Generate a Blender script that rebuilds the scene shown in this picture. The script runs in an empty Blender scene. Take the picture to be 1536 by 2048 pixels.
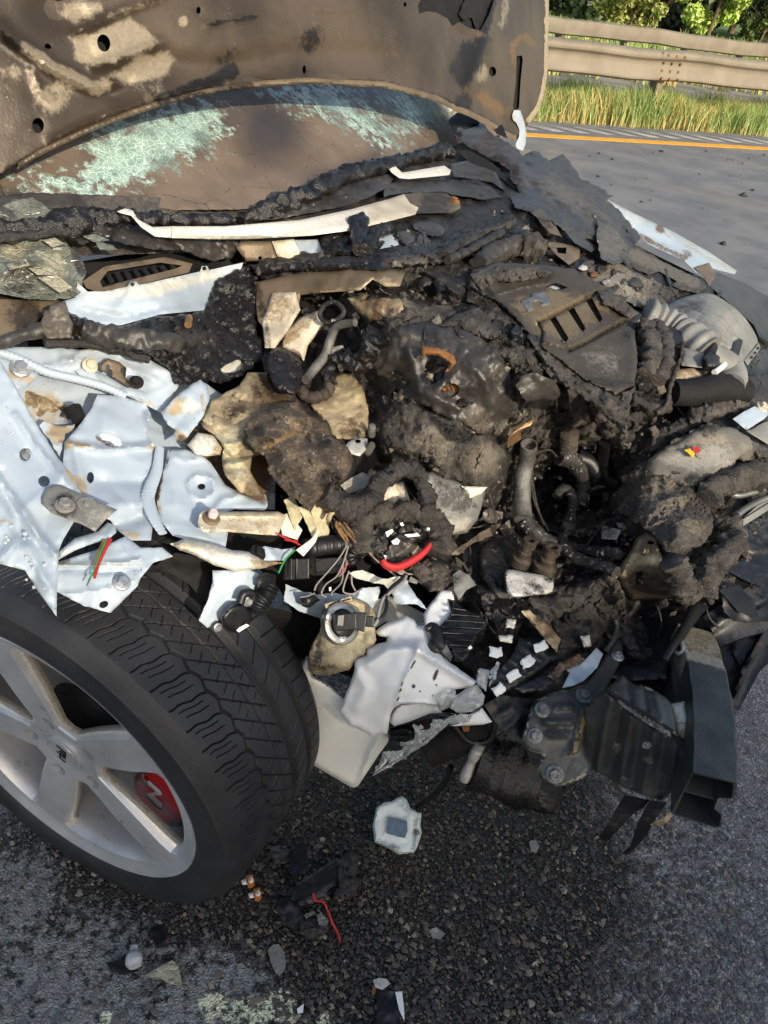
import bpy, math, random
import numpy as np
from mathutils import Vector, Matrix
from mathutils.geometry import delaunay_2d_cdt
random.seed(7); rng = np.random.default_rng(7)
sc = bpy.context.scene; col = sc.collection
# ------------------------------------------------------------------ camera
FPX = 1541.0; CAMH = 1.337
_d = np.array([-.212, 1.379, 1.]); _d /= np.linalg.norm(_d)
_l = np.array([.91, -.587, 1.]); _l -= _d*_l.dot(_d); _l /= np.linalg.norm(_l)
UP = -_d; LF = _l; FW = np.cross(LF, UP)
MC = np.array([FW, LF, UP])                 # camera (right, down, forward) -> world (car forward, car left, up)
CAM = np.array([.722, -.33, CAMH])          # world origin: ground under the front wheel hub
cd = bpy.data.cameras.new('camera'); cam = bpy.data.objects.new('camera', cd); col.objects.link(cam)
cd.sensor_fit = 'VERTICAL'; cd.sensor_height = 24; cd.lens = 24*FPX/2048; cd.clip_start = .02; cd.clip_end = 900
R3 = np.c_[MC[:, 0], -MC[:, 1], -MC[:, 2]]
m4 = Matrix([list(R3[i])+[float(CAM[i])] for i in range(3)]+[[0, 0, 0, 1]])
cam.matrix_world = m4
sc.camera = cam
sc.render.resolution_x = 768; sc.render.resolution_y = 1024
# ------------------------------------------------------------------ sky, sun, exposure
SUN_EL = math.radians(25); SUN_T = np.array([-.93, .36]); SUN_T /= np.linalg.norm(SUN_T)   # horizontal travel of the light
w = bpy.data.worlds.new('World'); sc.world = w; w.use_nodes = True
nt = w.node_tree; bg = nt.nodes['Background']; sky = nt.nodes.new('ShaderNodeTexSky')
sky.sky_type = 'NISHITA'; sky.sun_disc = False; sky.sun_elevation = SUN_EL
sky.sun_rotation = math.atan2(-SUN_T[0], -SUN_T[1])
sky.dust_density = 3.0; sky.air_density = 1.3
nt.links.new(sky.outputs[0], bg.inputs[0]); bg.inputs[1].default_value = .15
sd = bpy.data.lights.new('sun', 'SUN'); sd.energy = 3.4; sd.angle = math.radians(.55); sd.color = (1, .88, .70)
so = bpy.data.objects.new('sun', sd); col.objects.link(so)
sdir = Vector((SUN_T[0]*math.cos(SUN_EL), SUN_T[1]*math.cos(SUN_EL), -math.sin(SUN_EL)))
so.rotation_euler = sdir.to_track_quat('-Z', 'Y').to_euler(); so.location = (0, 0, 8)
vs = sc.view_settings; vs.view_transform = 'Standard'; vs.look = 'None'; vs.exposure = .55; vs.gamma = 1
# ------------------------------------------------------------------ pixel helpers
CR = {1: (0, 0, 2), 2: (768, 0, 2), 3: (0, 400, 2), 4: (768, 400, 2), 5: (0, 800, 2), 6: (768, 800, 2), 7: (0, 1200, 2), 8: (768, 1200, 2),
      9: (0, 1600, 2), 10: (768, 1600, 2), 'a': (560, 1140, 3.4909), 'b': (1000, 1160, 2.8657), 'c': (1080, 0, 3.368), 'd': (0, 1250, 3.84),
      'e': (600, 960, 3.84), 'g': (900, 480, 2.415), 0: (0, 0, 1)}
def Q(k, s):
    ox, oy, sc_ = CR[k]
    return np.array([[float(v) for v in p.split(',')] for p in s.split()])/sc_+np.array([ox, oy])
def ray(p):
    p = np.atleast_2d(np.asarray(p, float))
    return np.c_[(p[:, 0]-768)/FPX, (p[:, 1]-1024)/FPX, np.ones(len(p))]@MC.T
def at_z(p, z):
    r = ray(p); return CAM+r*((z-CAMH)/r[:, 2])[:, None]
def world(p, t): return CAM+ray(p)*np.asarray(t)[:, None]
def proj(P):
    c = (np.atleast_2d(P)-CAM)@MC; return np.c_[768+FPX*c[:, 0]/c[:, 2], 1024+FPX*c[:, 1]/c[:, 2]]
def fn_plane(anchors):
    a = np.array(anchors, float); it = ray(a[:, :2])[:, 2]/(a[:, 2]-CAMH)
    A = np.c_[a[:, :2]/1000, np.ones(len(a))]; k = np.linalg.lstsq(A, it, rcond=None)[0]
    return lambda p: 1/np.clip(np.c_[np.atleast_2d(p)/1000, np.ones(len(np.atleast_2d(p)))]@k, .12, 3)
def fn_rbf(anchors, reg=1e-4):
    a = np.array(anchors, float); it = ray(a[:, :2])[:, 2]/(a[:, 2]-CAMH); X = a[:, :2]/1000
    def ph(A, B):
        r2 = ((A[:, None]-B[None])**2).sum(-1); return .5*r2*np.log(r2+1e-12)
    n = len(a); K = ph(X, X)+reg*np.eye(n); Pm = np.c_[np.ones(n), X]
    S = np.block([[K, Pm], [Pm.T, np.zeros((3, 3))]]); s = np.linalg.solve(S, np.r_[it, np.zeros(3)])
    def f(p):
        p = np.atleast_2d(p)/1000; return 1/np.clip(ph(p, X)@s[:n]+np.c_[np.ones(len(p)), p]@s[n:], .3, 2)
    return f
def fn_implicit(g):                                   # g(P) < 0 on the camera side
    def f(p):
        r = ray(p); lo = np.full(len(r), .3); hi = np.full(len(r), 5.)
        for _ in range(40):
            m = (lo+hi)/2; s = g(CAM+r*m[:, None]) < 0; lo = np.where(s, m, lo); hi = np.where(s, hi, m)
        return (lo+hi)/2
    return f
# heights (m) of the wreck's envelope read off car dimensions
ENV = [(0,480,.93),(500,450,.9),(900,330,.92),(1000,270,.95),(60,740,.82),(250,730,.8),(330,640,.85),(430,590,.8),(100,900,.76),(250,900,.74),
 (380,960,.71),(100,1180,.70),(220,1190,.69),(480,1050,.68),(500,1130,.66),(430,1230,.62),(560,850,.72),(700,800,.7),(620,920,.7),(850,700,.82),
 (900,850,.72),(900,1000,.6),(800,1090,.55),(700,1240,.5),(800,1330,.48),(680,1450,.35),(700,1570,.2),(930,560,.88),(1160,560,.86),(1100,700,.84),
 (1250,780,.76),(1340,680,.78),(1100,400,.92),(1240,480,.85),(1470,545,.75),(1530,640,.72),(1420,650,.8),(1060,920,.6),(1040,1140,.5),(1150,1000,.5),
 (1350,930,.65),(1300,1120,.6),(1500,900,.68),(1500,1050,.6),(1280,1230,.45),(1130,1440,.42),(1280,1500,.4),(1380,1270,.5),(1430,1600,.42),(650,700,.75),(760,560,.88)]
env = fn_rbf(ENV)
# ------------------------------------------------------------------ noise
_perm = rng.permutation(512); _perm = np.r_[_perm, _perm, _perm]; _grad = rng.normal(size=(512, 3)); _grad /= np.linalg.norm(_grad, axis=1)[:, None]
def perlin(P):
    P = np.asarray(P, float); i = np.floor(P).astype(int); f = P-i; u = f*f*f*(f*(f*6-15)+10); i = i & 511; out = 0
    for dx in (0, 1):
        for dy in (0, 1):
            for dz in (0, 1):
                h = _perm[_perm[_perm[(i[:, 0]+dx) & 511]+((i[:, 1]+dy) & 511)]+((i[:, 2]+dz) & 511)]
                g = _grad[h]; v = ((f-[dx, dy, dz])*g).sum(1)
                out = out+v*(u[:, 0] if dx else 1-u[:, 0])*(u[:, 1] if dy else 1-u[:, 1])*(u[:, 2] if dz else 1-u[:, 2])
    return out*1.5
def fbm(P, o=4, ridge=False):
    s = 0; a = 1; P = np.asarray(P)
    for k in range(o):
        n = perlin(P*2**k+k*17.3); s = s+a*((1-2*np.abs(n)) if ridge else n); a *= .5
    return s
# ------------------------------------------------------------------ polygon helpers
def inside(p, poly):
    x, y = p[:, 0], p[:, 1]; r = np.zeros(len(p), bool); n = len(poly)
    for i in range(n):
        x1, y1 = poly[i]; x2, y2 = poly[(i+1) % n]
        if y1 == y2: continue
        c = ((y1 > y) != (y2 > y)) & (x < (x2-x1)*(y-y1)/(y2-y1)+x1); r ^= c
    return r
def dist_line(p, pts, closed=False):
    best = np.full(len(p), 1e9); pts = np.asarray(pts, float)
    seg = list(zip(pts[:-1], pts[1:]))+([(pts[-1], pts[0])] if closed else [])
    if len(pts) == 1: return np.linalg.norm(p-pts[0], axis=1)
    for a, b in seg:
        ab = b-a; L = ab.dot(ab)+1e-9; t = np.clip(((p-a)@ab)/L, 0, 1); best = np.minimum(best, np.linalg.norm(p-a-t[:, None]*ab, axis=1))
    return best
def densify(poly, step):
    out = []; n = len(poly)
    for i in range(n):
        a, b = np.array(poly[i]), np.array(poly[(i+1) % n]); k = max(1, int(np.linalg.norm(b-a)/step))
        out += [a+(b-a)*j/k for j in range(k)]
    return np.array(out)
def ell(cx, cy, rx, ry, rot=0, n=18):
    a = np.linspace(0, 2*math.pi, n, endpoint=False); c, s = math.cos(rot), math.sin(rot)
    x, y = rx*np.cos(a), ry*np.sin(a); return np.c_[cx+x*c-y*s, cy+x*s+y*c]
def smoothpoly(p, it=1):
    for _ in range(it):
        q = np.roll(p, -1, 0); p = np.stack([p*.75+q*.25, p*.25+q*.75], 1).reshape(-1, 2)
    return p
# ------------------------------------------------------------------ objects
def tag(o, label=None, cat=None, group=None, kind=None):
    for k, v in (('label', label), ('category', cat), ('group', group), ('kind', kind)):
        if v: o[k] = v
    return o
def empty(name, loc):
    o = bpy.data.objects.new(name, None); o.location = loc; o.empty_display_size = .1; col.objects.link(o); return o
WLOC = {}
def base_of(parent):
    b = np.zeros(3)
    while parent is not None: b = b+np.array(parent.location); parent = parent.parent
    return b
def mesh(name, V, Fc, mat, parent=None, smooth=True, masks=None, cols=None, rnd=None):
    V = np.asarray(V, float)-base_of(parent)
    me = bpy.data.meshes.new(name)
    if isinstance(Fc, np.ndarray) and Fc.ndim == 2:
        k = Fc.shape[1]; me.vertices.add(len(V)); me.vertices.foreach_set('co', V.ravel()); me.loops.add(Fc.size); me.polygons.add(len(Fc))
        me.loops.foreach_set('vertex_index', Fc.ravel().astype(np.int32)); me.polygons.foreach_set('loop_start', np.arange(0, Fc.size, k, dtype=np.int32)); me.update(calc_edges=True)
    else: me.from_pydata(V.tolist(), [], [list(map(int, f)) for f in Fc])
    me.validate()
    if mat is not None: me.materials.append(mat)
    me.polygons.foreach_set('use_smooth', np.full(len(me.polygons), smooth))
    if masks is not None and len(me.vertices) == len(masks):
        a = me.color_attributes.new('m', 'FLOAT_COLOR', 'POINT'); a.data.foreach_set('color', np.c_[masks, np.ones(len(masks))].astype(np.float32).ravel())
    o = bpy.data.objects.new(name, me); o.parent = parent; col.objects.link(o); return o
def flatshade(o, ang=35):
    me = o.data
    bpy.context.view_layer.objects.active = o
    try:
        me.set_sharp_from_angle(angle=math.radians(ang))
    except Exception: pass
    return o
def maskval(p, shapes):
    v = np.zeros(len(p))
    for s in shapes:
        if s[0] == 'b': _, x, y, r, a = s; v = np.maximum(v, a*np.clip(1.5-np.hypot(p[:, 0]-x, p[:, 1]-y)/r, 0, 1))
        elif s[0] == 'p':
            _, poly, fe, a = s; dd = dist_line(p, poly, True); dd = np.where(inside(p, poly), dd, -dd); v = np.maximum(v, a*np.clip(.5+dd/(2*fe), 0, 1))
        elif s[0] == 'l': _, pts, wd, a = s; v = np.maximum(v, a*np.clip(1.5-dist_line(p, pts)/wd, 0, 1))
    return v
SEED = [0]; FINE = {'char': .0042, 'ash_crust': .0055, 'molten_tar': .0036, 'melted_plastic': .0011, 'tan_crust': .0040, 'scorched_plastic': .0011}
def sheet(name, parent, poly, mat, off=0., th=.006, bulge=0., bw=14, amp=0., fr=45, step=9, jag=0, fn=None, holes=(), ridges=(), dents=(), masks=None,
          oct=4, rid=False, sm=0, smooth=True, label=None, kind=None, tilt=(0, 0), edge=0., efr=60):
    """an outline with its own distance: closed body with relief towards the viewer's side and thickness behind"""
    SEED[0] += 1; sd_ = SEED[0]*3.71
    FI = FINE.get(mat.name)
    if FI:
        step = min(step, 4.2 if name not in ('charred_bed',) else 5.); bulge *= (.5 if FI > .001 else .7); amp *= 1.3; jag = max(jag, 3.5 if FI > .0015 else 1.5); bw *= 1.3
    if mat.name == 'pale_blue_paint':
        amp = amp*.9; bulge *= .45; edge = max(edge, .004); masks = dict(masks or {}); masks['r'] = list(masks.get('r', ()))+[('l', np.vstack([poly, poly[:1]]), 4.5, .42)]; step = min(step, 6)
    poly = np.asarray(poly, float)
    if sm: poly = smoothpoly(poly, sm)
    fn = fn or env; ol = densify(poly, step*.8 if not jag else min(step*.7, 5))
    if jag:
        q = np.c_[ol/16, np.full(len(ol), sd_)]; q2 = np.c_[ol/5.5, np.full(len(ol), sd_+9)]
        ol = ol+jag*np.c_[perlin(q)+.6*perlin(q2), perlin(q+50)+.6*perlin(q2+50)]
    hs = [densify(np.asarray(h, float), step*.7) for h in holes]
    x0, y0 = ol.min(0); x1, y1 = ol.max(0)
    gx, gy = np.meshgrid(np.arange(x0, x1, step), np.arange(y0, y1, step*.866)); gx = gx+(np.arange(gx.shape[0]) % 2)[:, None]*step*.5
    g = np.c_[gx.ravel(), gy.ravel()]
    if len(g): g = g+rng.uniform(-.18, .18, g.shape)*step
    if len(g): g = g[inside(g, ol)]
    if len(g): g = g[dist_line(g, ol, True) > step*.45]
    for h in hs:
        if len(g): g = g[~inside(g, h)]
        if len(g): g = g[dist_line(g, h, True) > step*.45]
    pts = np.vstack([ol]+hs+[g]) if len(g) else np.vstack([ol]+hs)
    ed = []; n0 = 0
    for L in [ol]+hs: ed += [(n0+i, n0+(i+1) % len(L)) for i in range(len(L))]; n0 += len(L)
    r = delaunay_2d_cdt([Vector(p) for p in pts], ed, [], 0, 1e-5)
    v2 = np.array([tuple(v) for v in r[0]]); F = np.array(r[2])
    ce = v2[F].mean(1); ok = inside(ce, ol)
    for h in hs: ok &= ~inside(ce, h)
    F = F[ok]
    a_ = v2[F[:, 1]]-v2[F[:, 0]]; b_ = v2[F[:, 2]]-v2[F[:, 0]]; ar = a_[:, 0]*b_[:, 1]-a_[:, 1]*b_[:, 0]; F = F[np.abs(ar) > 1e-4]
    ar = ar[np.abs(ar) > 1e-4]; F[ar > 0] = F[ar > 0][:, ::-1]            # outward = to viewer's side
    t = fn(v2); rr = np.linalg.norm(ray(v2), axis=1)
    dd = dist_line(v2, ol, True); h = np.full(len(v2), float(off))
    for hp in hs: dd = np.minimum(dd, dist_line(v2, hp, True)+bw*.5)
    if bulge: k = np.clip(dd/bw, 0, 1); h = h+bulge*np.sqrt(np.clip(1-(1-k)**2, 0, 1))
    P0 = world(v2, t)
    if amp: h = h+amp*fbm(P0*fr+sd_, oct, rid)
    if mat.name in ('pale_blue_paint', 'melted_plastic', 'white_plastic', 'scorched_plastic'):
        ext = np.ptp(v2, axis=0); sz = ext.max()
        if sz > 60:
            rs = np.random.default_rng(int(sd_*100)); c0 = v2.mean(0)
            for q_ in range(int(3+sz/45)):
                a0 = c0+rs.uniform(-.45, .45, 2)*ext; an_ = rs.uniform(0, 6.28); L_ = rs.uniform(.15, .42)*sz; a1 = a0+L_*np.array([math.cos(an_), math.sin(an_)]); wd_ = rs.uniform(7, 24); kk = {'pale_blue_paint': .0062, 'melted_plastic': .005, 'white_plastic': .002, 'scorched_plastic': .006}[mat.name]
                h = h+kk*rs.choice([-1, 1])*rs.uniform(.5, 1.3)*(wd_/14)*np.exp(-dist_line(v2, np.array([a0, a1]))/wd_)
    if FI and FI > .0008: h = h+.010*fbm(P0*7.5+sd_*1.3, 2)
    if FI:
        pt_ = np.clip(.5+1.9*perlin(P0*15+sd_)+.7*perlin(P0*40+sd_), .06, 1.15)
        h = h+pt_*FI*((fbm(P0*120+sd_, 3, True)-.6)*.8+.5*fbm(P0*420+sd_, 2))+.0022*fbm(P0*np.array([60., 60., 25.])+sd_, 2, True)*(1-.7*np.clip(pt_, 0, 1))
    if edge: h = h+edge*np.clip(1-dd/22, 0, 1)*fbm(P0*efr+sd_+5, 2)
    for pts_, wd, hh in ridges: q = dist_line(v2, pts_)/wd; h = h+hh*np.exp(-q**2*1.6)
    for cx, cy, r_, hh in dents: q = np.hypot(v2[:, 0]-cx, v2[:, 1]-cy)/r_; h = h+hh*np.exp(-q**2*1.6)
    Vf = world(v2, t-h/rr); rd = ray(v2)/rr[:, None]
    Vb = Vf+rd*th; n = len(v2)
    if bulge and th > .01: Vb = world(v2, t-(off-th)/rr)
    e = np.vstack([F[:, [0, 1]], F[:, [1, 2]], F[:, [2, 0]]]); key = {}
    for a, b in e:
        k = (min(a, b), max(a, b)); key[k] = None if k in key else (a, b)
    be = np.array([v for v in key.values() if v is not None])
    side = np.vstack([np.c_[be[:, 1], be[:, 0], be[:, 0]+n], np.c_[be[:, 1], be[:, 0]+n, be[:, 1]+n]])
    FF = np.vstack([F, F[:, ::-1]+n, side])
    mk = np.c_[maskval(v2, (masks or {}).get('r', ())), maskval(v2, (masks or {}).get('g', ())), maskval(v2, (masks or {}).get('b', ()))]
    o = mesh(name, np.vstack([Vf, Vb]), FF, mat, parent, smooth, np.vstack([mk, mk]))
    flatshade(o, 50)
    if label: o['label'] = label
    if kind: o['kind'] = kind
    if FI and FI > .0008 and name not in ('charred_flake', 'charred_clump', 'bay_dark_backing') and parent is not None: LUMPS.append((poly, float(off)))
    SURF[o.name] = lambda p, fn=fn, off=off+bulge: fn(p)-off/np.linalg.norm(ray(p), axis=1)
    return o
SURF = {}; LUMPS = []
def catmull(P, n):
    P = np.asarray(P, float)
    if len(P) == 2: return np.array([P[0]+(P[1]-P[0])*k/n for k in range(n+1)])
    E = np.vstack([2*P[0]-P[1], P, 2*P[-1]-P[-2]]); out = []
    for i in range(1, len(E)-2):
        p0, p1, p2, p3 = E[i-1:i+3]
        for k in range(n):
            t = k/n; out.append(.5*((2*p1)+(p2-p0)*t+(2*p0-5*p1+4*p2-p3)*t*t+(3*p1-p0-3*p2+p3)*t**3))
    out.append(P[-1]); return np.array(out)
def sweep(name, parent, C, r, mat, segs=10, amp=0, fr=60, rings=0, ringh=.12, open_end=False, flat=1., label=None, masks=None):
    C = np.asarray(C, float); n = len(C); SEED[0] += 1
    r = np.interp(np.linspace(0, 1, n), np.linspace(0, 1, len(np.atleast_1d(r))), np.atleast_1d(r)) if np.size(r) > 1 else np.full(n, float(r))
    T = np.gradient(C, axis=0); T /= np.linalg.norm(T, axis=1)[:, None]+1e-12
    up = np.array([.3, .2, 1.]); up /= np.linalg.norm(up); V = []; s = np.r_[0, np.cumsum(np.linalg.norm(np.diff(C, axis=0), axis=1))]
    A = np.cross(T[0], up); A /= np.linalg.norm(A); a = np.linspace(0, 2*math.pi, segs, endpoint=False)
    for i in range(n):
        A = A-T[i]*A.dot(T[i]); A /= np.linalg.norm(A)+1e-12; B = np.cross(T[i], A)
        rr = r[i]*(1+(ringh*math.sin(s[i]*2*math.pi/rings) if rings else 0))
        V.append(C[i]+rr*(np.cos(a)[:, None]*A+flat*np.sin(a)[:, None]*B))
    V = np.vstack(V)
    if amp:
        nn = np.repeat(C, segs, 0); dv = V-nn; L = np.linalg.norm(dv, axis=1)[:, None]+1e-9; V = V+dv/L*(amp*fbm(V*fr+SEED[0]*1.7, 3)+(.45*FINE.get(mat.name, 0)*min(1, float(np.mean(r))/.012)*(fbm(V*130+SEED[0], 3, True)-.6)))[:, None]
    F = []
    for i in range(n-1):
        for j in range(segs):
            k = (j+1) % segs; F.append((i*segs+j, i*segs+k, (i+1)*segs+k, (i+1)*segs+j))
    if open_end:                                         # real wall thickness: turn the tube inside itself
        base = len(V); inn = []
        for i in (0, min(3, n-1)): inn.append(C[i]+(V[i*segs:(i+1)*segs]-C[i])*.8)
        V = np.vstack([V]+inn)
        for j in range(segs):
            k = (j+1) % segs; F.append((j, base+j, base+k, k)); F.append((base+j, base+segs+j, base+segs+k, base+k))
        F.append(tuple(range(base+segs, base+2*segs)))
    else: F.append(tuple(range(segs))[::-1])
    F.append(tuple((n-1)*segs+j for j in range(segs)))
    o = mesh(name, V, F, mat, parent, True, np.zeros((len(V), 3))); flatshade(o, 60)
    if label: o['label'] = label
    return o
def tube(name, parent, px, r, mat, off=0., fn=None, n=6, offs=None, **k):
    if mat.name in FINE: n *= 2; k['segs'] = max(18, k.get('segs', 10)); k['amp'] = k.get('amp', 0)*1.25
    px = np.asarray(px, float); t = (fn or env)(px); o_ = np.asarray(offs if offs is not None else [off]*len(px), float)
    return sweep(name, parent, catmull(world(px, t-o_/np.linalg.norm(ray(px), axis=1)), n), r, mat, **k)
def normal_at(fn, p, dx=6):
    p = np.array(p, float); a = world([p, p+[dx, 0], p+[0, dx]], fn(np.array([p, p+[dx, 0], p+[0, dx]])))
    n = np.cross(a[1]-a[0], a[2]-a[0]); n /= np.linalg.norm(n)
    return (-n if n.dot(a[0]-CAM) > 0 else n), a[0]
def nat(p, off, fn=None):
    n, P = normal_at(fn or env, p); r = ray([p])[0]; return P-r/np.linalg.norm(r)*off, n
def frame(n):
    n = n/np.linalg.norm(n); u = np.cross(n, [.2, .9, .35]); u /= np.linalg.norm(u); return u, np.cross(n, u), n
def lathe(name, parent, C, axis, prof, mat, segs=20, smooth=True, hexfrom=None, masks=None, sharp=40):
    """prof: list of (radius, height along axis)"""
    u, v, n = frame(np.asarray(axis, float)); V = []; F = []; a = np.linspace(0, 2*math.pi, segs, endpoint=False)
    for (r, h) in prof: V.append(np.asarray(C)+n*h+r*(np.cos(a)[:, None]*u+np.sin(a)[:, None]*v))
    for i in range(len(prof)-1):
        for j in range(segs): k = (j+1) % segs; F.append((i*segs+j, i*segs+k, (i+1)*segs+k, (i+1)*segs+j))
    F.append(tuple((len(prof)-1)*segs+j for j in range(segs))); F.append(tuple(range(segs))[::-1])
    V = np.vstack(V); o = mesh(name, V, F, mat, parent, smooth, np.zeros((len(V), 3))); return flatshade(o, sharp)
def bolt(parent, p, r_px, mat, off=0., fn=None, nut=True, washer=1.55, h=.9, name='bolt'):
    fn = fn or env; n, P = normal_at(fn, p); r = r_px*float(fn(np.array([p], float))[0])/FPX; rv_ = ray([p])[0]; P = P-rv_/np.linalg.norm(rv_)*off
    o = lathe(name, parent, P, n, [(r*washer, -.3*r), (r*washer, .12*r), (r*washer*.93, .22*r), (r*1.12, .25*r)], mat, 20)
    u, v, nn = frame(n); a = np.linspace(0, 2*math.pi, 6, endpoint=False)+.3; V = []
    for rr, hh in ((r, .2*r), (r, h*r), (r*.86, h*r+.14*r), (r*.5, h*r+.14*r), (r*.42, h*r-.05*r)): V.append(P+n*hh+rr*(np.cos(a)[:, None]*u+np.sin(a)[:, None]*v))
    F = [(i*6+j, i*6+(j+1) % 6, i*6+6+(j+1) % 6, i*6+6+j) for i in range(4) for j in range(6)]+[tuple(range(24, 30))]
    b = mesh(name+'_head', np.vstack(V), F, mat, o if parent.parent is None else parent, False, np.zeros((30, 3)))
    return o
def boxes(name, parent, quads, mat, smooth=False, bev=0.):
    """each entry: origin, three edge vectors"""
    V = []; F = []
    for (o, a, b, c) in quads:
        o, a, b, c = map(np.asarray, (o, a, b, c)); s = len(V)
        V += [o, o+a, o+a+b, o+b, o+c, o+a+c, o+a+b+c, o+b+c]
        q = [(0, 3, 2, 1), (4, 5, 6, 7), (0, 1, 5, 4), (1, 2, 6, 5), (2, 3, 7, 6), (3, 0, 4, 7)]
        if np.dot(np.cross(a, b), c) < 0: q = [f[::-1] for f in q]
        F += [tuple(s+i for i in f) for f in q]
    o = mesh(name, V, F, mat, parent, smooth, np.zeros((len(V), 3)))
    if bev: md = o.modifiers.new('b', 'BEVEL'); md.width = bev; md.segments = 2; md.limit_method = 'ANGLE'
    return o
# ------------------------------------------------------------------ materials
def lin(c):
    c = np.array(c, float)/255; return tuple(np.where(c <= .04045, c/12.92, ((c+.055)/1.055)**2.4))+(1,)
def material(name, cols, rough=.6, metal=0., bump=.3, bs=120., var=.25, vs_=12., brk=.9, speck=None, sps=260., spd=.12, spec=.5, trans=0., coat=0., sss=0., alpha=1.,
             roughs=None, vor=0, vors=40., rv=.2, bdist=.004, ior=1.45):
    m = bpy.data.materials.new(name); m.use_nodes = True; N = m.node_tree.nodes; Lk = m.node_tree.links.new; p = N['Principled BSDF']
    tc = N.new('ShaderNodeTexCoord'); ob = tc.outputs['Object']
    def noise(scale, detail=5, rough_=.6):
        n = N.new('ShaderNodeTexNoise'); n.inputs['Scale'].default_value = scale; n.inputs['Detail'].default_value = detail; n.inputs['Roughness'].default_value = rough_; Lk(ob, n.inputs['Vector']); return n.outputs['Fac']
    def math_(op, a, b, c=None):
        n = N.new('ShaderNodeMath'); n.operation = op
        for i, v in enumerate((a, b, c)):
            if v is None: continue
            if isinstance(v, (int, float)): n.inputs[i].default_value = v
            else: Lk(v, n.inputs[i])
        return n.outputs[0]
    def sstep(v, lo, hi):
        n = N.new('ShaderNodeMapRange'); n.interpolation_type = 'SMOOTHSTEP'; Lk(v, n.inputs[0]); n.inputs[1].default_value = lo; n.inputs[2].default_value = hi; return n.outputs[0]
    def mix(f, a, b):
        n = N.new('ShaderNodeMix'); n.data_type = 'RGBA'; Lk(f, n.inputs[0])
        for s, v in ((6, a), (7, b)):
            if isinstance(v, tuple): n.inputs[s].default_value = v
            else: Lk(v, n.inputs[s])
        return n.outputs[2]
    big = noise(vs_, 6); fine = noise(bs, 6, .65); base = lin(cols[0])
    lo = tuple(x*(1-var) for x in base[:3])+(1,); hi = tuple(min(1, x*(1+var)) for x in base[:3])+(1,)
    c = mix(sstep(big, .32, .68), lo, hi); fm = sstep(fine, .3, .72)
    ro = math_('MULTIPLY_ADD', big, rv, rough-rv/2)
    if len(cols) > 1:
        at = N.new('ShaderNodeAttribute'); at.attribute_name = 'm'; sp = N.new('ShaderNodeSeparateColor'); Lk(at.outputs['Color'], sp.inputs[0])
        bn = math_('ADD', math_('MULTIPLY', noise(vs_*3.2, 8, .78), .6), math_('MULTIPLY', noise(vs_*14, 6, .75), .4))
        for i, cc in enumerate(cols[1:4]):
            if cc is None: continue
            f = sstep(math_('ADD', sp.outputs[i], math_('MULTIPLY', math_('SUBTRACT', bn, .5), brk*2.6)), .36, .74)
            l2 = lin(cc); f2 = mix(fm, tuple(x*.82 for x in l2[:3])+(1,), tuple(min(1, x*1.14) for x in l2[:3])+(1,)); c = mix(f, c, f2)
            if roughs and roughs[i] is not None:
                n = N.new('ShaderNodeMix'); Lk(f, n.inputs[0]); Lk(ro, n.inputs[2]); n.inputs[3].default_value = roughs[i]; ro = n.outputs[0]
    if speck:
        sf = math_('MULTIPLY', sstep(noise(sps, 3, .5), .5+.5*(1-spd)*.36, .5+.5*(1-spd)*.36+.05), sstep(noise(vs_*1.7, 3), .42, .58)); c = mix(sf, c, lin(speck))
    hgt = fine
    if vor:
        v = N.new('ShaderNodeTexVoronoi'); v.feature = 'DISTANCE_TO_EDGE'; v.inputs['Scale'].default_value = vors; Lk(ob, v.inputs['Vector'])
        hgt = math_('ADD', fine, math_('MULTIPLY', sstep(v.outputs[0], 0, .12), vor))
    Lk(c, p.inputs['Base Color']); Lk(ro, p.inputs['Roughness']); p.inputs['Metallic'].default_value = metal; p.inputs['Specular IOR Level'].default_value = spec
    p.inputs['Coat Weight'].default_value = coat; p.inputs['Transmission Weight'].default_value = trans; p.inputs['Alpha'].default_value = alpha; p.inputs['IOR'].default_value = ior
    if sss: p.inputs['Subsurface Weight'].default_value = sss; p.inputs['Subsurface Radius'].default_value = (.02, .018, .015); p.inputs['Subsurface Scale'].default_value = .4
    if bump:
        b = N.new('ShaderNodeBump'); b.inputs['Strength'].default_value = bump; b.inputs['Distance'].default_value = bdist; Lk(hgt, b.inputs['Height']); Lk(b.outputs[0], p.inputs['Normal'])
    return m
MT = {}
MT['hood'] = material('burnt_hood', [(74,64,53), (140,129,110), (32,28,26), (108,84,54)], .44, bump=.25, bs=160, var=.38, vs_=4, brk=.95, speck=(170,160,145), sps=420, spd=.02, metal=.25, bdist=.003)
MT['char'] = material('char', [(42,39,37), (92,85,76), (134,127,114), (17,16,15)], .44, bump=.55, bs=230, var=.55, vs_=26, speck=(104,102,99), sps=420, spd=.12, bdist=.010, spec=.65)
MT['melt'] = material('melted_plastic', [(56,53,50), (92,85,76), (140,130,112), (20,19,19)], .38, bump=.35, bs=130, var=.4, vs_=18, speck=(120,116,110), sps=600, spd=.04, bdist=.004, spec=.6)
MT['tar'] = material('molten_tar', [(24,22,22), (64,58,52), (104,96,86)], .27, bump=.5, bs=150, var=.4, vs_=30, speck=(92,88,84), sps=300, spd=.12, bdist=.009, spec=.8)
MT['crust'] = material('ash_crust', [(66,61,56), (120,112,100), (160,153,140), (24,22,21)], .55, bump=.7, bs=260, var=.6, vs_=40, speck=(140,136,130), sps=400, spd=.25, bdist=.011, spec=.6)
MT['paint'] = material('pale_blue_paint', [(166,179,191), (168,152,124), (98,76,54), (206,204,192)], .34, bump=.06, bs=60, var=.06, vs_=7, brk=.9, speck=(128,112,90), sps=240, spd=.0, coat=.25, roughs=[.55, .7, .5])
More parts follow.
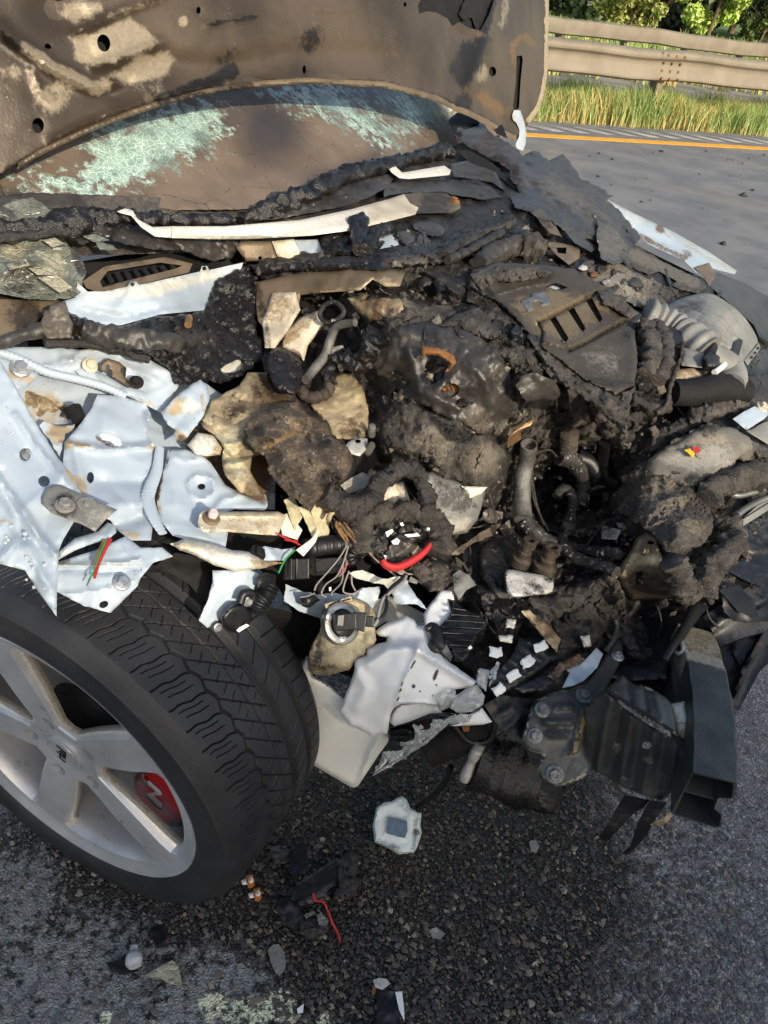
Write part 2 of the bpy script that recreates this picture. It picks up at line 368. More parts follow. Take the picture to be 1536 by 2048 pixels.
MT['cream'] = material('scorched_metal', [(192,182,162), (150,128,96), (84,74,64), (222,216,204)], .55, bump=.35, bs=200, var=.2, vs_=16, speck=(90,80,70), sps=420, spd=.03, metal=.1)
MT['tan'] = material('scorched_plastic', [(154,140,112), (102,84,62), (48,42,38), (196,186,154)], .45, bump=.7, bs=120, var=.42, vs_=14, sss=.15, speck=(90,76,56), sps=420, spd=.03)
MT['tancrust'] = material('tan_crust', [(82,71,58), (150,134,108), (36,32,30), (138,110,72)], .32, bump=1., bs=170, var=.5, vs_=24, speck=(186,178,162), sps=330, spd=.26, spec=.8, bdist=.006)  # pale specks imitate sparkle on the burnt resin
MT['brown'] = material('smoked_steel', [(112,98,80), (176,160,130), (58,52,46), (70,64,58)], .5, bump=.25, bs=170, var=.25, vs_=12, metal=.3, speck=(70,62,54), sps=500, spd=.04)
MT['brown2'] = material('sooty_steel', [(66,58,50), (120,106,86), (30,28,27)], .55, bump=.7, bs=260, var=.5, vs_=60, metal=.2, speck=(130,124,112), sps=500, spd=.08)
MT['steel'] = material('grey_steel', [(150,150,146), (98,92,84), (60,58,56)], .38, metal=.8, bump=.15, bs=220, var=.2, vs_=30)
MT['pipe'] = material('sooty_pipe', [(104,103,99), (60,56,52), (150,146,138)], .5, bump=.6, bs=200, var=.45, vs_=30, metal=.4, speck=(50,46,44), sps=300, spd=.16)
MT['ashpipe'] = material('ash_flecked_pipe', [(46,44,43), (90,86,80)], .5, bump=.8, bs=180, var=.5, vs_=30, speck=(186,184,178), sps=150, spd=.42)
MT['ashcap'] = material('ash_coated_housing', [(110,105,96), (140,131,115), (42,39,36), (150,146,137)], .55, bump=.3, bs=200, var=.25, vs_=14, speck=(60,56,52), sps=420, spd=.06)
MT['bolt2'] = material('sooty_bolt', [(112,113,112), (60,58,56)], .4, metal=.4, bump=.3, bs=300, var=.4, vs_=90)
MT['bolt'] = material('zinc_bolt', [(176,178,180), (110,100,90)], .35, metal=.75, bump=.12, bs=300, var=.2, vs_=60)
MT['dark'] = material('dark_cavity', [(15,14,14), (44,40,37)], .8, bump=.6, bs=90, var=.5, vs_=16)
MT['white'] = material('white_plastic', [(226,228,228), (60,54,48), (196,188,168)], .42, brk=.25, bump=.12, bs=70, var=.04, vs_=8, sss=.35, speck=(60,56,52), sps=210, spd=-.2)
MT['tank'] = material('tank_plastic', [(232,233,228), (120,112,100), (190,186,174)], .4, bump=.06, bs=60, var=.05, vs_=6, sss=.3, speck=(70,64,60), sps=190, spd=-.25)
MT['black'] = material('black_plastic', [(19,20,22), (62,62,64), (110,104,94)], .4, bump=.15, bs=150, var=.3, vs_=14, spec=.5)
MT['frame'] = material('black_painted_steel', [(64,66,65), (160,154,138), (24,24,24), (108,96,72)], .34, bump=.25, bs=120, var=.35, vs_=14, metal=.2, speck=(150,148,140), sps=520, spd=.02, brk=1.)
MT['cover'] = material('sooty_engine_cover', [(60,55,48), (98,87,68), (26,25,25), (108,106,101)], .48, bump=.35, bs=240, var=.25, vs_=10, speck=(116,112,104), sps=620, spd=.05)
MT['greyp'] = material('grey_plastic', [(120,120,116), (60,58,56), (156,152,142)], .5, bump=.3, bs=160, var=.2, vs_=14, speck=(60,56,52), sps=420, spd=.05)
MT['red'] = material('red_paint', [(168,22,28), (60,16,16)], .35, bump=.1, bs=90, var=.15, vs_=20, coat=.3)
MT['redw'] = material('red_insulation', [(170,36,40)], .55, bump=.3, bs=400, var=.1)
MT['greenw'] = material('green_insulation', [(40,140,70)], .45, bump=0, var=.1)
MT['whitew'] = material('pale_insulation', [(136,128,120)], .45, bump=0, var=.1)
MT['copper'] = material('burnt_copper', [(138,110,80)], .45, metal=.5, bump=0, var=.3, vs_=60)
MT['rust'] = material('rusted_steel', [(122,80,44), (120,112,100)], .7, bump=.5, bs=260, var=.4, vs_=40)
MT['silver'] = material('ash_coated_alloy', [(196,194,188), (60,56,54), (90,86,80)], .5, metal=.45, bump=.5, bs=240, var=.2, vs_=20, speck=(48,44,42), sps=240, spd=.26)
MT['glassdirt'] = material('crazed_glass', [(108,112,102), (158,152,130), (58,56,52)], .25, bump=.5, bs=120, var=.35, vs_=30, vor=.8, vors=70, spec=.7, coat=.3)
MT['orange'] = material('orange_board', [(190,110,40)], .5, bump=0)
MT['led'] = material('led_white', [(232,232,228)], .4, bump=0)
def letter_mat(): return material('printed_white', [(214,214,212)], .5, bump=0)
MT['print'] = letter_mat()
# clear broken acrylic
mg = bpy.data.materials.new('clear_acrylic'); mg.use_nodes = True; pg = mg.node_tree.nodes['Principled BSDF']
pg.inputs['Base Color'].default_value = (.97, 1., .99, 1); pg.inputs['Transmission Weight'].default_value = .8; pg.inputs['Roughness'].default_value = .05; pg.inputs['IOR'].default_value = 1.49
MT['acrylic'] = mg
# windscreen: soot film over laminated glass, crazed where the soot is washed off
mw = bpy.data.materials.new('sooted_windscreen'); mw.use_nodes = True; N = mw.node_tree.nodes; Lk = mw.node_tree.links.new; p = N['Principled BSDF']
tc = N.new('ShaderNodeTexCoord'); at = N.new('ShaderNodeAttribute'); at.attribute_name = 'm'; sp = N.new('ShaderNodeSeparateColor'); Lk(at.outputs['Color'], sp.inputs[0])
def nd(t, **k):
    n = N.new(t)
    for a, v in k.items():
        if a.startswith('i_'): n.inputs[int(a[2:])].default_value = v
        else: setattr(n, a, v)
    return n
nz = nd('ShaderNodeTexNoise'); nz.inputs['Scale'].default_value = 40; nz.inputs['Detail'].default_value = 9; nz.inputs['Roughness'].default_value = .75; Lk(tc.outputs['Object'], nz.inputs[0])
nl = nd('ShaderNodeTexNoise'); nl.inputs['Scale'].default_value = 8; nl.inputs['Detail'].default_value = 4; Lk(tc.outputs['Object'], nl.inputs[0])
wv = nd('ShaderNodeMix', data_type='VECTOR'); wv.inputs[0].default_value = .06; Lk(tc.outputs['Object'], wv.inputs[4]); Lk(nl.outputs['Color'], wv.inputs[5])
v1 = nd('ShaderNodeTexVoronoi', feature='DISTANCE_TO_EDGE'); v1.inputs['Scale'].default_value = 85; Lk(wv.outputs[1], v1.inputs[0])
v2n = nd('ShaderNodeTexVoronoi', feature='DISTANCE_TO_EDGE'); v2n.inputs['Scale'].default_value = 210; Lk(wv.outputs[1], v2n.inputs[0])
v3 = nd('ShaderNodeTexVoronoi', feature='DISTANCE_TO_EDGE'); v3.inputs['Scale'].default_value = 11; Lk(wv.outputs[1], v3.inputs[0])
def mr(src, a, b, c=0, d=1):
    n = nd('ShaderNodeMapRange', interpolation_type='SMOOTHSTEP'); Lk(src, n.inputs[0])
    for i, v in enumerate((a, b, c, d)): n.inputs[i+1].default_value = v
    return n.outputs[0]
def mx(f, a, b):
    n = nd('ShaderNodeMix', data_type='RGBA'); Lk(f, n.inputs[0])
    for s, v in ((6, a), (7, b)):
        if isinstance(v, tuple): n.inputs[s].default_value = v
        else: Lk(v, n.inputs[s])
    return n.outputs[2]
def mt(op, a, b):
    n = nd('ShaderNodeMath', operation=op)
    for i, v in enumerate((a, b)):
        if isinstance(v, (int, float)): n.inputs[i].default_value = v
        else: Lk(v, n.inputs[i])
    return n.outputs[0]
soot = mx(mr(nl.outputs['Fac'], .35, .65), lin((92,80,68)), lin((112,98,84)))
soot = mx(sp.outputs[1], soot, lin((50,46,46)))  # second mask darkens soft patches of the film
soot = mx(mt('MULTIPLY', mr(v3.outputs[0], 0, .012, 1, 0), mr(nz.outputs['Fac'], .45, .55)), soot, lin((30,26,24)))
cell = mx(mt('MULTIPLY', mr(v1.outputs[0], 0, .085, 1, 0), mr(nz.outputs['Fac'], .32, .5)), mx(mr(nz.outputs['Fac'], .35, .65), lin((108,140,129)), lin((146,172,160))), lin((198,210,203)))
cell = mx(mr(v2n.outputs[0], 0, .06, .55, 0), cell, lin((206,230,222)))
cell = mx(mr(nl.outputs['Fac'], .5, .62, 0, .6), cell, lin((54,70,64)))
fac = mr(mt('ADD', sp.outputs[0], mt('MULTIPLY', mt('SUBTRACT', nz.outputs['Fac'], .5), 2.6)), .34, .7)
Lk(mx(fac, soot, cell), p.inputs['Base Color']); Lk(mr(fac, 0, 1, .55, .16), p.inputs['Roughness']); p.inputs['Coat Weight'].default_value = .12
bp = nd('ShaderNodeBump'); bp.inputs['Strength'].default_value = .35; bp.inputs['Distance'].default_value = .003; Lk(mt('MULTIPLY', mr(v1.outputs[0], 0, .1), fac), bp.inputs['Height']); Lk(bp.outputs[0], p.inputs['Normal'])
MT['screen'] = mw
# ================================================================== SETTING
RD = MC@np.array([2.341, -.366, 1.]); RD[2] = 0; RD /= np.linalg.norm(RD)      # along the road
RN = np.array([-RD[1], RD[0], 0.]);
if RN.dot(at_z([(1300, 290)], 0)[0]-CAM) < 0: RN = -RN                          # across, towards the guardrail
RO = np.array([CAM[0], CAM[1], 0.])
def rd(a, b, z=0.): return RO+RD*a+RN*b+np.array([0, 0, z])
def lat(px, z): return float((at_z([px], z)[0]-RO).dot(RN))
def alg(px, z): return float((at_z([px], z)[0]-RO).dot(RD))
Y0 = lat((1300, 287), 0); Y1 = lat((1300, 281), 0); GR = lat((1300, 256), 0)
def strip(name, b0, b1, z, mat, a0=-220, a1=220, na=1, th=.02):
    V = []; F = []
    for i in range(na+1):
        a = a0+(a1-a0)*i/na; V += [rd(a, b0, z), rd(a, b1, z), rd(a, b1, z-th), rd(a, b0, z-th)]
    for i in range(na):
        s = 4*i
        for j in range(4): F.append((s+j, s+(j+1) % 4, s+4+(j+1) % 4, s+4+j))
    F += [(0, 1, 2, 3), (4*na+3, 4*na+2, 4*na+1, 4*na)]
    return mesh(name, V, F, mat, None, False)
def ground_mat(name, c1, c2, sc_=3., rough=.9, bump=.5, bs=60, fine=None):
    return material(name, [c1], rough, bump=bump, bs=bs, var=.3, vs_=sc_, speck=fine, sps=180, spd=.1, bdist=.01)
# asphalt with a soaked dark stain under the nose of the car and ash powder
ma = bpy.data.materials.new('asphalt'); ma.use_nodes = True; N = ma.node_tree.nodes; Lk = ma.node_tree.links.new; p = N['Principled BSDF']
tc = N.new('ShaderNodeTexCoord')
def tex(scale, det=6, ro=.6):
    n = nd('ShaderNodeTexNoise'); n.inputs['Scale'].default_value = scale; n.inputs['Detail'].default_value = det; n.inputs['Roughness'].default_value = ro; Lk(tc.outputs['Object'], n.inputs[0]); return n.outputs['Fac']
def blob(c, r):
    v = nd('ShaderNodeVectorMath', operation='DISTANCE'); Lk(tc.outputs['Object'], v.inputs[0]); v.inputs[1].default_value = tuple(c); return mr(v.outputs['Value'], r*.35, r*1.35, 1, 0)
n1, n2, n3, n0 = tex(9), tex(60), tex(220, 4), tex(1.1, 5)
vo = nd('ShaderNodeTexVoronoi'); vo.inputs['Scale'].default_value = 165; Lk(tc.outputs['Object'], vo.inputs[0])
vd = nd('ShaderNodeTexVoronoi', feature='DISTANCE_TO_EDGE'); vd.inputs['Scale'].default_value = 165; Lk(tc.outputs['Object'], vd.inputs[0])
vc = nd('ShaderNodeSeparateColor'); Lk(vo.outputs['Color'], vc.inputs[0])
dry = mx(mr(n1, .3, .7), lin((116,116,120)), lin((136,135,138))); dry = mx(mr(vc.outputs[0], .55, .95), dry, lin((176,174,170))); dry = mx(mr(vd.outputs[0], 0, .1, .6, 0), dry, lin((78,78,83)))
wet = mx(mr(n1, .3, .7), lin((28,27,26)), lin((40,37,35))); wet = mx(mr(vc.outputs[1], .78, .98), wet, lin((64,58,52)))
c_st = [at_z([q], 0)[0] for q in ((900,1640), (650,1850), (250,1780), (1000,1900), (850,1960))]
st = blob(c_st[0], .42)
for c, r in zip(c_st[1:], (.3, .33, .17, .12)): st = mt('MAXIMUM', st, blob(c, r))
stf = mr(mt('ADD', mt('ADD', st, mt('MULTIPLY', mt('SUBTRACT', tex(3.2, 5), .5), 1.5)), mt('MULTIPLY', mt('SUBTRACT', tex(26, 6, .7), .5), 1.3)), .25, .75)
cc = mx(stf, dry, wet)
ash = blob(at_z([(130,2030)], 0)[0], .22); ash = mt('MAXIMUM', ash, blob(at_z([(420,2040)], 0)[0], .16)); ash = mt('MAXIMUM', ash, blob(at_z([(20,1800)], 0)[0], .12))
af = mt('MULTIPLY', mr(mt('ADD', ash, mt('MULTIPLY', mt('SUBTRACT', n2, .5), 2.4)), .62, 1.05), .6)
cc = mx(af, cc, lin((176,178,178)))
pw = blob(at_z([(425,2010)], 0)[0], .03)
for q, r in (((560,2010), .035), ((490,2045), .05), ((585,2030), .02), ((210,2040), .015), ((650,2040), .02)): pw = mt('MAXIMUM', pw, blob(at_z([q], 0)[0], r))
pf = mr(mt('ADD', mt('MULTIPLY', pw, .8), mt('MULTIPLY', mt('SUBTRACT', n2, .5), 1.7)), .48, .78)
cc = mx(pf, cc, lin((238,240,204)))
far = nd('ShaderNodeVectorMath', operation='DISTANCE'); Lk(tc.outputs['Object'], far.inputs[0]); far.inputs[1].default_value = (.7, -.3, 0)
ff = mr(far.outputs['Value'], 2.4, 4.5)
cf = mx(mr(tex(2.2, 7, .65), .35, .65), lin((112,114,118)), lin((136,137,138))); cf = mx(mr(n2, .6, .72, 0, .5), cf, lin((70,70,74)))
cf = mx(mr(tex(.55, 4), .5, .7, 0, .7), cf, lin((150,138,122)))
cc = mx(ff, cc, cf)
Lk(cc, p.inputs['Base Color']); Lk(mt('MULTIPLY_ADD', stf, -.22), p.inputs['Roughness']) if False else None
rg = mr(stf, 0, 1, .62, .36); Lk(rg, p.inputs['Roughness'])
bp = nd('ShaderNodeBump'); bp.inputs['Strength'].default_value = .8; bp.inputs['Distance'].default_value = .006; Lk(mt('ADD', mr(vd.outputs[0], 0, .3), mt('MULTIPLY', n3, .8)), bp.inputs['Height']); Lk(bp.outputs[0], p.inputs['Normal'])
mat_asphalt = ma
mat_verge = ground_mat('verge_soil', (104,104,66), (80,90,50), 2.)
mat_road2 = ground_mat('far_asphalt', (128,122,112), (120,116,110), 1.5, bump=.2)
def big_sheet(name, mat, z, b0, b1): return tag(strip(name, b0, b1, z, mat, -400, 400, 8, .3), kind='structure')
big_sheet('ground', ground_mat('meadow', (86,112,48), (70,90,40), .8, fine=(120,130,70)), -.03, -60, 400)
road = big_sheet('road', mat_asphalt, 0., -14, GR-.02)
big_sheet('verge', mat_verge, -.004, GR-.02, GR+2.2)
big_sheet('opposite_road', mat_road2, -.012, GR+2.2, GR+6.0)
my = material('yellow_line_paint', [(222,160,40), (200,150,60)], .6, bump=.25, bs=120, var=.14, vs_=8, speck=(110,100,84), sps=140, spd=.02)
yl = strip('yellow_edge_line', Y0, Y1, .004, my, -60, 60, 1, .003); yl.parent = road
# milled rumble strip grooves: slanted shallow bars of smoother pale asphalt worn into the shoulder
mrm = material('rumble_groove', [(150,148,146), (90,88,86)], .7, bump=.4, bs=90, var=.25, vs_=6)
a0r = alg((1060, 255), 0); R0 = Y1+.16; R1 = Y1+.5
for i in range(34):
    a = a0r-3.2+i*.34; V = [rd(a, R0, .004), rd(a+.15, R0, .004), rd(a-.05, R1, .004), rd(a-.2, R1, .004)]
    V += [v+np.array([0, 0, .012]) for v in (rd(a+.02, R0+.02, 0), rd(a+.11, R0+.02, 0), rd(a-.07, R1-.02, 0), rd(a-.17, R1-.02, 0))]
    g = mesh('rumble_bar', V, [(4, 5, 6, 7), (0, 1, 5, 4), (1, 2, 6, 5), (2, 3, 7, 6), (3, 0, 4, 7)], mrm, road, True)
# guardrails: W-beam profile on posts
mgal = material('weathered_galvanised_steel', [(120,113,100), (110,80,52)], .6, metal=.2, bump=.2, bs=40, var=.14, vs_=3, speck=(110,96,80), sps=60, spd=-.05)
mpost = material('weathered_post', [(104,94,82)], .75, bump=.3, bs=40, var=.25, vs_=8)
def guardrail(name, b, ztop, hgt, label, a0, a1, posts, faces=-1, pw_=.1, simple=False):
    root = empty(name, rd((a0+a1)/2, b, 0)); tag(root, label, 'guardrail')
    prof = [(0, 0), (.03, -.006), (.056, -.03), (.064, -.06), (.058, -.085), (.03, -.105), (.022, -.12), (.026, -.16), (.034, -.21), (.042, -.25), (.05, -.27), (.046, -.29), (.02, -.306), (0, -.31)]
    if simple: prof = [(0, 0), (.03, -.004), (.05, -.03), (.056, -.1), (.056, -.2), (.05, -.28), (.02, -.306), (0, -.31)]
    prof = [(u*1.3, v*hgt/.31) for u, v in prof]; n = 60; V = []; F = []; k = len(prof)
    for i in range(n+1):
        a = a0+(a1-a0)*i/n; wob = .012*math.sin(a*1.7)+.008*math.sin(a*4.1+1)
        for (u, v) in prof: V.append(rd(a, b+faces*(u+.07)+wob*.5, ztop+v+wob))
        for (u, v) in prof: V.append(rd(a, b+faces*(u+.066)+wob*.5, ztop+v+wob-.001))
    for i in range(n):
        for j in range(k-1):
            s = i*2*k+j; F.append((s, s+1, s+2*k+1, s+2*k)); s += k; F.append((s, s+2*k, s+2*k+1, s+1))
        F.append((i*2*k, (i+1)*2*k, (i+1)*2*k+k, i*2*k+k)); F.append((i*2*k+k-1, i*2*k+2*k-1, (i+1)*2*k+2*k-1, (i+1)*2*k+k-1))
    rail = mesh('rail', V, F, mgal, root); flatshade(rail, 40)
    for a in posts:
        boxes('post', root, [(rd(a-pw_/2, b-.03, -.3), RD*pw_, RN*.14, np.array([0, 0, ztop+.25])), ], mpost)
        boxes('spacer_block', root, [(rd(a-pw_*.45, b-.062, ztop-hgt*.95), RD*pw_*.9, RN*.05, np.array([0, 0, hgt*.9]))], mpost)
        for dz in (.08, .2):
            lathe('rail_bolt', rail, rd(a, b+faces*(.075 if dz < .1 else .08), ztop-.155*hgt/.31+dz*0-(.0 if dz < .1 else .04)), RN*faces, [(.018, -.01), (.018, .012), (.008, .016)], MT['rust'], 10)
    return root
NB = GR+.16; ap = alg((1372, 176), .5); 
guardrail('guardrail', NB, .835, .335, 'weathered steel guardrail with rusty bolts rising from tall grass along the road', ap-9.5, ap+12, [ap-3.81, ap, ap+3.81, ap+7.62])
nr = [o for o in bpy.data.objects if o.name == 'rail'][0]
for da in (-.13, .0, .13):
    for dz in (-.05, -.125, -.2, -.275): lathe('splice_bolt', nr, rd(ap+.02+da, NB-.07-.066*1.3*(.9 if dz in (-.05, -.275) else .5), .835+dz*1.08), -RN, [(.015, -.012), (.015, .01), (.007, .014)], MT['rust'], 8)
boxes('splice_plate', nr, [(rd(ap-.2, NB-.07-.062*1.3-.006, .835-.095), RD*.006, RN*.03, np.array([0, 0, .07]))], mgal)
FB = lat((1300, 56), .8); af0 = alg((1215, 66), .6)
sp_ = abs(alg((1367, 88), .6)-af0)
guardrail('guardrail', FB, .8, .27, 'thin pale guardrail on slim posts across the opposite carriageway', af0-20, af0+26, [af0+sp_*k for k in range(-4, 8)], pw_=.07, simple=True)
# tall grass in front of and behind the near rail (uncountable)
mgr = bpy.data.materials.new('grass_blades'); mgr.use_nodes = True; N = mgr.node_tree.nodes; Lk = mgr.node_tree.links.new; p = N['Principled BSDF']
at = N.new('ShaderNodeAttribute'); at.attribute_name = 'm'; Lk(at.outputs['Color'], p.inputs['Base Color']); p.inputs['Roughness'].default_value = .6; p.inputs['Subsurface Weight'].default_value = 0
def blades(name, n, arange, brange, hrange, label, wd=.006, straw=.35, lean=.25, cl=9):
    V = []; C = []; F = []
    a = rng.uniform(*arange, n); b = rng.uniform(*brange, n)
    if cl: k = rng.integers(0, max(1, n//cl), n); ca = rng.uniform(*arange, n//cl+1)[k]; cb = rng.uniform(*brange, n//cl+1)[k]; a = ca+rng.normal(0, .07, n); b = cb+rng.normal(0, .05, n)
    patch = perlin(np.c_[a*.9, b*2, np.zeros(n)])
    h = rng.uniform(*hrange, n)*(1+.45*perlin(np.c_[a*1.3, b, np.ones(n)])); st_ = rng.random(n) < np.clip(straw+.8*patch, .03, .97)
    la = rng.normal(-.12, lean, n); lb = rng.normal(0, lean, n); w_ = rng.uniform(.6, 1.5, n)*wd; an = rng.uniform(0, math.pi, n)
    P = RO+RD*a[:, None]+RN*b[:, None]; S = (RD*np.cos(an)[:, None]+RN*np.sin(an)[:, None])*w_[:, None]
    Lv = RD*la[:, None]+RN*lb[:, None]; Z = np.array([0, 0, 1.])
    g = np.where(st_[:, None], np.array(lin((196,172,112))[:3]), np.array(lin((136,160,92))[:3]))*rng.uniform(.7, 1.25, (n, 1)); gt = np.where(st_[:, None], g*1.1, g*np.array([1.15, 1.1, .9])); gb = g*.5+np.array(lin((186,162,106))[:3])*.5
    ks = [(0, 1., gb), (.4, .9, g), (.75, .6, g), (1., .06, gt)]
    for f, wf, c in ks:
        ctr = P+Lv*(h*f**1.8)[:, None]+Z*(h*f*(1-.15*f))[:, None]-Z*.02; V += [ctr-S*wf, ctr+S*wf]; C += [c, c]
    V = np.stack(V, 1).reshape(-1, 3); C = np.stack(C, 1).reshape(-1, 3)
    q = np.arange(n)[:, None]*8; F = np.vstack([q+np.array([[2*i, 2*i+1, 2*i+3, 2*i+2]]) for i in range(3)])
    o = mesh(name, V, F, mgr, None, True, C); return tag(o, label, 'grass', kind='stuff')
aL = alg((1040, 230), 0)-1.5; aR = alg((1536, 262), 0)+3
blades('tall_grass', 30000, (aL, aR), (GR, GR+.75), (.24, .5), 'tall green and straw grass along the foot of the near guardrail', wd=.0042, straw=.22)
blades('meadow_grass', 26000, (aL-4, aR+24), (FB-1.5, FB+13), (.2, .5), 'green meadow grass behind the opposite guardrail', wd=.016, straw=.12)
# trees and shrubs at the edge of the wood
mlf = bpy.data.materials.new('leaves'); mlf.use_nodes = True; N = mlf.node_tree.nodes; Lk = mlf.node_tree.links.new; p = N['Principled BSDF']
at = N.new('ShaderNodeAttribute'); at.attribute_name = 'm'; Lk(at.outputs['Color'], p.inputs['Base Color']); p.inputs['Roughness'].default_value = .55
mbk = material('bark', [(92,80,66)], .9, bump=.6, bs=40, var=.3, vs_=10, bdist=.02)
def tree(name, label, cat, a, b, h, rad, c1, c2, n=7000, leaf=.09, low=.1, group=None, nb=22):
    base = rd(a, b, -.03); root = empty(name, base); tag(root, label, cat, group)
    br = []; trunk = catmull([base, base+[.1, .05, h*.4], base+[-.05, .1, h*.85]], 5); sweep('trunk', root, trunk, [h*.022, h*.014, h*.006], mbk, 9, .01, 4)
    cl = []; V0 = []
    for k in range(nb):
        z = rng.uniform(low, .95); ang = rng.uniform(0, 2*math.pi); rr = rad*math.sqrt(max(.05, 1-((z-.5)/.58)**2))*rng.uniform(.35, 1.)
        cl.append((base+np.array([rr*math.cos(ang), rr*math.sin(ang), z*h]), rng.uniform(.22, .42)*rad, rng.uniform(.75, 1.25)))
    for k in range(0, nb, 3):
        c = cl[k][0]; s = base+np.array([0, 0, max(.15, (c[2]-base[2])/h-.25)*h]); sweep('limb', root, catmull([s, (s+c)/2+[0, 0, .15*rad*.3], c], 4), [h*.008, h*.003], mbk, 6)
    idx = rng.integers(0, nb, n); cen = np.array([c[0] for c in cl])[idx]; cr = np.array([c[1] for c in cl])[idx]; cb = np.array([c[2] for c in cl])[idx]
    dv = rng.normal(size=(n, 3)); dv /= np.linalg.norm(dv, axis=1)[:, None]; P = cen+dv*(cr*rng.uniform(.35, 1.08, n)**.6)[:, None]*np.array([1, 1, .8])
    P[:, 2] = np.maximum(P[:, 2], .05)
    u = rng.normal(size=(n, 3)); u /= np.linalg.norm(u, axis=1)[:, None]; nn = dv*.6+rng.normal(size=(n, 3))*.5+[0, 0, .4]; v = np.cross(nn, u); v /= np.linalg.norm(v, axis=1)[:, None]
    L = leaf*rng.uniform(.6, 1.4, n)[:, None]; V = np.stack([P-u*L, P-v*L*.6, P+u*L, P+v*L*.6], 1).reshape(-1, 3)
    mixf = rng.random((n, 1)); c = (np.array(lin(c1)[:3])*(1-mixf)+np.array(lin(c2)[:3])*mixf)*cb[:, None]*rng.uniform(.7, 1.3, (n, 1))
    mesh('crown', V, np.arange(4*n).reshape(-1, 4), mlf, root, False, np.repeat(c, 4, 0))
def tree_at(px, b, **k):
    q = ray([px])[0]; s = b/q.dot(RN); P = CAM+q*s; tree(a=float((P-RO).dot(RD)), b=b, **k)
tree_at((1425, 40), 33, name='young_tree', label='bright lime green young tree in front of the dark wood', cat='tree', h=4.6, rad=2.0, c1=(138,164,72), c2=(172,192,104), n=9000, leaf=.12)
tree_at((1265, 30), 32, name='olive_shrub', label='olive green bushy shrub before the dark wood', cat='shrub', h=2.9, rad=1.35, c1=(120,130,64), c2=(150,154,90), n=7000, leaf=.09)
tree_at((1535, 40), 35, name='dark_shrub', label='dark green shrub beside the lime green tree', cat='shrub', h=3.4, rad=1.5, c1=(58,78,36), c2=(96,110,56), n=5000, leaf=.1)
for i, x in enumerate((1090, 1150, 1205, 1330, 1380, 1470, 1560, 1640, 1020)):
    tree_at((x, 40), 38+3*(i % 3), name='wood_tree', label='tall dark green tree at the edge of the wood', cat='tree', h=9+1.2*(i % 4), rad=3.2, c1=(34,50,26), c2=(64,84,42), n=6500, leaf=.2, low=.02, group='trees of the dark wood', nb=34)
# aggregate showing through the worn asphalt in front of the car
def stones():
    n = 40000; px = np.c_[rng.uniform(-60, 1600, n), rng.uniform(1200, 2120, n)]; P = at_z(px, 0.)
    dens = np.exp(-((P[:, 0]-c_st[0][0])**2+(P[:, 1]-c_st[0][1])**2)/.5); keep = rng.random(n) < np.clip(.16+dens, 0, 1); ap_ = at_z([(130, 2030), (430, 2030), (570, 2020)], 0); keep &= ~((np.linalg.norm(P-ap_[0], axis=1) < .2) & (rng.random(n) < .6)); keep &= ~((np.linalg.norm(P-ap_[1], axis=1) < .09) & (rng.random(n) < .75)); P = P[keep]; n = len(P); dens = dens[keep]
    r = (rng.gamma(1.6, .0014, n)+.0014)*(.7+.3*np.clip(dens*1.5, 0, 1)); r = np.minimum(r*.82, .007); k = 6; an = np.linspace(0, 2*math.pi, k, endpoint=False)[None]+rng.uniform(0, 6, (n, 1))
    rj = rng.uniform(.5, 1.3, (n, k)); el = rng.uniform(.6, 1, (n, 1)); x = r[:, None]*rj*np.cos(an); y = r[:, None]*rj*np.sin(an)*el
    tl = rng.normal(0, .14, (n, 2)); V = []
    for s, h in ((1.05, -.25), (.97, .16), (.62, .3)):
        z = r[:, None]*h*rng.uniform(.55, 1., (n, 1))+s*(x*tl[:, :1]+y*tl[:, 1:]); V.append(np.stack([P[:, :1]+x*s, P[:, 1:2]+y*s, z+.0012], -1))
    V = np.concatenate(V, 1).reshape(-1, 3); q = np.arange(n)[:, None]*3*k; F4 = []
    for lv in (0, 1):
        for j in range(k): F4.append(q+np.array([[lv*k+j, lv*k+(j+1) % k, (lv+1)*k+(j+1) % k, (lv+1)*k+j]]))
    F4.append(q+np.array([[2*k, 2*k+1, 2*k+2, 2*k+3]])); F4.append(q+np.array([[2*k+3, 2*k+4, 2*k+5, 2*k]])); F = np.vstack(F4)
    pal = np.array([lin(c)[:3] for c in ((56,52,48), (76,69,61), (92,82,70), (48,48,50), (116,105,90), (138,129,114), (58,58,61))]); ci = rng.choice(7, n, p=[.3, .2, .12, .2, .08, .02, .08])
    c = pal[ci]*rng.uniform(.75, 1.25, (n, 1)); dry_ = np.clip(1-dens*1.4, 0, 1)[:, None]; c = c*(1-dry_)+(c*.4+np.array(lin((150,149,150))[:3])*.6)*dry_
    m = material('aggregate', [(60,56,52)], .42, bump=.3, bs=300, var=.1); Nn = m.node_tree.nodes; a = Nn.new('ShaderNodeAttribute'); a.attribute_name = 'm'; m.node_tree.links.new(a.outputs['Color'], Nn['Principled BSDF'].inputs['Base Color'])
    tag(mesh('aggregate', V, F, m, None, False, np.repeat(c, 3*k, 0)), 'loose and exposed brown and grey stones in the worn asphalt', 'stones', kind='stuff')
stones()
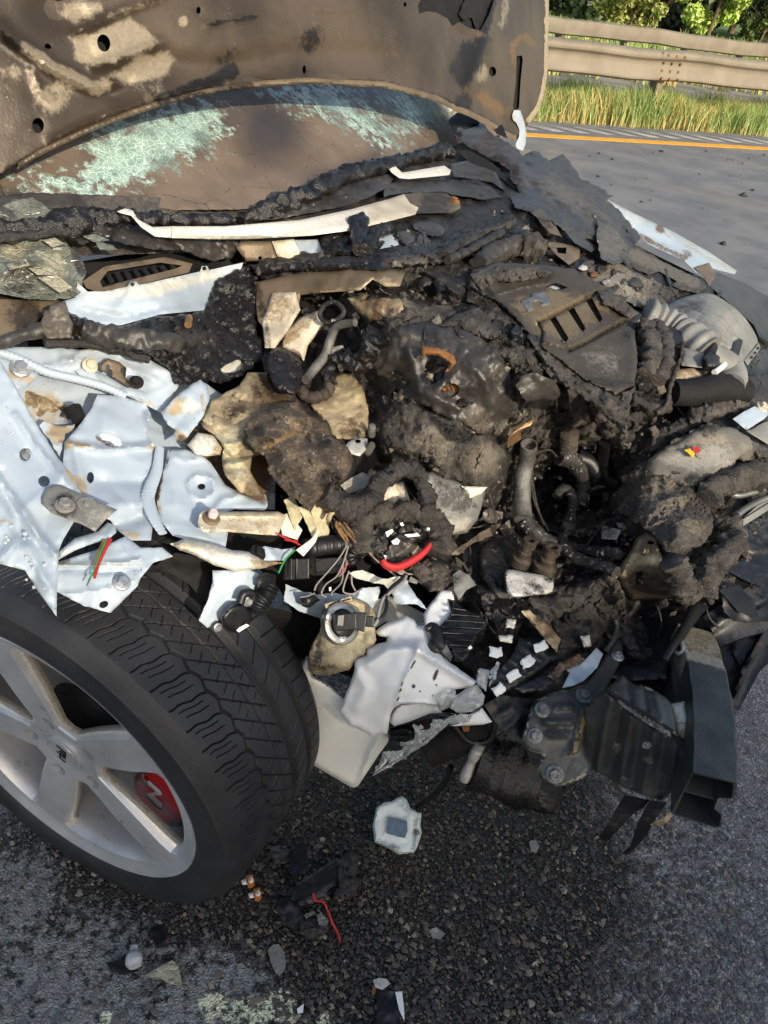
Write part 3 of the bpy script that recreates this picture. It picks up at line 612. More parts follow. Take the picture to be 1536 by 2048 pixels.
# unseen truck added behind the camera to cast the foreground shade
def shade_truck():
    hz = 3.1; c2 = np.array([.22, .38])-SUN_T*(hz-.52)/math.tan(SUN_EL); ex = np.array([.74, .67])     # roof edge whose shade ends across the nose of the car
    root = empty('added_shade_truck', (c2[0], c2[1], 0)); tag(root, 'unseen white box truck added to shade the foreground', 'truck')
    E3 = np.array([ex[0], ex[1], 0]); B3 = np.array([.67, -.74, 0]); o = np.array([c2[0], c2[1], 0]); Z3 = np.array([0, 0, 1.])
    mv = material('truck_paint', [(206,208,208)], .35, bump=.03, var=.03, coat=.3)
    boxes('cargo_box', root, [(o-E3*2.3+Z3*.95, E3*4.6, B3*2.3, Z3*(hz-.95))], mv, bev=.03); boxes('chassis', root, [(o-E3*2.2+B3*.5+Z3*.6, E3*6.4, B3*1.3, Z3*.3)], MT['black'])
    prof = [(2.45, .45), (2.45, 2.5), (3.5, 2.5), (4.0, 1.6), (4.35, 1.35), (4.4, .45)]; k = len(prof)
    V = [o+E3*x+B3*d+Z3*z for d in (.15, 2.15) for x, z in prof]; F = [tuple(range(k))[::-1], tuple(range(k, 2*k))]+[(i, (i+1) % k, k+(i+1) % k, k+i) for i in range(k)]
    b = mesh('cab', V, F, mv, root, False); bm = b.modifiers.new('b', 'BEVEL'); bm.width = .06; bm.segments = 2
    for x in (-1.3, 3.6):
        for d in (.1, 1.95): lathe('wheel', root, o+E3*x+B3*d+Z3*.42, B3, [(.24, 0), (.4, 0), (.42, .03), (.42, .22), (.4, .25), (.24, .25)], MT['black'], 24)
    boxes('side_window', root, [(o+E3*2.7+B3*.135+Z3*1.65, E3*.85, B3*.03, Z3*.65)], MT['black'])
shade_truck()
# ================================================================== THE WRECK
car = empty('burnt_car', (0, .8, 0)); tag(car, 'wrecked pale blue car with burnt out engine bay and raised scorched hood', 'car')
# ------------------------------------------------------------------ front wheel
WC = np.array([0., 0., .3205]); _y, _e = .216, -.0502
WN = np.array([math.sin(_y)*math.cos(_e), -math.cos(_y)*math.cos(_e), math.sin(_e)])
WX = np.cross([0, 0, 1.], WN); WX /= np.linalg.norm(WX); WY = np.cross(WN, WX)
wheel = empty('front_wheel', tuple(WC-np.array(car.location))); wheel.parent = car
def wl(x, y, z): return WC+np.outer(np.atleast_1d(x), WX)+np.outer(np.atleast_1d(y), WY)+np.outer(np.atleast_1d(z), WN)
def wpx(p, z=0.):                                       # pixel -> wheel plane coordinates
    r = ray(p); t = ((WC+WN*z-CAM)@WN)/(r@WN); P = CAM+r*t[:, None]-WC; return np.c_[P@WX, P@WY]
mrub = material('tyre_rubber', [(37,38,41), (84,82,78)], .5, bump=.35, bs=260, var=.25, vs_=14, speck=(110,108,104), sps=420, spd=.01, bdist=.002)
# tyre: profile around, tread cut in real depth
side_o = [(.247, -.004), (.252, .004), (.262, .011), (.275, .0145), (.288, .0135), (.300, .009), (.3035, .009), (.305, .0065), (.3125, -.001)]
nt_ = 220; s_ = np.linspace(0, 1, nt_); tr = [(.3195+.005*math.sin(math.pi*min(1, max(0, s)))**.6, -.012-.207*s) for s in s_]
side_i = [(.3125, -.2295), (.300, -.238), (.28, -.243), (.25, -.23)]
prof = np.array(side_o+tr+side_i); _c = math.radians(45); th_ = np.concatenate([np.linspace(_c-1.75, _c+1.4, 1700, endpoint=False), np.linspace(_c+1.4, _c-1.75+2*math.pi, 220, endpoint=False)]); nth = len(th_); k0 = len(side_o)
Rr = np.repeat(prof[None, :, 0], nth, 0).copy(); Zz = np.repeat(prof[None, :, 1], nth, 0)
TT, SS = np.meshgrid(th_*.32, s_, indexing='ij')        # arc length (m), across 0..1
def saw(x, per): return (x/per) % 1.
def groove(d, wdt, dep): return dep*np.clip(1.25-np.abs(d)/wdt, 0, 1).clip(0, 1)
dep = np.zeros_like(TT); zig = .006*np.abs(2*saw(TT, .034)-1)-.003
X_ = SS*.207                                            # metres across from the outer shoulder
dep = np.maximum(dep, groove(X_-.062-zig, .0021, .006)); dep = np.maximum(dep, groove(X_-.128, .0072, .012)); dep = np.maximum(dep, groove(X_-.170, .0055, .010)); dep = np.maximum(dep, groove(X_-.099+zig*.4, .0013, .003))
def cross(x0, x1, per, slope, wdt, dp, ph=0, wavy=0):
    q = (TT+slope*(X_-x0)+ph+wavy*np.sin(X_*230)) % per; q = np.minimum(q, per-q); return np.where((X_ > x0) & (X_ < x1), groove(q, wdt, dp), 0)
dep = np.maximum(dep, cross(.004, .062, .034, .35, .0011, .0055, 0, .0012))
dep = np.maximum(dep, cross(.012, .046, .034, .35, .0007, .0036, .0115, .0006)); dep = np.maximum(dep, cross(.016, .05, .034, .35, .0007, .0036, .0225, .0006))
dep = np.maximum(dep, cross(.062, .128, .034, 1.15, .0011, .0045)); dep = np.maximum(dep, cross(.076, .090, .017, -.55, .0007, .0032, .004)); dep = np.maximum(dep, cross(.107, .117, .017, -.45, .0007, .0032, .009))
dep = np.maximum(dep, cross(.133, .164, .034, -.7, .0010, .004, .01)); dep = np.maximum(dep, cross(.172, .22, .028, .2, .0012, .004, .005))
Rr[:, k0:k0+nt_] -= dep*.75
rib = (np.arange(nth) % 4 < 2)*.0006; Rr[:, 5:8] += 0; Zz = Zz.copy(); Zz[:, 6:8] += rib[:, None]
m_ = len(prof); V = wl((Rr*np.cos(th_)[:, None]).ravel(), (Rr*np.sin(th_)[:, None]).ravel(), Zz.ravel())
ii, jj = np.meshgrid(np.arange(nth), np.arange(m_-1), indexing='ij'); ii = ii.ravel(); jj = jj.ravel(); i2 = (ii+1) % nth
F = np.c_[ii*m_+jj, i2*m_+jj, i2*m_+jj+1, ii*m_+jj+1]
flatshade(mesh('tyre', V, F, mrub, wheel, True, np.zeros((len(V), 3))), 38)
# rim
mal = material('dusty_alloy_lit_flanks', [(186,188,191), (212,207,197), (158,146,128), (176,178,180)], .3, metal=.4, bump=.12, bs=240, var=.12, vs_=14, speck=(196,190,180), sps=520, spd=.02, brk=.7)
mal2 = material('brake_dust_alloy', [(120,106,88), (84,66,48)], .5, metal=.35, bump=.2, bs=200, var=.3, vs_=18, speck=(170,160,146), sps=420, spd=.03)
def wlathe(name, pr, mat, segs=160, parent=wheel):
    pr = np.array(pr); a = np.linspace(0, 2*math.pi, segs, endpoint=False); V = wl((pr[:, 0][:, None]*np.cos(a)).ravel(), (pr[:, 0][:, None]*np.sin(a)).ravel(), np.repeat(pr[:, 1], segs))
    F = [(i*segs+j, i*segs+(j+1) % segs, (i+1)*segs+(j+1) % segs, (i+1)*segs+j) for i in range(len(pr)-1) for j in range(segs)]
    o = mesh(name, V, F, mat, parent, True, np.zeros((len(V), 3))); return flatshade(o, 35)
wlathe('rim', [(.2505, -.006), (.252, .002), (.2495, .0045), (.2455, .0035), (.2405, -.001), (.226, -.004), (.223, -.012), (.221, -.03), (.223, -.06), (.224, -.18), (.238, -.215), (.238, -.22), (.222, -.215), (.219, -.06)], mal)
ang = math.radians(37.3)
# star of five spokes, one outline with wheel-bolt holes, sides flaring inwards
def star(r0, r1, w0, w1):
    pts = []
    for i in range(5):
        a = ang+i*2*math.pi/5; c, s = math.cos(a), math.sin(a); b = ang+(i+.5)*2*math.pi/5
        for r, wv_ in ((.060+r0, w0*.94), (.085, w0), (.12, w0+.003), (.16, w0+.004), (.195, w0+.003), (.215, w0+.005), (.2255, w1)): pts.append((r*c+wv_*s, r*s-wv_*c))
        pts.append((.2275*c, .2275*s))
        for r, wv_ in ((.2255, w1), (.215, w0+.005), (.195, w0+.003), (.16, w0+.004), (.12, w0+.003), (.085, w0), (.060+r0, w0*.94)): pts.append((r*c-wv_*s, r*s+wv_*c))
        pts.append(((.061+r0)*math.cos(b), (.061+r0)*math.sin(b)))
    return np.array(pts)
st0 = star(0, 0, .0255, .043); st1 = star(.006, 0, .0325, .047); st5 = star(.002, 0, .0272, .0445)
lug = [ell(.062*math.cos(ang+i*1.2566-.05), .062*math.sin(ang+i*1.2566-.05), .0125, .0125, 0, 16) for i in range(5)]
pts = np.vstack([st0]+lug); ed = []; n0 = 0
gg = np.stack(np.meshgrid(np.arange(-.23, .23, .012), np.arange(-.23, .23, .012)), -1).reshape(-1, 2)+.001; ok = inside(gg, st0) & (dist_line(gg, st0, True) > .004)
for L in lug: ok &= dist_line(gg, L, True) > .004; ok &= ~inside(gg, L)
for L in [st0]+lug: ed += [(n0+i, n0+(i+1) % len(L)) for i in range(len(L))]; n0 += len(L)
r_ = delaunay_2d_cdt([Vector(q) for q in np.vstack([pts, gg[ok]])], ed, [], 0, 1e-7); v2 = np.array([tuple(v) for v in r_[0]]); F = np.array(r_[2]); ce = v2[F].mean(1); ok = inside(ce, st0)
for L in lug: ok &= ~inside(ce, L)
F = [tuple(f) for f in F[ok]]; rad = np.hypot(v2[:, 0], v2[:, 1]); zf = -.004-.010*np.clip((.2-rad)/.16, 0, 1)**1.3
V = list(wl(v2[:, 0], v2[:, 1], zf)); nA = len(V); n1_ = len(st0)
V += list(wl(st5[:, 0], st5[:, 1], zf[:n1_]-.0025)); V += list(wl(st1[:, 0], st1[:, 1], np.full(n1_, -.016))); V += list(wl(st1[:, 0], st1[:, 1], np.full(n1_, -.027)))
for i in range(n1_): j = (i+1) % n1_; F += [(i, j, nA+j, nA+i), (nA+i, nA+j, nA+n1_+j, nA+n1_+i), (nA+n1_+i, nA+n1_+j, nA+2*n1_+j, nA+2*n1_+i)]
off_ = n1_
for L in lug:
    s = len(V); zz = -.004-.010*np.clip((.2-.062)/.16, 0, 1)**1.3; V += list(wl(L[:, 0], L[:, 1], np.full(16, zz-.022)))
    for i in range(16): j = (i+1) % 16; F.append((off_+i, s+i, s+j, off_+j))
    F.append(tuple(range(s, s+16))); off_ += 16
mk = np.zeros((len(V), 3)); mk[nA+n1_:nA+2*n1_, 0] = 1; mk[nA+2*n1_:nA+3*n1_, 1] = 1; mk[nA+3*n1_:, 1] = 1  # flanks painted paler to imitate sky reflection; inner edges and bolt-hole floors darker
flatshade(mesh('spokes', V, F, mal, wheel, True, mk), 28)
for i in range(5): lathe('wheel_bolt', wheel, wl(lug[i][:, 0].mean(), lug[i][:, 1].mean()  , -.037)[0], WN, [(.008, 0), (.008, .006), (.006, .008)], mal2, 6, False)
wlathe('centre_cap', [(.0335, -.022), (.0335, -.011), (.031, -.0095), (.0285, -.0095), (.028, -.0105), (.027, -.0105), (.0265, -.0092), (.012, -.0088), (.0005, -.0088)], mal, 48)
wlathe('brake_disc', [(.04, -.07), (.078, -.07), (.08, -.075), (.165, -.075), (.166, -.1), (.08, -.1)], MT['steel'], 96)
wlathe('hub_carrier', [(.0005, -.062), (.075, -.062), (.1, -.12), (.2, -.19), (.215, -.2)], MT['dark'], 48)
# cap lettering
def text_mesh(name, txt, size, ext, C, ux, uy, mat, parent, shear=0., bold=0.):
    cu = bpy.data.curves.new('t', 'FONT'); cu.body = txt; cu.size = size; cu.extrude = ext; cu.align_x = 'CENTER'; cu.align_y = 'CENTER'; cu.shear = shear; cu.offset = bold
    o = bpy.data.objects.new('t', cu); col.objects.link(o); bpy.context.view_layer.update(); me = bpy.data.meshes.new_from_object(o.evaluated_get(bpy.context.evaluated_depsgraph_get())); bpy.data.objects.remove(o)
    v = np.zeros(len(me.vertices)*3); me.vertices.foreach_get('co', v); v = v.reshape(-1, 3); ux, uy = np.asarray(ux), np.asarray(uy); n = np.cross(ux, uy)
    W_ = np.asarray(C)+np.outer(v[:, 0], ux)+np.outer(v[:, 1], uy)+np.outer(v[:, 2], n); F = [tuple(p.vertices) for p in me.polygons]; bpy.data.meshes.remove(me)
    return mesh(name, W_, F, mat, parent, False)
a_t = wpx([(118, 1525), (120, 1497)], -.009); dv = a_t[1]-a_t[0]; dv /= np.linalg.norm(dv); ux = WX*dv[0]+WY*dv[1]; uy = np.cross(WN, ux)
text_mesh('cap_lettering', 'rial', .027, .0006, wl(0, 0, -.0084)[0], ux, uy, MT['black'], wheel, .2, .0002)
# caliper with emblem
fnW = lambda z: (lambda p: ((WC+WN*z-CAM)@WN)/(ray(p)@WN))
cal = sheet('brake_caliper', wheel, Q('d', '1020,1170 1090,1130 1200,1120 1300,1140 1370,1260 1420,1400 1430,1480 1380,1560 1280,1540 1180,1450 1090,1360 1040,1280'), MT['red'], 0, .05, .022, 26, fn=fnW(-.066), step=6, sm=1, masks={'r': [('b', *Q('d', '1330,1530')[0], 12, .9), ('b', *Q('d', '1050,1180')[0], 8, .8)]})
fcal = lambda p: fnW(-.066)(p)-.0245/np.linalg.norm(ray(p), axis=1)
sheet('caliper_emblem', wheel, Q('d', '1110,1190 1150,1200 1230,1270 1245,1300 1225,1312 1180,1305 1250,1375 1245,1410 1210,1395 1130,1310 1135,1290 1160,1290 1200,1280 1130,1225'), MT['print'], 0, .002, fn=fcal, step=5)
sheet('caliper_emblem', wheel, Q('d', '1130,1313 1215,1398 1245,1412 1235,1420 1195,1402 1128,1328'), MT['black'], .0004, .002, fn=fcal, step=5)
sheet('brake_hose_clip', wheel, Q('d', '1090,1150 1105,1150 1112,1185 1135,1200 1130,1225 1105,1230 1090,1210'), MT['greyp'], .002, .006, .002, 4, fn=fcal, step=4)
# wheel arch liner and the dark space behind
sheet('wheel_arch_liner', car, Q(7, '-80,-120 300,-160 600,-130 820,-20 1000,60 1200,140 1260,300 1230,420 1150,300 1000,180 800,60 500,-40 200,-80 -80,-60'), MT['black'], -.24, .02, amp=.004, fr=25, step=16)
# ------------------------------------------------------------------ windscreen and hood
def g_screen(P): return -(P[:, 0]-(-.37-(P[:, 2]-.9)/.55-.16*((P[:, 1]-.85)/.75)**2))
fscr = fn_implicit(g_screen)
teal = [('p', Q(1, '80,720 120,690 320,690 360,640 330,560 420,520 560,460 640,430 780,400 880,440 900,500 860,580 760,640 640,690 520,740 420,770 300,790 120,760'), 26, .9), ('p', Q(1, '1060,360 1180,335 1330,345 1460,420 1560,500 1600,590 1420,530 1330,480 1200,430'), 26, .92),
        ('p', Q(2, '-20,380 120,370 230,400 300,440 250,480 120,520 20,560 -40,520 60,470'), 22, .85)]
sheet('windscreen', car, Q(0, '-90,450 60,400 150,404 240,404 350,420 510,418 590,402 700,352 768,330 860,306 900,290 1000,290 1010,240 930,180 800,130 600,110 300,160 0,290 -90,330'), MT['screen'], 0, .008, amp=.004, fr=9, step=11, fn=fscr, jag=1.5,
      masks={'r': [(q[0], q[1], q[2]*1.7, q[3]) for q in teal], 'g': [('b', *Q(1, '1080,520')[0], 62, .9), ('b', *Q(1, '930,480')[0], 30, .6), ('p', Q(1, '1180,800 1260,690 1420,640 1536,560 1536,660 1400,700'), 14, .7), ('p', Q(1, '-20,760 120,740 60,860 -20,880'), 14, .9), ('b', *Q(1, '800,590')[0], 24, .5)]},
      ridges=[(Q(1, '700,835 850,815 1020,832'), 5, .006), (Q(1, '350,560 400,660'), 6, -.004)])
def g_hood(P):
    y = P[:, 1]-.85; return -(P[:, 0]-(-.485-.42*(P[:, 2]-1.0)-.12*y**2+.05*y))
fhood = fn_implicit(g_hood)
edge_px = Q(1, '-90,750 0,710 70,670 150,622 330,535 520,460 640,420 840,372 1040,343 1230,330 1536,345 1656,375 1746,400 1826,440 1876,460 1956,500 2026,545 2066,562')
hood_poly = np.vstack([Q(0, '-90,-60 1100,-60'), Q(2, '660,0 655,280 640,390 600,460'), edge_px[::-1]])
def E1(k, x, y, rx, ry, rot=0): c = Q(k, f'{x},{y}')[0]; return ell(c[0], c[1], rx/2, ry/2, rot)
slot = Q(2, '530,225 552,222 555,240 546,330 540,432 520,445 515,425 528,330')
torn = Q(2, '135,20 160,-20 460,-60 440,0 420,60 385,122 340,112 300,88 272,105 255,75 210,50 170,45 140,55')
hood = sheet('hood', car, hood_poly, MT['hood'], 0, .012, .008, 7, amp=.006, fr=6, step=9, fn=fhood,
    holes=[E1(1, 415, 172, 26, 35, -.2), E1(1, 152, 502, 24, 31), E1(1, 192, 185, 14, 10, .4), E1(1, 794, 41, 9, 14), E1(1, 1217, 278, 7, 17), E1(1, 232, -6, 22, 10), E1(2, 434, 286, 15, 19), E1(2, 84, 18, 6, 9), slot, torn],
    ridges=[(Q(1, '0,110 80,180 200,270 320,330 380,355 470,330'), 15, .022), (Q(1, '300,130 420,80 540,20 640,-20'), 12, .016), (Q(1, '380,270 480,240 640,170'), 12, .014), (Q(1, '130,280 150,350 200,390'), 9, .008),
            (Q(1, '440,350 640,260 840,280 1000,260 1200,230 1400,230 1536,240'), 40, -.02), (Q(1, '200,560 400,470 640,390 840,345 1040,318 1230,305 1536,315'), 7, .012),
            (Q(1, '820,105 1040,65'), 7, .007), (Q(1, '1260,40 1420,30'), 7, .006), (Q(2, '430,20 420,130 340,350'), 16, .03), (Q(2, '300,150 280,300'), 30, -.022), (Q(2, '520,250 520,180 560,145 600,190 590,330 560,450'), 7, .008),
            (Q(2, '560,-40 545,100 500,250'), 18, .012), (Q(2, '640,0 632,300 600,420'), 6, .012)],
    dents=[(*Q(1, '230,30')[0], 60, -.03), (*Q(1, '415,172')[0], 26, .006), (*Q(1, '550,280')[0], 45, .012), (*Q(2, '230,60')[0], 40, -.01), (*Q(2, '300,420')[0], 30, .012)],
    masks={'r': [('p', Q(1, '290,150 400,120 520,60 640,160 620,190 520,220 460,250 380,270 300,240'), 12, .95), ('p', Q(1, '430,300 560,220 680,200 710,240 680,290 600,330 480,345'), 16, .9), ('l', Q(1, '100,190 200,260 300,320 380,355 420,340'), 16, .8),
                 ('b', *Q(1, '230,380')[0], 42, .62), ('p', Q(1, '170,0 420,0 420,50 300,110 240,70'), 14, .8), ('b', *Q(1, '40,300')[0], 40, .55), ('l', Q(1, '440,60 640,0'), 10, .62), ('b', *Q(1, '620,380')[0], 40, .5), ('b', *Q(2, '390,290')[0], 22, .7), ('l', Q(2, '470,100 490,0'), 10, .62), ('l', Q(1, '120,290 140,350 180,380'), 8, .7), ('b', *Q(1, '735,85')[0], 12, .8)],
           'g': [('p', Q(1, '0,110 60,150 110,200 60,220 0,200'), 12, .9), ('b', *Q(1, '1240,160')[0], 34, .62), ('l', Q(1, '640,400 860,320 930,280'), 16, .75), ('l', Q(1, '880,240 960,200'), 14, .55), ('l', Q(1, '830,100 1030,66'), 6, .7), ('p', Q(2, '250,280 300,170 420,120 440,160 380,300 330,380 280,330'), 12, .75), ('l', edge_px, 12, .75), ('l', Q(2, '430,-20 400,110'), 14, .9), ('b', *Q(2, '320,410')[0], 20, .8)],
           'b': [('p', Q(2, '350,370 420,360 500,420 520,470 440,470 390,430'), 16, .85), ('l', Q(2, '520,260 515,180 560,140 600,180'), 8, .7), ('b', *Q(2, '470,470')[0], 24, .5), ('b', *Q(2, '380,130')[0], 14, .5)]})
sheet('hood_rear_lip', hood, np.vstack([edge_px[2:19]+[0, -10], (edge_px[2:19]+[0, 3])[::-1]]), MT['brown'], .014, .012, .008, 6, amp=.002, fr=30, step=5, fn=fhood, masks={'g': [('l', Q(1, '640,410 1000,345'), 10, .7)]})
sheet('hood_side_flange', hood, Q(2, '641,-60 661,-60 655,280 641,392 604,468 580,492 560,488 604,430 626,370 638,280'), MT['brown'], .012, .01, .005, 5, fn=fhood, step=5, masks={'r': [('l', Q(2, '650,-40 648,280 620,420 580,480'), 8, .75)]})
sheet('hood_outer_skin', hood, Q(0, '-90,-60 1098,-60 1094,60 1092,140 1080,190 1060,222 1030,250 960,220 760,152 600,150 450,165 320,196 180,262 60,318 -90,372'), MT['dark'], -.03, .004, amp=.004, fr=8, step=16, fn=fhood)  # coloured near black so the hood holes read as deep shade
sheet('hinge_arm', hood, Q(2, '512,462 520,440 546,442 562,490 570,530 566,580 556,604 532,594 526,578 540,548 542,520 530,492 516,480'), MT['paint'], .02, .012, .006, 6, fn=fhood, step=4, masks={'r': [('l', Q(2, '510,470 480,520'), 8, .8)]})
sheet('torn_liner', hood, Q(2, '300,60 330,-20 420,-30 440,10 420,70 395,118 370,122 350,70 320,80'), MT['dark'], -.01, .004, amp=.01, fr=40, step=6, fn=fhood, jag=2)
# ------------------------------------------------------------------ engine bay: what lies deepest first
def S(name, k, s, mat, off=0., th=.008, parent=car, **kw): return sheet(name, parent, Q(k, s), MT[mat], off, th, **kw)
def T(name, k, s, r, mat, off=0., parent=car, **kw): return tube(name, parent, Q(k, s), r, MT[mat], off, **kw)
def B(k, x, y, r, a=.9): c = Q(k, f'{x},{y}')[0]; return ('b', c[0], c[1], r, a)
def Pm(k, s, fe=10, a=.9): return ('p', Q(k, s), fe, a)
def Lm(k, s, wd=8, a=.9): return ('l', Q(k, s), wd, a)
def Bo(k, x, y, r, mat='bolt', off=.004, parent=car, **kw): return bolt(parent, Q(k, f'{x},{y}')[0], r, MT[mat], off, **kw)
S('bay_dark_backing', 0, '-60,560 300,500 520,470 900,330 1000,300 1250,480 1536,620 1600,1250 1420,1300 1240,1400 1000,1440 860,1420 640,1330 560,1180 500,1120 480,1000 520,800 200,760 -60,700', 'dark', -.17, .02, amp=.03, fr=14, step=22)  # near-black backing sheet added beneath the bay to block ground light
S('scuttle_panel', 0, '-90,400 60,385 350,395 600,380 800,310 1000,270 1010,340 800,420 500,500 -90,520', 'melt', -.05, .012, amp=.008, fr=12, step=12, masks={'r': [B(0, 300, 430, 200, .6)]})
# cowl and firewall, left to right
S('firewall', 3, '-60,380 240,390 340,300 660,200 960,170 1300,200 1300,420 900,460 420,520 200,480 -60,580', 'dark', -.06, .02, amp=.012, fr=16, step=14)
S('plenum_panel', 3, '-60,395 130,400 245,400 190,440 130,505 -60,590', 'brown', -.03, .006, amp=.01, fr=14, step=9, masks={'g': [B(3, 100, 470, 40, .8)]})
S('crumpled_screen_corner', 3, '-60,190 60,165 170,150 260,170 320,225 345,290 322,372 300,390 180,402 60,388 -60,360', 'glassdirt', .0, .012, amp=.014, fr=18, oct=4, step=8, jag=3, ridges=[(Q(3, '30,250 160,260 320,380'), 9, .02), (Q(3, '0,300 150,200 260,190'), 8, .015)], masks={'r': [B(3, 210, 280, 40, .6), B(3, 60, 210, 30, .7)], 'g': [B(3, 80, 330, 44, .65), Lm(3, '300,200 330,290', 12, .8)]})
for s in ('110,270 200,262 250,300 150,300', '150,310 230,300 290,350 240,372', '20,250 100,230 120,262 40,280', '330,145 380,135 440,160 380,170', '380,165 450,180 470,200 400,200', '170,160 220,150 260,175 210,190'):
    S('glass_shard', 3, s, 'glassdirt', .022, .006, amp=.006, fr=30, step=6, masks={'r': [B(3, 200, 280, 90, .8)]})
S('glass_shard', 1, '-40,850 60,800 130,785 225,858 120,882 -40,892', 'glassdirt', .015, .006, amp=.012, fr=25, step=7, jag=2, masks={'g': [B(1, 20, 860, 30, .6)]})
S('cowl_crust', 3, '330,180 420,150 480,170 620,200 740,205 840,245 930,232 965,190 945,160 600,150 500,110 300,90 250,130', 'melt', .0, .02, bulge=.012, amp=.014, fr=30, step=7, jag=3)
S('vent_frame', 3, '330,325 420,265 660,228 770,255 755,290 510,350 395,372 345,352', 'brown', -.012, .01, amp=.002, step=8, holes=[Q(3, '400,325 430,285 640,250 730,262 700,275 480,330 410,350')])
for i in range(8):
    x = 425+i*36; S('vent_slat', 3, f'{x},{292-i*5} {x+12},{288-i*5} {x+34},{326-i*7} {x+20},{331-i*7}', 'dark', -.014, .006, step=7)
S('cowl_panel', 3, '310,330 350,366 420,366 510,346 520,326 545,324 556,340 800,286 808,264 828,264 838,280 972,250 962,290 870,330 830,440 700,452 640,458 480,502 420,507 300,472 238,410 300,390', 'paint', .004, .004, bulge=.004, bw=6, amp=.004, fr=8, step=7, holes=[E1(3, 530, 337, 9, 8), E1(3, 817, 274, 9, 8)],
  ridges=[(Q(3, '330,440 480,470 640,430 860,390'), 10, -.012)], masks={'b': [Pm(3, '320,350 800,290 960,255 850,330 600,400 340,420', 14, .75)], 'r': [Lm(3, '800,290 960,250', 6, .5)]})
S('cowl_bracket', 3, '945,190 965,165 1082,165 1112,240 985,246', 'brown', .01, .006, bulge=.004, bw=5, step=6, holes=[E1(3, 1040, 232, 8, 7)])
S('cowl_bracket', 3, '1087,165 1176,156 1202,216 1160,247 1116,242', 'cream', .012, .006, bulge=.003, bw=5, step=6, masks={'b': [B(3, 1170, 180, 20)]})
S('inner_panel', 3, '1180,160 1272,158 1295,222 1206,234', 'paint', .002, .005, amp=.003, step=7)
T('charred_cowl_bar', 1, '-40,925 120,915 260,905 340,880 440,868 560,872 700,882 930,880', [.013, .012, .024, .018, .012, .010, .011, .008], 'tar', .012, amp=.007, fr=60, segs=12, n=8)
T('charred_cowl_strip', 1, '-40,950 150,940 300,915', [.008, .007, .006], 'char', .02, amp=.004, n=8)
T('screen_seal', 1, '960,888 1100,830 1250,770 1400,700 1536,668 1640,636 1740,612 1800,605', [.010, .016, .018, .020, .019, .014, .018, .016], 'tar', .012, amp=.008, fr=60, segs=12, n=8)
S('screen_seal_flap', 1, '1010,880 1160,820 1300,765 1440,720 1536,700 1600,690 1536,760 1400,820 1250,850 1100,880', 'melt', .002, .012, amp=.008, fr=40, step=8, jag=2)
# wiper arms
wa = S('wiper_arm', 1, '688,905 900,905 1200,880 1400,838 1560,795 1616,775 1640,812 1674,830 1662,858 1560,884 1400,922 1250,942 1000,956 860,957 688,952', 'cream', .045, .014, bulge=.007, bw=9, step=6, ridges=[(Q(1, '690,938 1000,942 1250,925 1620,850'), 4, .003)], masks={'b': [B(1, 1000, 920, 250, .9)], 'g': [B(1, 1180, 915, 8, .8), B(1, 1340, 858, 5, .8), B(1, 1385, 850, 4, .8)], 'r': [B(1, 1500, 850, 26, .5)]}, label='long bleached wiper arm')
S('wiper_hook', 1, '468,846 500,833 531,842 550,876 610,908 690,905 690,952 620,946 562,906 524,862 480,852', 'cream', .04, .01, parent=wa, bulge=.006, bw=7, step=5, masks={'b': [B(1, 580, 900, 90, .9)]})
wb = S('wiper_arm', 2, '5,655 38,658 72,690 100,686 240,662 268,680 262,700 100,716 62,713 30,690', 'cream', .04, .012, bulge=.006, bw=6, step=5, masks={'b': [B(2, 120, 690, 90)], 'g': [Lm(2, '160,680 268,672', 5, .75)]}, label='short bleached wiper arm')
S('wiper_linkage', 2, '268,655 330,642 450,690 480,760 430,730 340,712 280,706', 'melt', .03, .015, bulge=.01, bw=8, amp=.004, step=6)
S('wiper_linkage', 2, '80,776 150,770 235,770 302,802 306,832 270,852 132,854 138,830 108,812', 'brown', .035, .012, bulge=.006, bw=8, amp=.003, step=6, masks={'g': [B(2, 200, 830, 50, .7)]})
Bo(2, 281, 805, 7, 'rust', .042)
S('cowl_grille', 2, '0,740 100,720 280,720 420,740 470,790 400,800 230,768 80,772 0,790', 'melt', .004, .012, amp=.008, fr=40, step=7, jag=2)
S('cowl_drape', 2, '330,640 460,650 520,730 540,790 500,850 420,880 330,860 300,800 340,740', 'dark', -.05, .02, amp=.01, step=9)
# charred harness lying over the strut tower
S('melted_harness', 3, '185,425 250,405 278,450 330,470 420,500 500,500 600,467 700,462 820,440 862,320 940,280 1010,258 1034,300 1022,520 1062,560 1046,650 962,705 880,738 832,718 812,748 790,716 700,742 680,682 600,622 440,592 330,562 300,578 180,582 160,530 140,500 180,480', 'tar', .015, .03, bulge=.03, bw=26, amp=.012, fr=38, oct=5, step=6, jag=4, holes=[smoothpoly(Q(3, '880,672 960,632 986,650 950,690 892,692'), 1)],
  masks={'r': [Pm(3, '330,480 420,520 560,510 640,560 440,580 330,550', 16, .75), Pm(3, '560,540 720,500 860,520 900,600 700,600', 18, .6), B(3, 230, 520, 40, .7)]}, ridges=[(Q(3, '330,520 500,540 700,580 900,560'), 22, .012)])
S('harness_clip', 3, '178,440 265,432 292,500 284,552 190,556 160,512', 'melt', .045, .02, bulge=.012, bw=14, amp=.006, step=6, masks={'r': [B(3, 230, 500, 60, .8)]})
S('harness_clip', 3, '200,418 262,405 276,450 230,475 190,462', 'melt', .05, .02, bulge=.012, bw=10, amp=.005, step=6, masks={'r': [B(3, 240, 440, 60, .7)]})
T('harness_conduit', 3, '-40,590 60,552 130,528 180,520', [.008, .009, .010], 'melt', .03, n=8, amp=.002)
T('harness_conduit', 3, '330,520 440,545 560,560 680,570 780,560', [.014, .016, .015, .013, .01], 'melt', .045, n=8, amp=.005, segs=12)
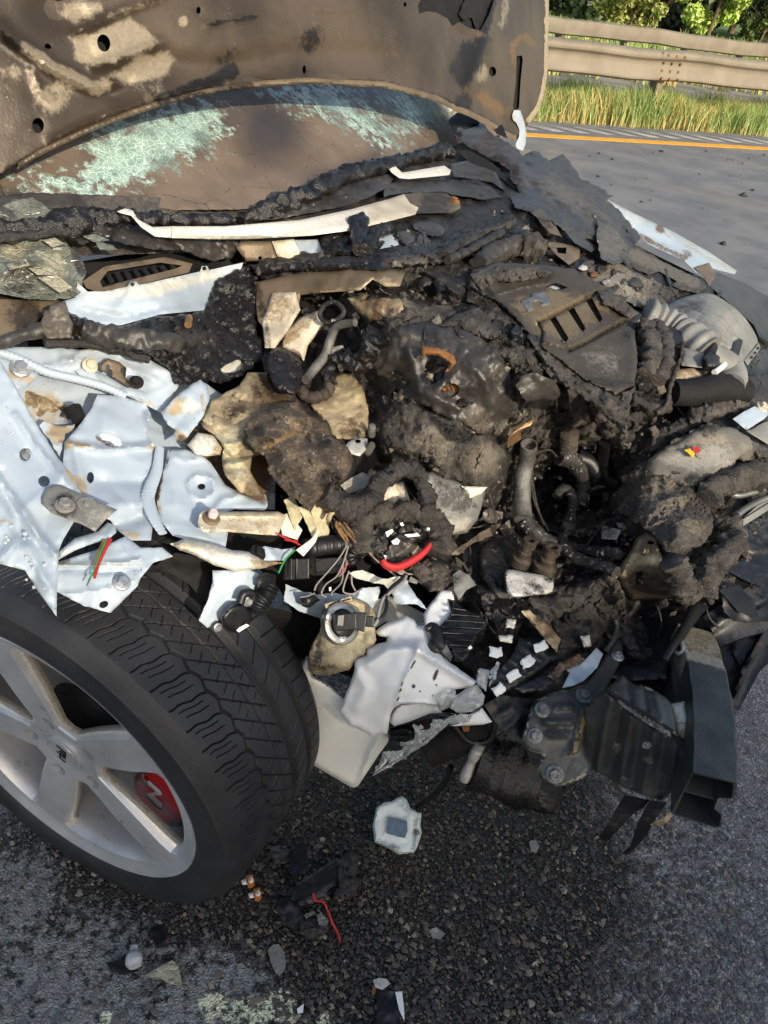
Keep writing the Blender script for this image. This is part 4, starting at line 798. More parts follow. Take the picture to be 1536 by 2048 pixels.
T('hose', 3, '180,575 300,572 440,592 600,640', [.006, .006, .005], 'char', .03, n=8, amp=.002)
S('pale_tab', 3, '870,672 960,628 990,650 952,694 888,698', 'paint', .0, .005, step=7, masks={'b': [B(3, 930, 660, 60)]})
T('copper_stub', 3, '752,500 756,470', .006, 'copper', .06)
# strut tower and crumpled inner fender
S('strut_tower', 3, '-60,596 60,588 240,588 320,600 440,588 600,640 690,690 716,742 650,856 560,806 480,772 300,700 160,690 100,760 40,745 -60,700', 'paint', -.004, .006, bulge=.004, bw=6, amp=.005, fr=10, step=7, ridges=[(Q(3, '160,665 280,650 320,610'), 6, .006), (Q(3, '250,640 440,640 620,720'), 9, .008), (Q(3, '100,750 220,720 300,700'), 8, -.006)],
  masks={'r': [Lm(3, '0,690 120,720', 10, .55), Lm(3, '560,800 650,850', 10, .5), B(3, 250, 770, 20, .6)], 'b': [B(3, 330, 600, 60, .4)]})
T('sealer_bead', 3, '-40,600 60,630 130,662 200,692 330,722 430,752 505,786', .0065, 'paint', .01, rings=.006, ringh=.10, n=16, segs=10)
Bo(3, 82, 672, 13, 'bolt', .006)
S('mounting_bracket', 3, '300,682 345,668 520,740 560,760 585,770 580,800 540,790 420,740 330,712', 'paint', .012, .004, amp=.003, step=6, bulge=.003, bw=5)
mb = S('hose_bracket', 3, '402,655 430,632 478,648 506,672 502,712 540,745 520,752 470,722 446,708 440,680 420,692 404,680', 'brown', .03, .008, bulge=.006, bw=6, step=4, holes=[E1(3, 432, 668, 8, 12)], masks={'g': [Lm(3, '500,680 530,740', 10, .8)]})
Bo(3, 360, 662, 10, 'cream', .014); Bo(3, 546, 728, 9, 'dark', .022)
S('inner_backing', 3, '-60,600 700,640 860,760 1100,900 1100,1260 700,1240 300,1160 -60,1000', 'paint', -.04, .01, amp=.006, fr=8, step=12, masks={'r': [B(3, 170, 830, 60, .6), B(3, 700, 900, 30, .5)], 'g': [B(3, 280, 880, 40, .5), B(3, 860, 1000, 80, .8), B(3, 960, 1100, 80, .95)]})
S('inner_recess', 3, '30,742 110,762 220,802 295,832 322,880 340,1000 280,1060 160,905 120,860 80,790', 'tan', -.05, .008, amp=.012, fr=14, step=8, masks={'r': [B(3, 180, 830, 60, .6)], 'g': [B(3, 280, 880, 36, .8)]})
T('brake_line', 3, '296,830 308,860 322,890', .010, 'dark', .0, n=6)
S('torn_flange', 3, '155,905 175,885 215,900 260,905 300,900 290,920 262,935 250,985 240,1030 200,960', 'paint', .0, .004, amp=.012, fr=22, step=6, jag=2, masks={'r': [B(3, 240, 930, 30, .8)], 'g': [B(3, 245, 980, 14, .6)]})
crb = S('crumpled_apron', 5, '390,-22 470,-16 580,10 606,60 584,130 622,190 604,300 622,420 604,562 520,562 470,520 440,480 330,440 300,390 250,280 258,170 310,110 362,40', 'paint', .018, .005, bulge=.006, bw=7, amp=.012, fr=9, oct=3, step=7, holes=[E1(5, 362, 310, 14, 22)],
  ridges=[(Q(5, '270,175 400,195 520,190 610,180'), 8, .016), (Q(5, '460,500 540,480 610,430'), 14, -.012), (Q(5, '300,200 330,330 330,440'), 12, .010), (Q(5, '590,60 610,150 640,190'), 8, .014), (Q(5, '420,60 440,170'), 22, .008)], dents=[(*Q(5, '440,155')[0], 14, -.012), (*Q(5, '535,470')[0], 24, -.01)],
  masks={'r': [Pm(5, '260,150 400,180 500,180 480,195 380,190 260,200', 8, .8), B(5, 640, 130, 26, .75), Lm(5, '310,330 330,400', 16, .65), Lm(5, '605,190 640,190', 14, .6), Lm(5, '470,520 560,545', 10, .5)], 'g': [Lm(5, '390,150 440,185 485,185', 5, .7), B(5, 700, 130, 10, .8)], 'b': []})
S('crescent_tab', 5, '392,140 420,130 455,140 485,160 488,182 470,190 440,165 410,160', 'white', .032, .004, parent=crb, amp=.002, step=5)
S('folded_flange', 3, '645,850 690,800 760,740 800,720 830,740 838,790 820,850 790,900 740,960 715,975 700,920 660,890', 'paint', .035, .006, bulge=.01, bw=12, amp=.010, fr=14, step=6, jag=2, masks={'r': [Pm(3, '650,850 720,780 750,800 740,860 690,870', 10, .8), Lm(3, '700,930 740,960', 10, .8), Lm(3, '820,850 800,760', 6, .6)], 'g': [B(3, 725, 960, 12, .9), B(3, 738, 802, 10, .5)], 'b': [B(3, 760, 830, 24, .6)]})
T('sealer_bead', 5, '640,190 628,280 602,350 592,400 620,480 652,535', [.006, .008, .009, .006], 'paint', .026, rings=.006, ringh=.07, n=14, flat=.4)
S('apron_panel', 5, '672,200 742,198 800,215 842,250 902,340 962,375 1072,420 1060,442 940,437 882,452 912,530 902,592 830,572 720,552 690,542 640,480 626,400 650,300', 'paint', .006, .005, bulge=.005, bw=6, amp=.006, fr=9, step=7, holes=[E1(5, 806, 346, 15, 12)], ridges=[(ell(*Q(5, '806,346')[0], 26, 24), 6, .008), (Q(5, '860,440 890,400 960,380'), 8, .007), (Q(5, '700,230 740,245 790,235'), 5, .005)], dents=[(*Q(5, '806,346')[0], 14, -.008)], masks={'r': [Lm(5, '640,300 626,400 640,480', 8, .55)], 'g': [Lm(5, '688,190 650,310 628,405', 2.2, .9)]})
# outer fender remnant
fin = S('fender_remnant', 5, '-80,-220 0,-160 60,-60 120,50 180,150 232,232 292,302 312,350 332,382 300,480 252,560 236,602 229,720 226,866 150,762 100,682 0,656 -80,640', 'paint', .05, .006, bulge=.008, bw=8, amp=.008, fr=6, oct=3, step=8, holes=[E1(5, 100, 218, 23, 25), E1(5, 176, 325, 23, 22)],
  ridges=[(Q(5, '-40,270 60,400 150,540 220,620'), 10, .018), (Q(5, '0,640 70,560 120,600 200,760'), 14, .012), (Q(5, '0,300 60,420 80,560'), 18, -.014), (Q(5, '60,60 140,180 240,300 300,370'), 9, .010)], masks={'r': [Lm(5, '270,280 310,350', 8, .65), Lm(5, '0,485 60,485', 4, .6)], 'b': []})
Bo(5, 126, 215, 13, 'bolt', .04)
for i in range(26):                                      # water drops on the paint
    x, y = random.choice([(random.uniform(10, 120), random.uniform(480, 640)), (random.uniform(100, 190), random.uniform(620, 760)), (random.uniform(-10, 60), random.uniform(20, 160))])
    P_, n_ = nat(Q(5, f'{x},{y}')[0], .057); r = random.uniform(.0012, .0026); lathe('water_drop', fin, P_, n_, [(r, -.001), (r*.96, r*.25), (r*.7, r*.5), (r*.2, r*.62)], MT['acrylic'], 10)
sb = S('stay_bracket', 5, '168,392 184,352 215,338 250,342 470,440 440,462 402,500 382,528 330,500 200,450 170,420', 'greyp', .07, .007, bulge=.004, bw=5, step=5, jag=1, ridges=[(ell(*Q(5, '258,422')[0], 20, 19), 4, .004)], masks={'r': [B(5, 258, 422, 30, .8)], 'g': [B(5, 400, 470, 40, .55)]})
Bo(5, 260, 422, 12, 'greyp', .078); lathe('spring_washer', sb, *nat(Q(5, '345,420')[0], .074), [(.011, 0), (.011, .002), (.007, .002), (.007, .001), (.004, .001), (.003, .004)], MT['greyp'], 20)
S('rolled_flange', 5, '232,640 236,606 300,552 390,526 430,490 462,500 466,530 440,552 350,582 300,602', 'paint', .045, .006, bulge=.014, bw=14, amp=.005, fr=18, step=5, masks={'r': [Lm(5, '280,560 400,550', 8, .55)], 'b': [B(5, 300, 590, 50, .5)]})
S('arch_shield', 5, '228,650 380,600 502,545 562,590 650,590 692,626 612,652 562,712 552,742 442,852 332,822 218,762', 'paint', .03, .005, bulge=.004, bw=5, amp=.005, fr=10, step=6, jag=1, holes=[E1(5, 415, 818, 19, 14, -.4)], ridges=[(Q(5, '240,660 400,655 560,640'), 5, .008), (Q(5, '240,680 440,690 560,680'), 5, -.007), (Q(5, '240,780 400,760 540,720'), 5, .004)], masks={'r': [Lm(5, '230,655 560,660', 4, .6)], 'g': [Lm(5, '440,690 560,680', 3, .5)]})
Bo(5, 488, 728, 11, 'bolt', .038)
for s, m, r in (('436,556 418,600 400,640 378,712', 'redw', .0016), ('424,560 398,620 372,690 354,722', 'greenw', .0011), ('415,560 392,610 376,655', 'copper', .0014), ('430,560 400,630 368,700 347,742', 'copper', .0009), ('445,556 412,620 382,690 376,704', 'redw', .0014)):
    T('wire', 5, s, r, m, .05, n=6, segs=8)
ab = S('stay_arm', 5, '790,500 798,452 830,430 872,446 1112,446 1145,462 1112,541 1060,540 900,526 852,532 812,526', 'cream', .035, .006, bulge=.004, bw=5, step=5, ridges=[(Q(5, '880,462 1110,462'), 4, .004), (ell(*Q(5, '835,480')[0], 22, 22), 5, .004)], masks={'r': [B(5, 1000, 500, 60, .5)]})
Bo(5, 846, 472, 11, 'brown', .042); lathe('bolt_tip', ab, *nat(Q(5, '850,462')[0], .05), [(.0065, 0), (.0065, .006), (.005, .008)], material('pink_bolt', [(206,178,178)], .4, bump=.1), 12)
S('opening_shade_sheet', 5, '880,520 930,430 1120,440 1160,540 1080,620 960,600 890,600', 'dark', -.03, .01, amp=.004, step=9)  # near-black sheet standing in for the shade inside the opening
S('twisted_rail', 5, '680,575 740,554 850,575 930,600 1000,608 1060,640 1132,650 1060,672 940,687 860,662 780,622 720,602', 'cream', .03, .03, bulge=.018, bw=14, amp=.006, fr=22, step=5, jag=1, masks={'b': [B(5, 900, 640, 80, .7)], 'r': [Lm(5, '1000,650 1120,655', 8, .8), Lm(5, '720,580 800,590', 6, .5)]})
S('torn_flange', 5, '985,612 1060,584 1130,598 1182,588 1160,622 1140,642 1060,642', 'paint', .028, .005, amp=.006, fr=20, step=5, jag=1)
Bo(5, 1032, 612, 11, 'dark', .034)
S('splinter', 5, '1184,600 1240,560 1281,520 1262,570 1214,626', 'cream', .06, .006, step=5, amp=.002, masks={'b': [B(5, 1230, 570, 50)]})
S('folded_strip', 5, '1115,470 1150,452 1210,520 1190,560 1130,540', 'paint', .03, .004, amp=.006, fr=20, step=5, masks={'b': [B(5, 1160, 510, 40, .8)]})
for s, r, m in (('1112,536 1150,556 1182,570 1215,590', .0014, 'redw'), ('1180,600 1140,640 1114,692', .0013, 'greenw'), ('1140,560 1190,566', .0012, 'redw')): T('wire', 5, s, r, m, .05, n=6, segs=8)
# scorched reservoir
S('melted_reservoir', 3, '808,880 850,800 960,740 990,690 1070,688 1104,770 1192,800 1205,850 1300,880 1250,960 1100,1000 980,1040 900,1000', 'tan', .022, .03, bulge=.03, bw=40, amp=.014, fr=14, oct=4, step=6, masks={'r': [Pm(3, '860,850 920,800 1000,790 1000,850 920,900', 20, .8), B(3, 1080, 790, 60, .7), B(3, 1180, 850, 40, .7)], 'g': [B(3, 940, 830, 34, .5), B(3, 1060, 740, 40, .55), B(3, 1180, 820, 36, .6)], 'b': [Lm(3, '820,880 980,960', 14, .6)]})
S('melted_film', 5, '805,92 860,60 940,100 1000,60 985,150 1012,212 1000,282 1062,392 1000,382 960,370 900,300 886,240 896,190 860,140 812,112', 'tan', .03, .008, bulge=.014, bw=18, amp=.012, fr=14, oct=3, step=6, ridges=[(Q(5, '820,110 900,180 960,170'), 7, .014), (Q(5, '900,260 960,250 1010,230'), 7, .012), (Q(5, '900,210 920,230 1000,225'), 5, -.012)], masks={'b': [Pm(5, '830,100 960,110 970,200 1020,330 940,340 890,250', 20, .8)], 'r': [Lm(5, '1000,350 1060,390', 16, .7)]})
S('pale_cup', 5, '748,180 790,130 860,140 890,190 880,220 820,225 780,215', 'cream', .018, .01, bulge=.01, bw=14, step=6, masks={'r': [B(5, 860, 205, 14, .8)], 'b': [B(5, 800, 180, 40, .7)]})
S('burnt_foam', 5, '980,112 1020,60 1100,18 1180,5 1232,60 1312,100 1332,150 1392,190 1412,240 1392,292 1332,352 1292,384 1244,442 1202,412 1132,362 1080,302 1060,222 1000,190', 'tancrust', .06, .05, bulge=.034, bw=60, amp=.016, fr=15, oct=6, rid=True, step=5, jag=3, dents=[(*Q(5, '1290,160')[0], 16, -.03), (*Q(5, '1220,20')[0], 14, -.02), (*Q(5, '1130,240')[0], 20, .015)], masks={'g': [Pm(5, '990,110 1060,60 1090,140 1060,220 1010,180', 16, .6), B(5, 1320, 320, 30, .8), B(5, 1290, 160, 20, .8)], 'r': [B(5, 1180, 120, 40, .5), B(5, 1260, 290, 36, .4)], 'b': [Lm(5, '1060,190 1180,130', 6, .8)]})
for s in ('1135,400 1175,380 1210,470 1180,520', '1190,430 1230,420 1270,520 1255,560 1215,470', '1240,420 1290,390 1318,480 1316,570 1270,560', '1290,380 1330,370 1330,470'):
    S('plastic_strip', 5, s, 'tan', .03, .006, amp=.004, fr=16, step=6, masks={'b': [B(5, 1240, 470, 120, .8)]})
S('canister_dome', 3, '1240,832 1250,790 1310,742 1332,702 1390,690 1442,730 1462,790 1476,850 1470,940 1442,962 1390,962 1332,952 1290,872', 'tan', .012, .05, bulge=.045, bw=36, amp=.004, fr=40, step=6, sm=1, masks={'r': [Lm(3, '1440,740 1455,850 1420,880', 10, .5), B(3, 1320, 750, 20, .5), B(3, 1400, 920, 36, .6)], 'g': [B(3, 1440, 950, 24, .6)]})
S('charred_ball', 3, '1062,622 1100,585 1150,600 1192,640 1212,700 1202,762 1160,786 1110,762 1075,702', 'tar', .085, .04, bulge=.04, bw=36, amp=.006, fr=70, step=5, sm=1)
T('ring_band', 3, '1200,760 1225,785 1260,790 1300,775 1316,750', .010, 'brown2', .045, n=6, rings=.006, ringh=.15)
S('heat_shield', 3, '1130,532 1200,470 1285,438 1296,500 1232,582 1216,644 1180,612 1128,592', 'cream', .02, .01, bulge=.016, bw=22, amp=.003, fr=60, step=5, masks={'r': [Lm(3, '1150,560 1220,500', 12, .65), B(3, 1250, 470, 20, .5)]})
S('heat_shield', 3, '1390,392 1460,400 1536,390 1600,395 1620,440 1560,478 1480,480 1430,450', 'tan', .012, .012, bulge=.012, bw=14, amp=.006, fr=40, step=6, masks={'r': [B(3, 1500, 440, 50, .7)], 'g': [B(3, 1560, 470, 30, .6)]})
S('cross_bracket', 3, '1018,330 1150,300 1290,280 1440,270 1560,275 1620,290 1600,345 1540,345 1490,318 1440,362 1290,370 1202,380 1192,442 1130,480 1060,520 1030,480', 'brown', .035, .01, bulge=.006, bw=8, amp=.006, fr=14, step=7, masks={'r': [Lm(3, '1500,320 1440,362 1290,372', 6, .8), B(3, 1540, 330, 20, .6)], 'g': [Lm(3, '1030,340 1060,500', 9, .7)]})
S('bracket_web', 3, '1090,372 1182,368 1202,440 1152,522 1100,592 1060,592 1048,482', 'cream', .045, .012, bulge=.008, bw=8, amp=.006, fr=30, step=5, masks={'r': [B(3, 1110, 430, 40, .6)], 'g': [Lm(3, '1060,440 1080,590', 6, .6)]})
S('char_ledge', 3, '1000,262 1200,238 1400,228 1540,214 1640,180 1780,170 1800,140 1920,90 2040,50 2066,90 2076,140 1976,200 1860,230 1780,250 1640,266 1536,278 1200,282 1030,302', 'tar', .045, .03, bulge=.022, bw=16, amp=.014, fr=34, oct=5, step=6, jag=4, masks={'r': [Lm(3, '1540,250 1640,240 1760,230 1900,160', 12, .7)], 'g': [Lm(3, '1580,255 1700,240', 8, .6)]})
for s, r in (('1780,220 1880,150 1990,110 2050,90', .010), ('1790,240 1900,190 2010,130', .008), ('1830,190 1940,130 2040,80', .009)): T('melted_hose', 3, s, r, 'char', .075, amp=.003, n=8)
T('ring_clamp', 3, '1280,450 1300,420 1340,410 1375,440 1360,470 1310,490 1282,470 1280,450', .0042, 'ashpipe', .05, n=6)
T('grey_hose', 3, '1420,490 1350,505 1322,560 1302,620 1246,690 1222,720', [.007, .008, .0085, .008], 'pipe', .05, n=8, segs=12)
S('silver_flange', 3, '1320,590 1370,580 1390,620 1350,650 1310,640', 'silver', .03, .01, bulge=.006, bw=8, step=5)
S('charred_plug', 3, '1285,690 1320,640 1345,660 1335,720 1300,760', 'tar', .05, .02, bulge=.014, bw=12, amp=.005, step=5)
T('charred_loom', 3, '1330,650 1390,640 1440,650 1480,600 1520,540', [.014, .018, .016, .02], 'tar', .035, amp=.008, n=8)
S('firewall_bits', 3, '1280,150 1400,110 1480,120 1536,180 1500,215 1300,222', 'tar', .02, .03, bulge=.02, bw=16, amp=.012, fr=40, step=6, jag=3)
S('firewall_plate', 3, '1400,120 1470,110 1500,160 1450,180', 'paint', .01, .004, step=6); S('firewall_plate', 3, '1480,150 1560,130 1600,180 1500,200', 'paint', .012, .004, step=6)
for s, r in (('1420,80 1430,140 1440,200', .012), ('1450,70 1462,200', .010), ('1480,200 1500,140 1560,110', .010)): T('charred_pipe', 3, s, r, 'tar', .05, amp=.004, n=6)
# ------------------------------------------------------------------ engine
SLOTS = [Q(4, q) for q in ('664,478 686,466 738,552 728,572 712,556', '736,442 760,430 806,512 796,528 782,512', '808,404 832,392 874,474 864,490 850,474')]
fcov = fn_plane([(940, 545, .9), (1270, 625, .87), (1170, 760, .82), (1090, 690, .845), (1260, 780, .79), (1150, 540, .9)])
S('melted_intake', 4, '-80,560 -20,520 60,490 180,488 290,510 370,540 422,580 472,640 502,720 562,812 500,862 430,932 380,942 330,902 250,872 180,832 60,782 10,720 -30,700 -60,640', 'melt', .02, .03, bulge=.024, bw=60, amp=.020, fr=9, oct=5, step=6, jag=6, holes=[smoothpoly(Q(4, '165,640 215,636 262,665 250,690 200,740 160,720'), 1), E1(4, 265, 762, 38, 28, -.3), E1(4, 312, 812, 24, 20)],
  ridges=[(Q(4, '60,520 200,540 330,560'), 14, .008), (Q(4, '100,600 140,760 300,830'), 12, .01), (Q(4, '330,600 420,760 440,860'), 18, .010)], masks={'r': [B(4, 440, 680, 30, .5), B(4, 60, 560, 40, .5), B(4, 380, 880, 40, .6)], 'g': [B(4, 210, 740, 12, .4)], 'b': [B(4, 200, 700, 36, .7)]})
S('rusted_flange', 4, '148,585 212,590 282,622 290,652 262,682 246,690 262,655 215,622 165,620 150,632', 'rust', .052, .012, bulge=.006, bw=6, step=4, jag=1)
S('flange_core', 4, '150,640 220,625 265,655 250,700 180,750 150,720', 'cream', -.005, .01, amp=.01, fr=30, step=6, masks={'r': [B(4, 200, 700, 40, .8)], 'g': [B(4, 170, 690, 24, .7)]})
T('rusted_port', 4, '235,780 262,758 296,740', [.016, .018, .016], 'rust', .0, rings=.006, ringh=.12, n=6)
S('melted_flap', 4, '528,742 560,700 600,690 682,722 712,772 690,802 622,800 572,812 548,780', 'melt', .055, .008, amp=.010, fr=14, step=5, jag=2, masks={'r': [B(4, 620, 750, 40, .35)]})
S('melted_flap', 4, '225,500 300,450 380,430 470,540 430,560 380,545 300,512', 'crust', .02, .02, bulge=.012, bw=14, amp=.008, fr=30, step=6, jag=3)
S('char_mound', 4, '-20,400 80,390 160,420 250,420 300,450 220,500 100,480 0,500 -60,480', 'crust', .0, .03, bulge=.015, bw=20, amp=.012, fr=28, step=6, jag=4, masks={'r': [B(4, 40, 430, 50, .6)]})
S('char_mound', 4, '140,280 260,240 360,245 350,300 340,345 300,400 240,360 200,320', 'char', .015, .03, bulge=.02, bw=20, amp=.014, fr=34, oct=5, step=6, jag=4)
S('char_rubble', 4, '420,560 520,560 600,620 660,700 740,760 720,800 600,700 500,650 470,630', 'crust', .0, .03, bulge=.02, bw=18, amp=.016, fr=40, oct=5, step=6, jag=4, kind='stuff')
S('char_skirt', 6, '-20,130 30,20 100,10 220,80 330,130 400,140 472,190 492,232 452,322 392,352 300,322 250,292 180,242 140,212 60,200 0,180', 'crust', .035, .04, bulge=.03, bw=34, amp=.014, fr=26, oct=5, step=6, jag=4, masks={'r': [B(6, 200, 180, 60, .65), B(6, 400, 240, 40, .7)], 'b': [Lm(6, '200,60 260,140 340,150', 14, .8)]})
S('char_rubble', 6, '400,110 560,20 700,-20 800,0 860,60 880,150 800,200 740,200 640,260 560,220 480,180', 'crust', .0, .04, bulge=.02, bw=24, amp=.022, fr=36, oct=6, step=6, jag=6, kind='stuff', masks={'b': [B(6, 700, 60, 30, .8)], 'r': [B(6, 500, 120, 30, .6)]})
S('char_rubble', 6, '790,-40 900,-80 980,-20 970,80 960,180 900,180 860,120', 'crust', .015, .04, bulge=.02, bw=24, amp=.02, fr=40, oct=6, step=6, jag=6, kind='stuff')
S('splash_strip', 4, '735,760 770,740 782,830 772,892 745,830', 'melt', .07, .004, amp=.004, step=5); S('splash_strip', 4, '835,755 800,800 782,850 770,830 800,760', 'melt', .06, .004, amp=.004, step=5)
cov = sheet('engine_cover', car, Q(4, '345,282 450,250 620,258 760,275 832,320 900,350 1002,440 992,470 965,500 1002,520 1015,640 1004,740 925,782 800,722 700,642 612,582 520,472 440,402 388,380 338,344'), MT['cover'], 0, .02, .012, 12, amp=.004, fr=20, oct=4, step=4, fn=fcov, jag=2, holes=[Q(4, '648,345 690,330 735,350 700,362')]+SLOTS,
  ridges=[(Q(4, '615,492 700,450 780,410 895,350'), 4.5, -.018), (Q(4, '740,602 800,575 990,468'), 4.5, -.018), (Q(4, '615,492 632,530 622,575'), 4.5, -.016), (Q(4, '632,570 740,602'), 4, -.008), (Q(4, '455,375 560,345 660,330'), 3, .006)],
  masks={'r': [Pm(4, '480,380 700,330 900,380 900,450 740,590 620,560 520,460', 26, .75)], 'b': [Pm(4, '740,600 850,560 980,600 980,740 800,700', 26, .5)], 'g': [Lm(4, '345,290 440,400 520,480 612,585', 12, .6), Lm(4, '800,720 1000,740', 12, .5), B(4, 980, 530, 24, .6)]})
fl = lambda p: fcov(p)-.012/np.linalg.norm(ray(p), axis=1)
sheet('cover_emblem', cov, Q(4, '544,402 560,394 588,387 592,372 638,364 650,380 668,404 664,418 640,425 612,424 632,410 620,404 590,410 600,440 574,450'), material('tarnished_emblem', [(112,113,116), (60,58,60)], .35, metal=.5, bump=.2, bs=300, var=.2, vs_=60), .001, .006, .004, 4, fn=fl, step=3)
sheet('cover_window', cov, Q(4, '650,350 690,335 730,350 700,362'), MT['paint'], -.03, .004, fn=fl, step=5)
sheet('cover_crust', cov, Q(4, '345,300 420,268 600,268 690,285 640,310 520,325 450,330 390,360'), MT['crust'], .006, .02, .008, 12, amp=.007, fr=50, fn=fl, step=5, jag=3, masks={'r': [B(4, 560, 295, 50, .4)]})
sheet('cover_crust', cov, Q(4, '860,365 930,380 1020,455 990,470 930,440 880,415'), MT['crust'], .01, .012, .012, 12, amp=.004, fr=50, fn=fl, step=5, jag=2)
sheet('cover_skirt', cov, Q(4, '600,572 700,642 800,722 925,782 1004,745 990,800 965,880 975,960 930,900 880,862 820,802 760,765 680,725 635,665'), MT['crust'], -.004, .05, .02, 18, amp=.014, fr=40, oct=6, fn=fcov, step=5, jag=5)
sheet('cover_skirt', cov, Q(4, '330,330 392,372 442,398 522,468 606,575 600,620 540,560 480,500 400,440 330,400'), MT['char'], -.012, .05, .016, 12, amp=.012, fr=40, oct=5, fn=fcov, step=5, jag=4)
S('melted_end', 4, '1030,470 1082,490 1112,540 1124,620 1112,700 1062,762 1000,762 986,700 1010,640 1000,560', 'tar', .045, .03, bulge=.022, bw=20, amp=.016, fr=34, oct=5, step=5, jag=4, masks={'r': [Lm(4, '1020,590 1050,700', 10, .6)]})
T('charred_coil', 4, '1040,500 1056,560 1060,640 1040,700', [.014, .02, .018, .014], 'crust', .075, amp=.006, n=8, segs=12); T('charred_coil', 4, '1080,500 1110,560 1120,640 1090,720', [.014, .018, .016, .012], 'crust', .07, amp=.006, n=8)
S('charred_ball', 4, '1085,545 1110,505 1150,500 1190,530 1200,560 1170,590 1120,585', 'tar', .07, .03, bulge=.022, bw=18, amp=.006, fr=60, step=5, sm=1)
T('twisted_wire', 4, '1196,570 1185,640 1160,700 1142,760 1130,820 1085,855', [.003, .0035, .005, .004, .006], 'brown2', .08, amp=.003, n=8)
T('burnt_loom', 4, '985,800 1030,815 1080,835 1140,815', [.008, .010, .012, .01], 'char', .06, amp=.005, n=8)
S('pale_rubble', 4, '780,282 850,255 900,230 1000,290 1130,340 1182,362 1120,422 1080,442 1000,422 900,372 830,332', 'crust', .012, .03, bulge=.016, bw=16, amp=.014, fr=44, oct=6, step=5, jag=4, kind='stuff', masks={'g': [Pm(4, '860,300 1000,310 1060,400 980,400 890,350', 24, .7)], 'r': [B(4, 950, 320, 90, .7)]})
for x, y, m, r in ((800, 270, 'silver', 14), (842, 296, 'rust', 13), (870, 275, 'melt', 16), (815, 255, 'crust', 15), (935, 300, 'crust', 20), (900, 325, 'silver', 14), (1010, 330, 'crust', 18)):
    sheet('fused_lump', car, smoothpoly(Q(4, ' '.join(f'{x+r*1.6*math.cos(a)*random.uniform(.6,1.2):.0f},{y+r*1.2*math.sin(a)*random.uniform(.6,1.2):.0f}' for a in np.linspace(0, 5.6, 7))), 1), MT[m], .035, .02, .014, 9, amp=.003, fr=60, step=4)
S('fuse_box', 4, '870,330 940,290 975,305 910,350', 'crust', .04, .012, bulge=.004, bw=5, step=5, masks={'g': [B(4, 920, 320, 40, .6)]})
S('cam_cover', 4, '905,170 1000,175 1100,240 1250,310 1296,342 1262,372 1182,362 1100,312 1000,272 960,232', 'crust', .015, .02, bulge=.008, bw=8, amp=.008, fr=36, step=6, jag=2, holes=[Q(4, '1060,300 1100,285 1172,325 1140,345'), Q(4, '1045,322 1075,318 1090,335 1060,345')], masks={'r': [Lm(4, '1000,220 1240,330', 18, .6)]})
S('flap_bracket', 4, '640,165 700,170 785,190 782,232 740,260 690,220', 'brown', .02, .02, bulge=.01, bw=10, amp=.006, step=6, holes=[Q(4, '690,190 730,190 728,215 695,212')])
T('charred_pipe', 4, '380,260 440,215 520,180 560,150', [.016, .018, .016, .014], 'melt', .05, amp=.006, n=8, segs=12); T('charred_pipe', 4, '545,180 600,190 640,205', [.02, .024, .02], 'crust', .05, amp=.006, n=8, segs=12)
for s in ('100,100 160,80 230,95 250,140 180,150', '40,130 100,120 130,160 80,185', '150,120 200,180 120,190'): S('charred_lump', 4, s, 'melt', .02, .03, bulge=.022, bw=14, amp=.008, step=5, sm=1, jag=1)
# airbox, intake pipe
ab = S('airbox', 4, '1098,442 1180,392 1280,370 1332,380 1432,452 1492,542 1497,582 1442,662 1412,682 1382,622 1312,592 1242,562 1182,522 1122,472', 'greyp', .02, .08, bulge=.05, bw=46, amp=.003, fr=30, step=5, sm=1, ridges=[(Q(4, f'{1180+i*62},{470+i*16} {1250+i*52},{395+i*28}'), 3, -.006) for i in range(4)]+[(Q(4, '1190,500 1300,540 1400,600'), 5, .006)], masks={'r': [Pm(4, '1098,442 1180,392 1300,385 1280,470 1200,470 1130,470', 20, .7), B(4, 1330, 560, 40, .5)], 'g': [B(4, 1400, 500, 50, .5)]})
S('airbox_latch', 4, '1400,565 1422,552 1436,562 1420,620 1395,650 1385,630', 'black', .07, .008, parent=ab, bulge=.004, bw=4, step=4); S('airbox_tab', 4, '1440,640 1500,572 1506,592 1455,662', 'greyp', .05, .012, parent=ab, bulge=.004, bw=4, step=4)
for x, y in ((1470, 630), (1484, 612), (1496, 594)): S('airbox_label', 4, f'{x-5},{y-3} {x+4},{y-7} {x+7},{y} {x-2},{y+5}', 'dark', .058, .003, parent=ab, step=4)
T('intake_pipe', 4, '1040,455 1100,490 1170,530 1240,570 1290,612', [.034, .036, .036, .036], 'greyp', .02, rings=.022, ringh=.09, n=10, segs=18)
S('throttle_box', 4, '1198,590 1282,612 1272,672 1190,662', 'greyp', .045, .03, bulge=.006, bw=7, step=5)
el = T('rubber_elbow', 4, '1290,625 1335,650 1375,678 1390,715 1382,745', [.03, .031, .03, .028], 'greyp', .03, n=8, segs=18, amp=.001)
T('hose_clamp', 4, '1322,690 1350,668 1378,640 1390,625', .006, 'white', .068, n=6, parent=el); T('hose_clamp', 4, '1360,605 1380,640 1398,652', .0035, 'white', .075, n=6, parent=el)
S('black_valve', 4, '1280,620 1310,605 1340,620 1345,655 1310,672 1285,655', 'tar', .075, .02, bulge=.014, bw=10, step=5, sm=1)
S('metal_shield', 4, '1160,680 1240,670 1300,690 1290,720 1220,732 1160,725', 'cream', .01, .012, bulge=.012, bw=14, amp=.004, step=6, masks={'r': [B(4, 1200, 710, 40, .6)], 'g': [B(4, 1290, 690, 20, .6)]})
T('ribbed_hose', 4, '1150,770 1240,770 1340,750 1440,770', [.024, .026, .028, .024], 'dark', .02, rings=.012, ringh=.06, n=10, segs=14)
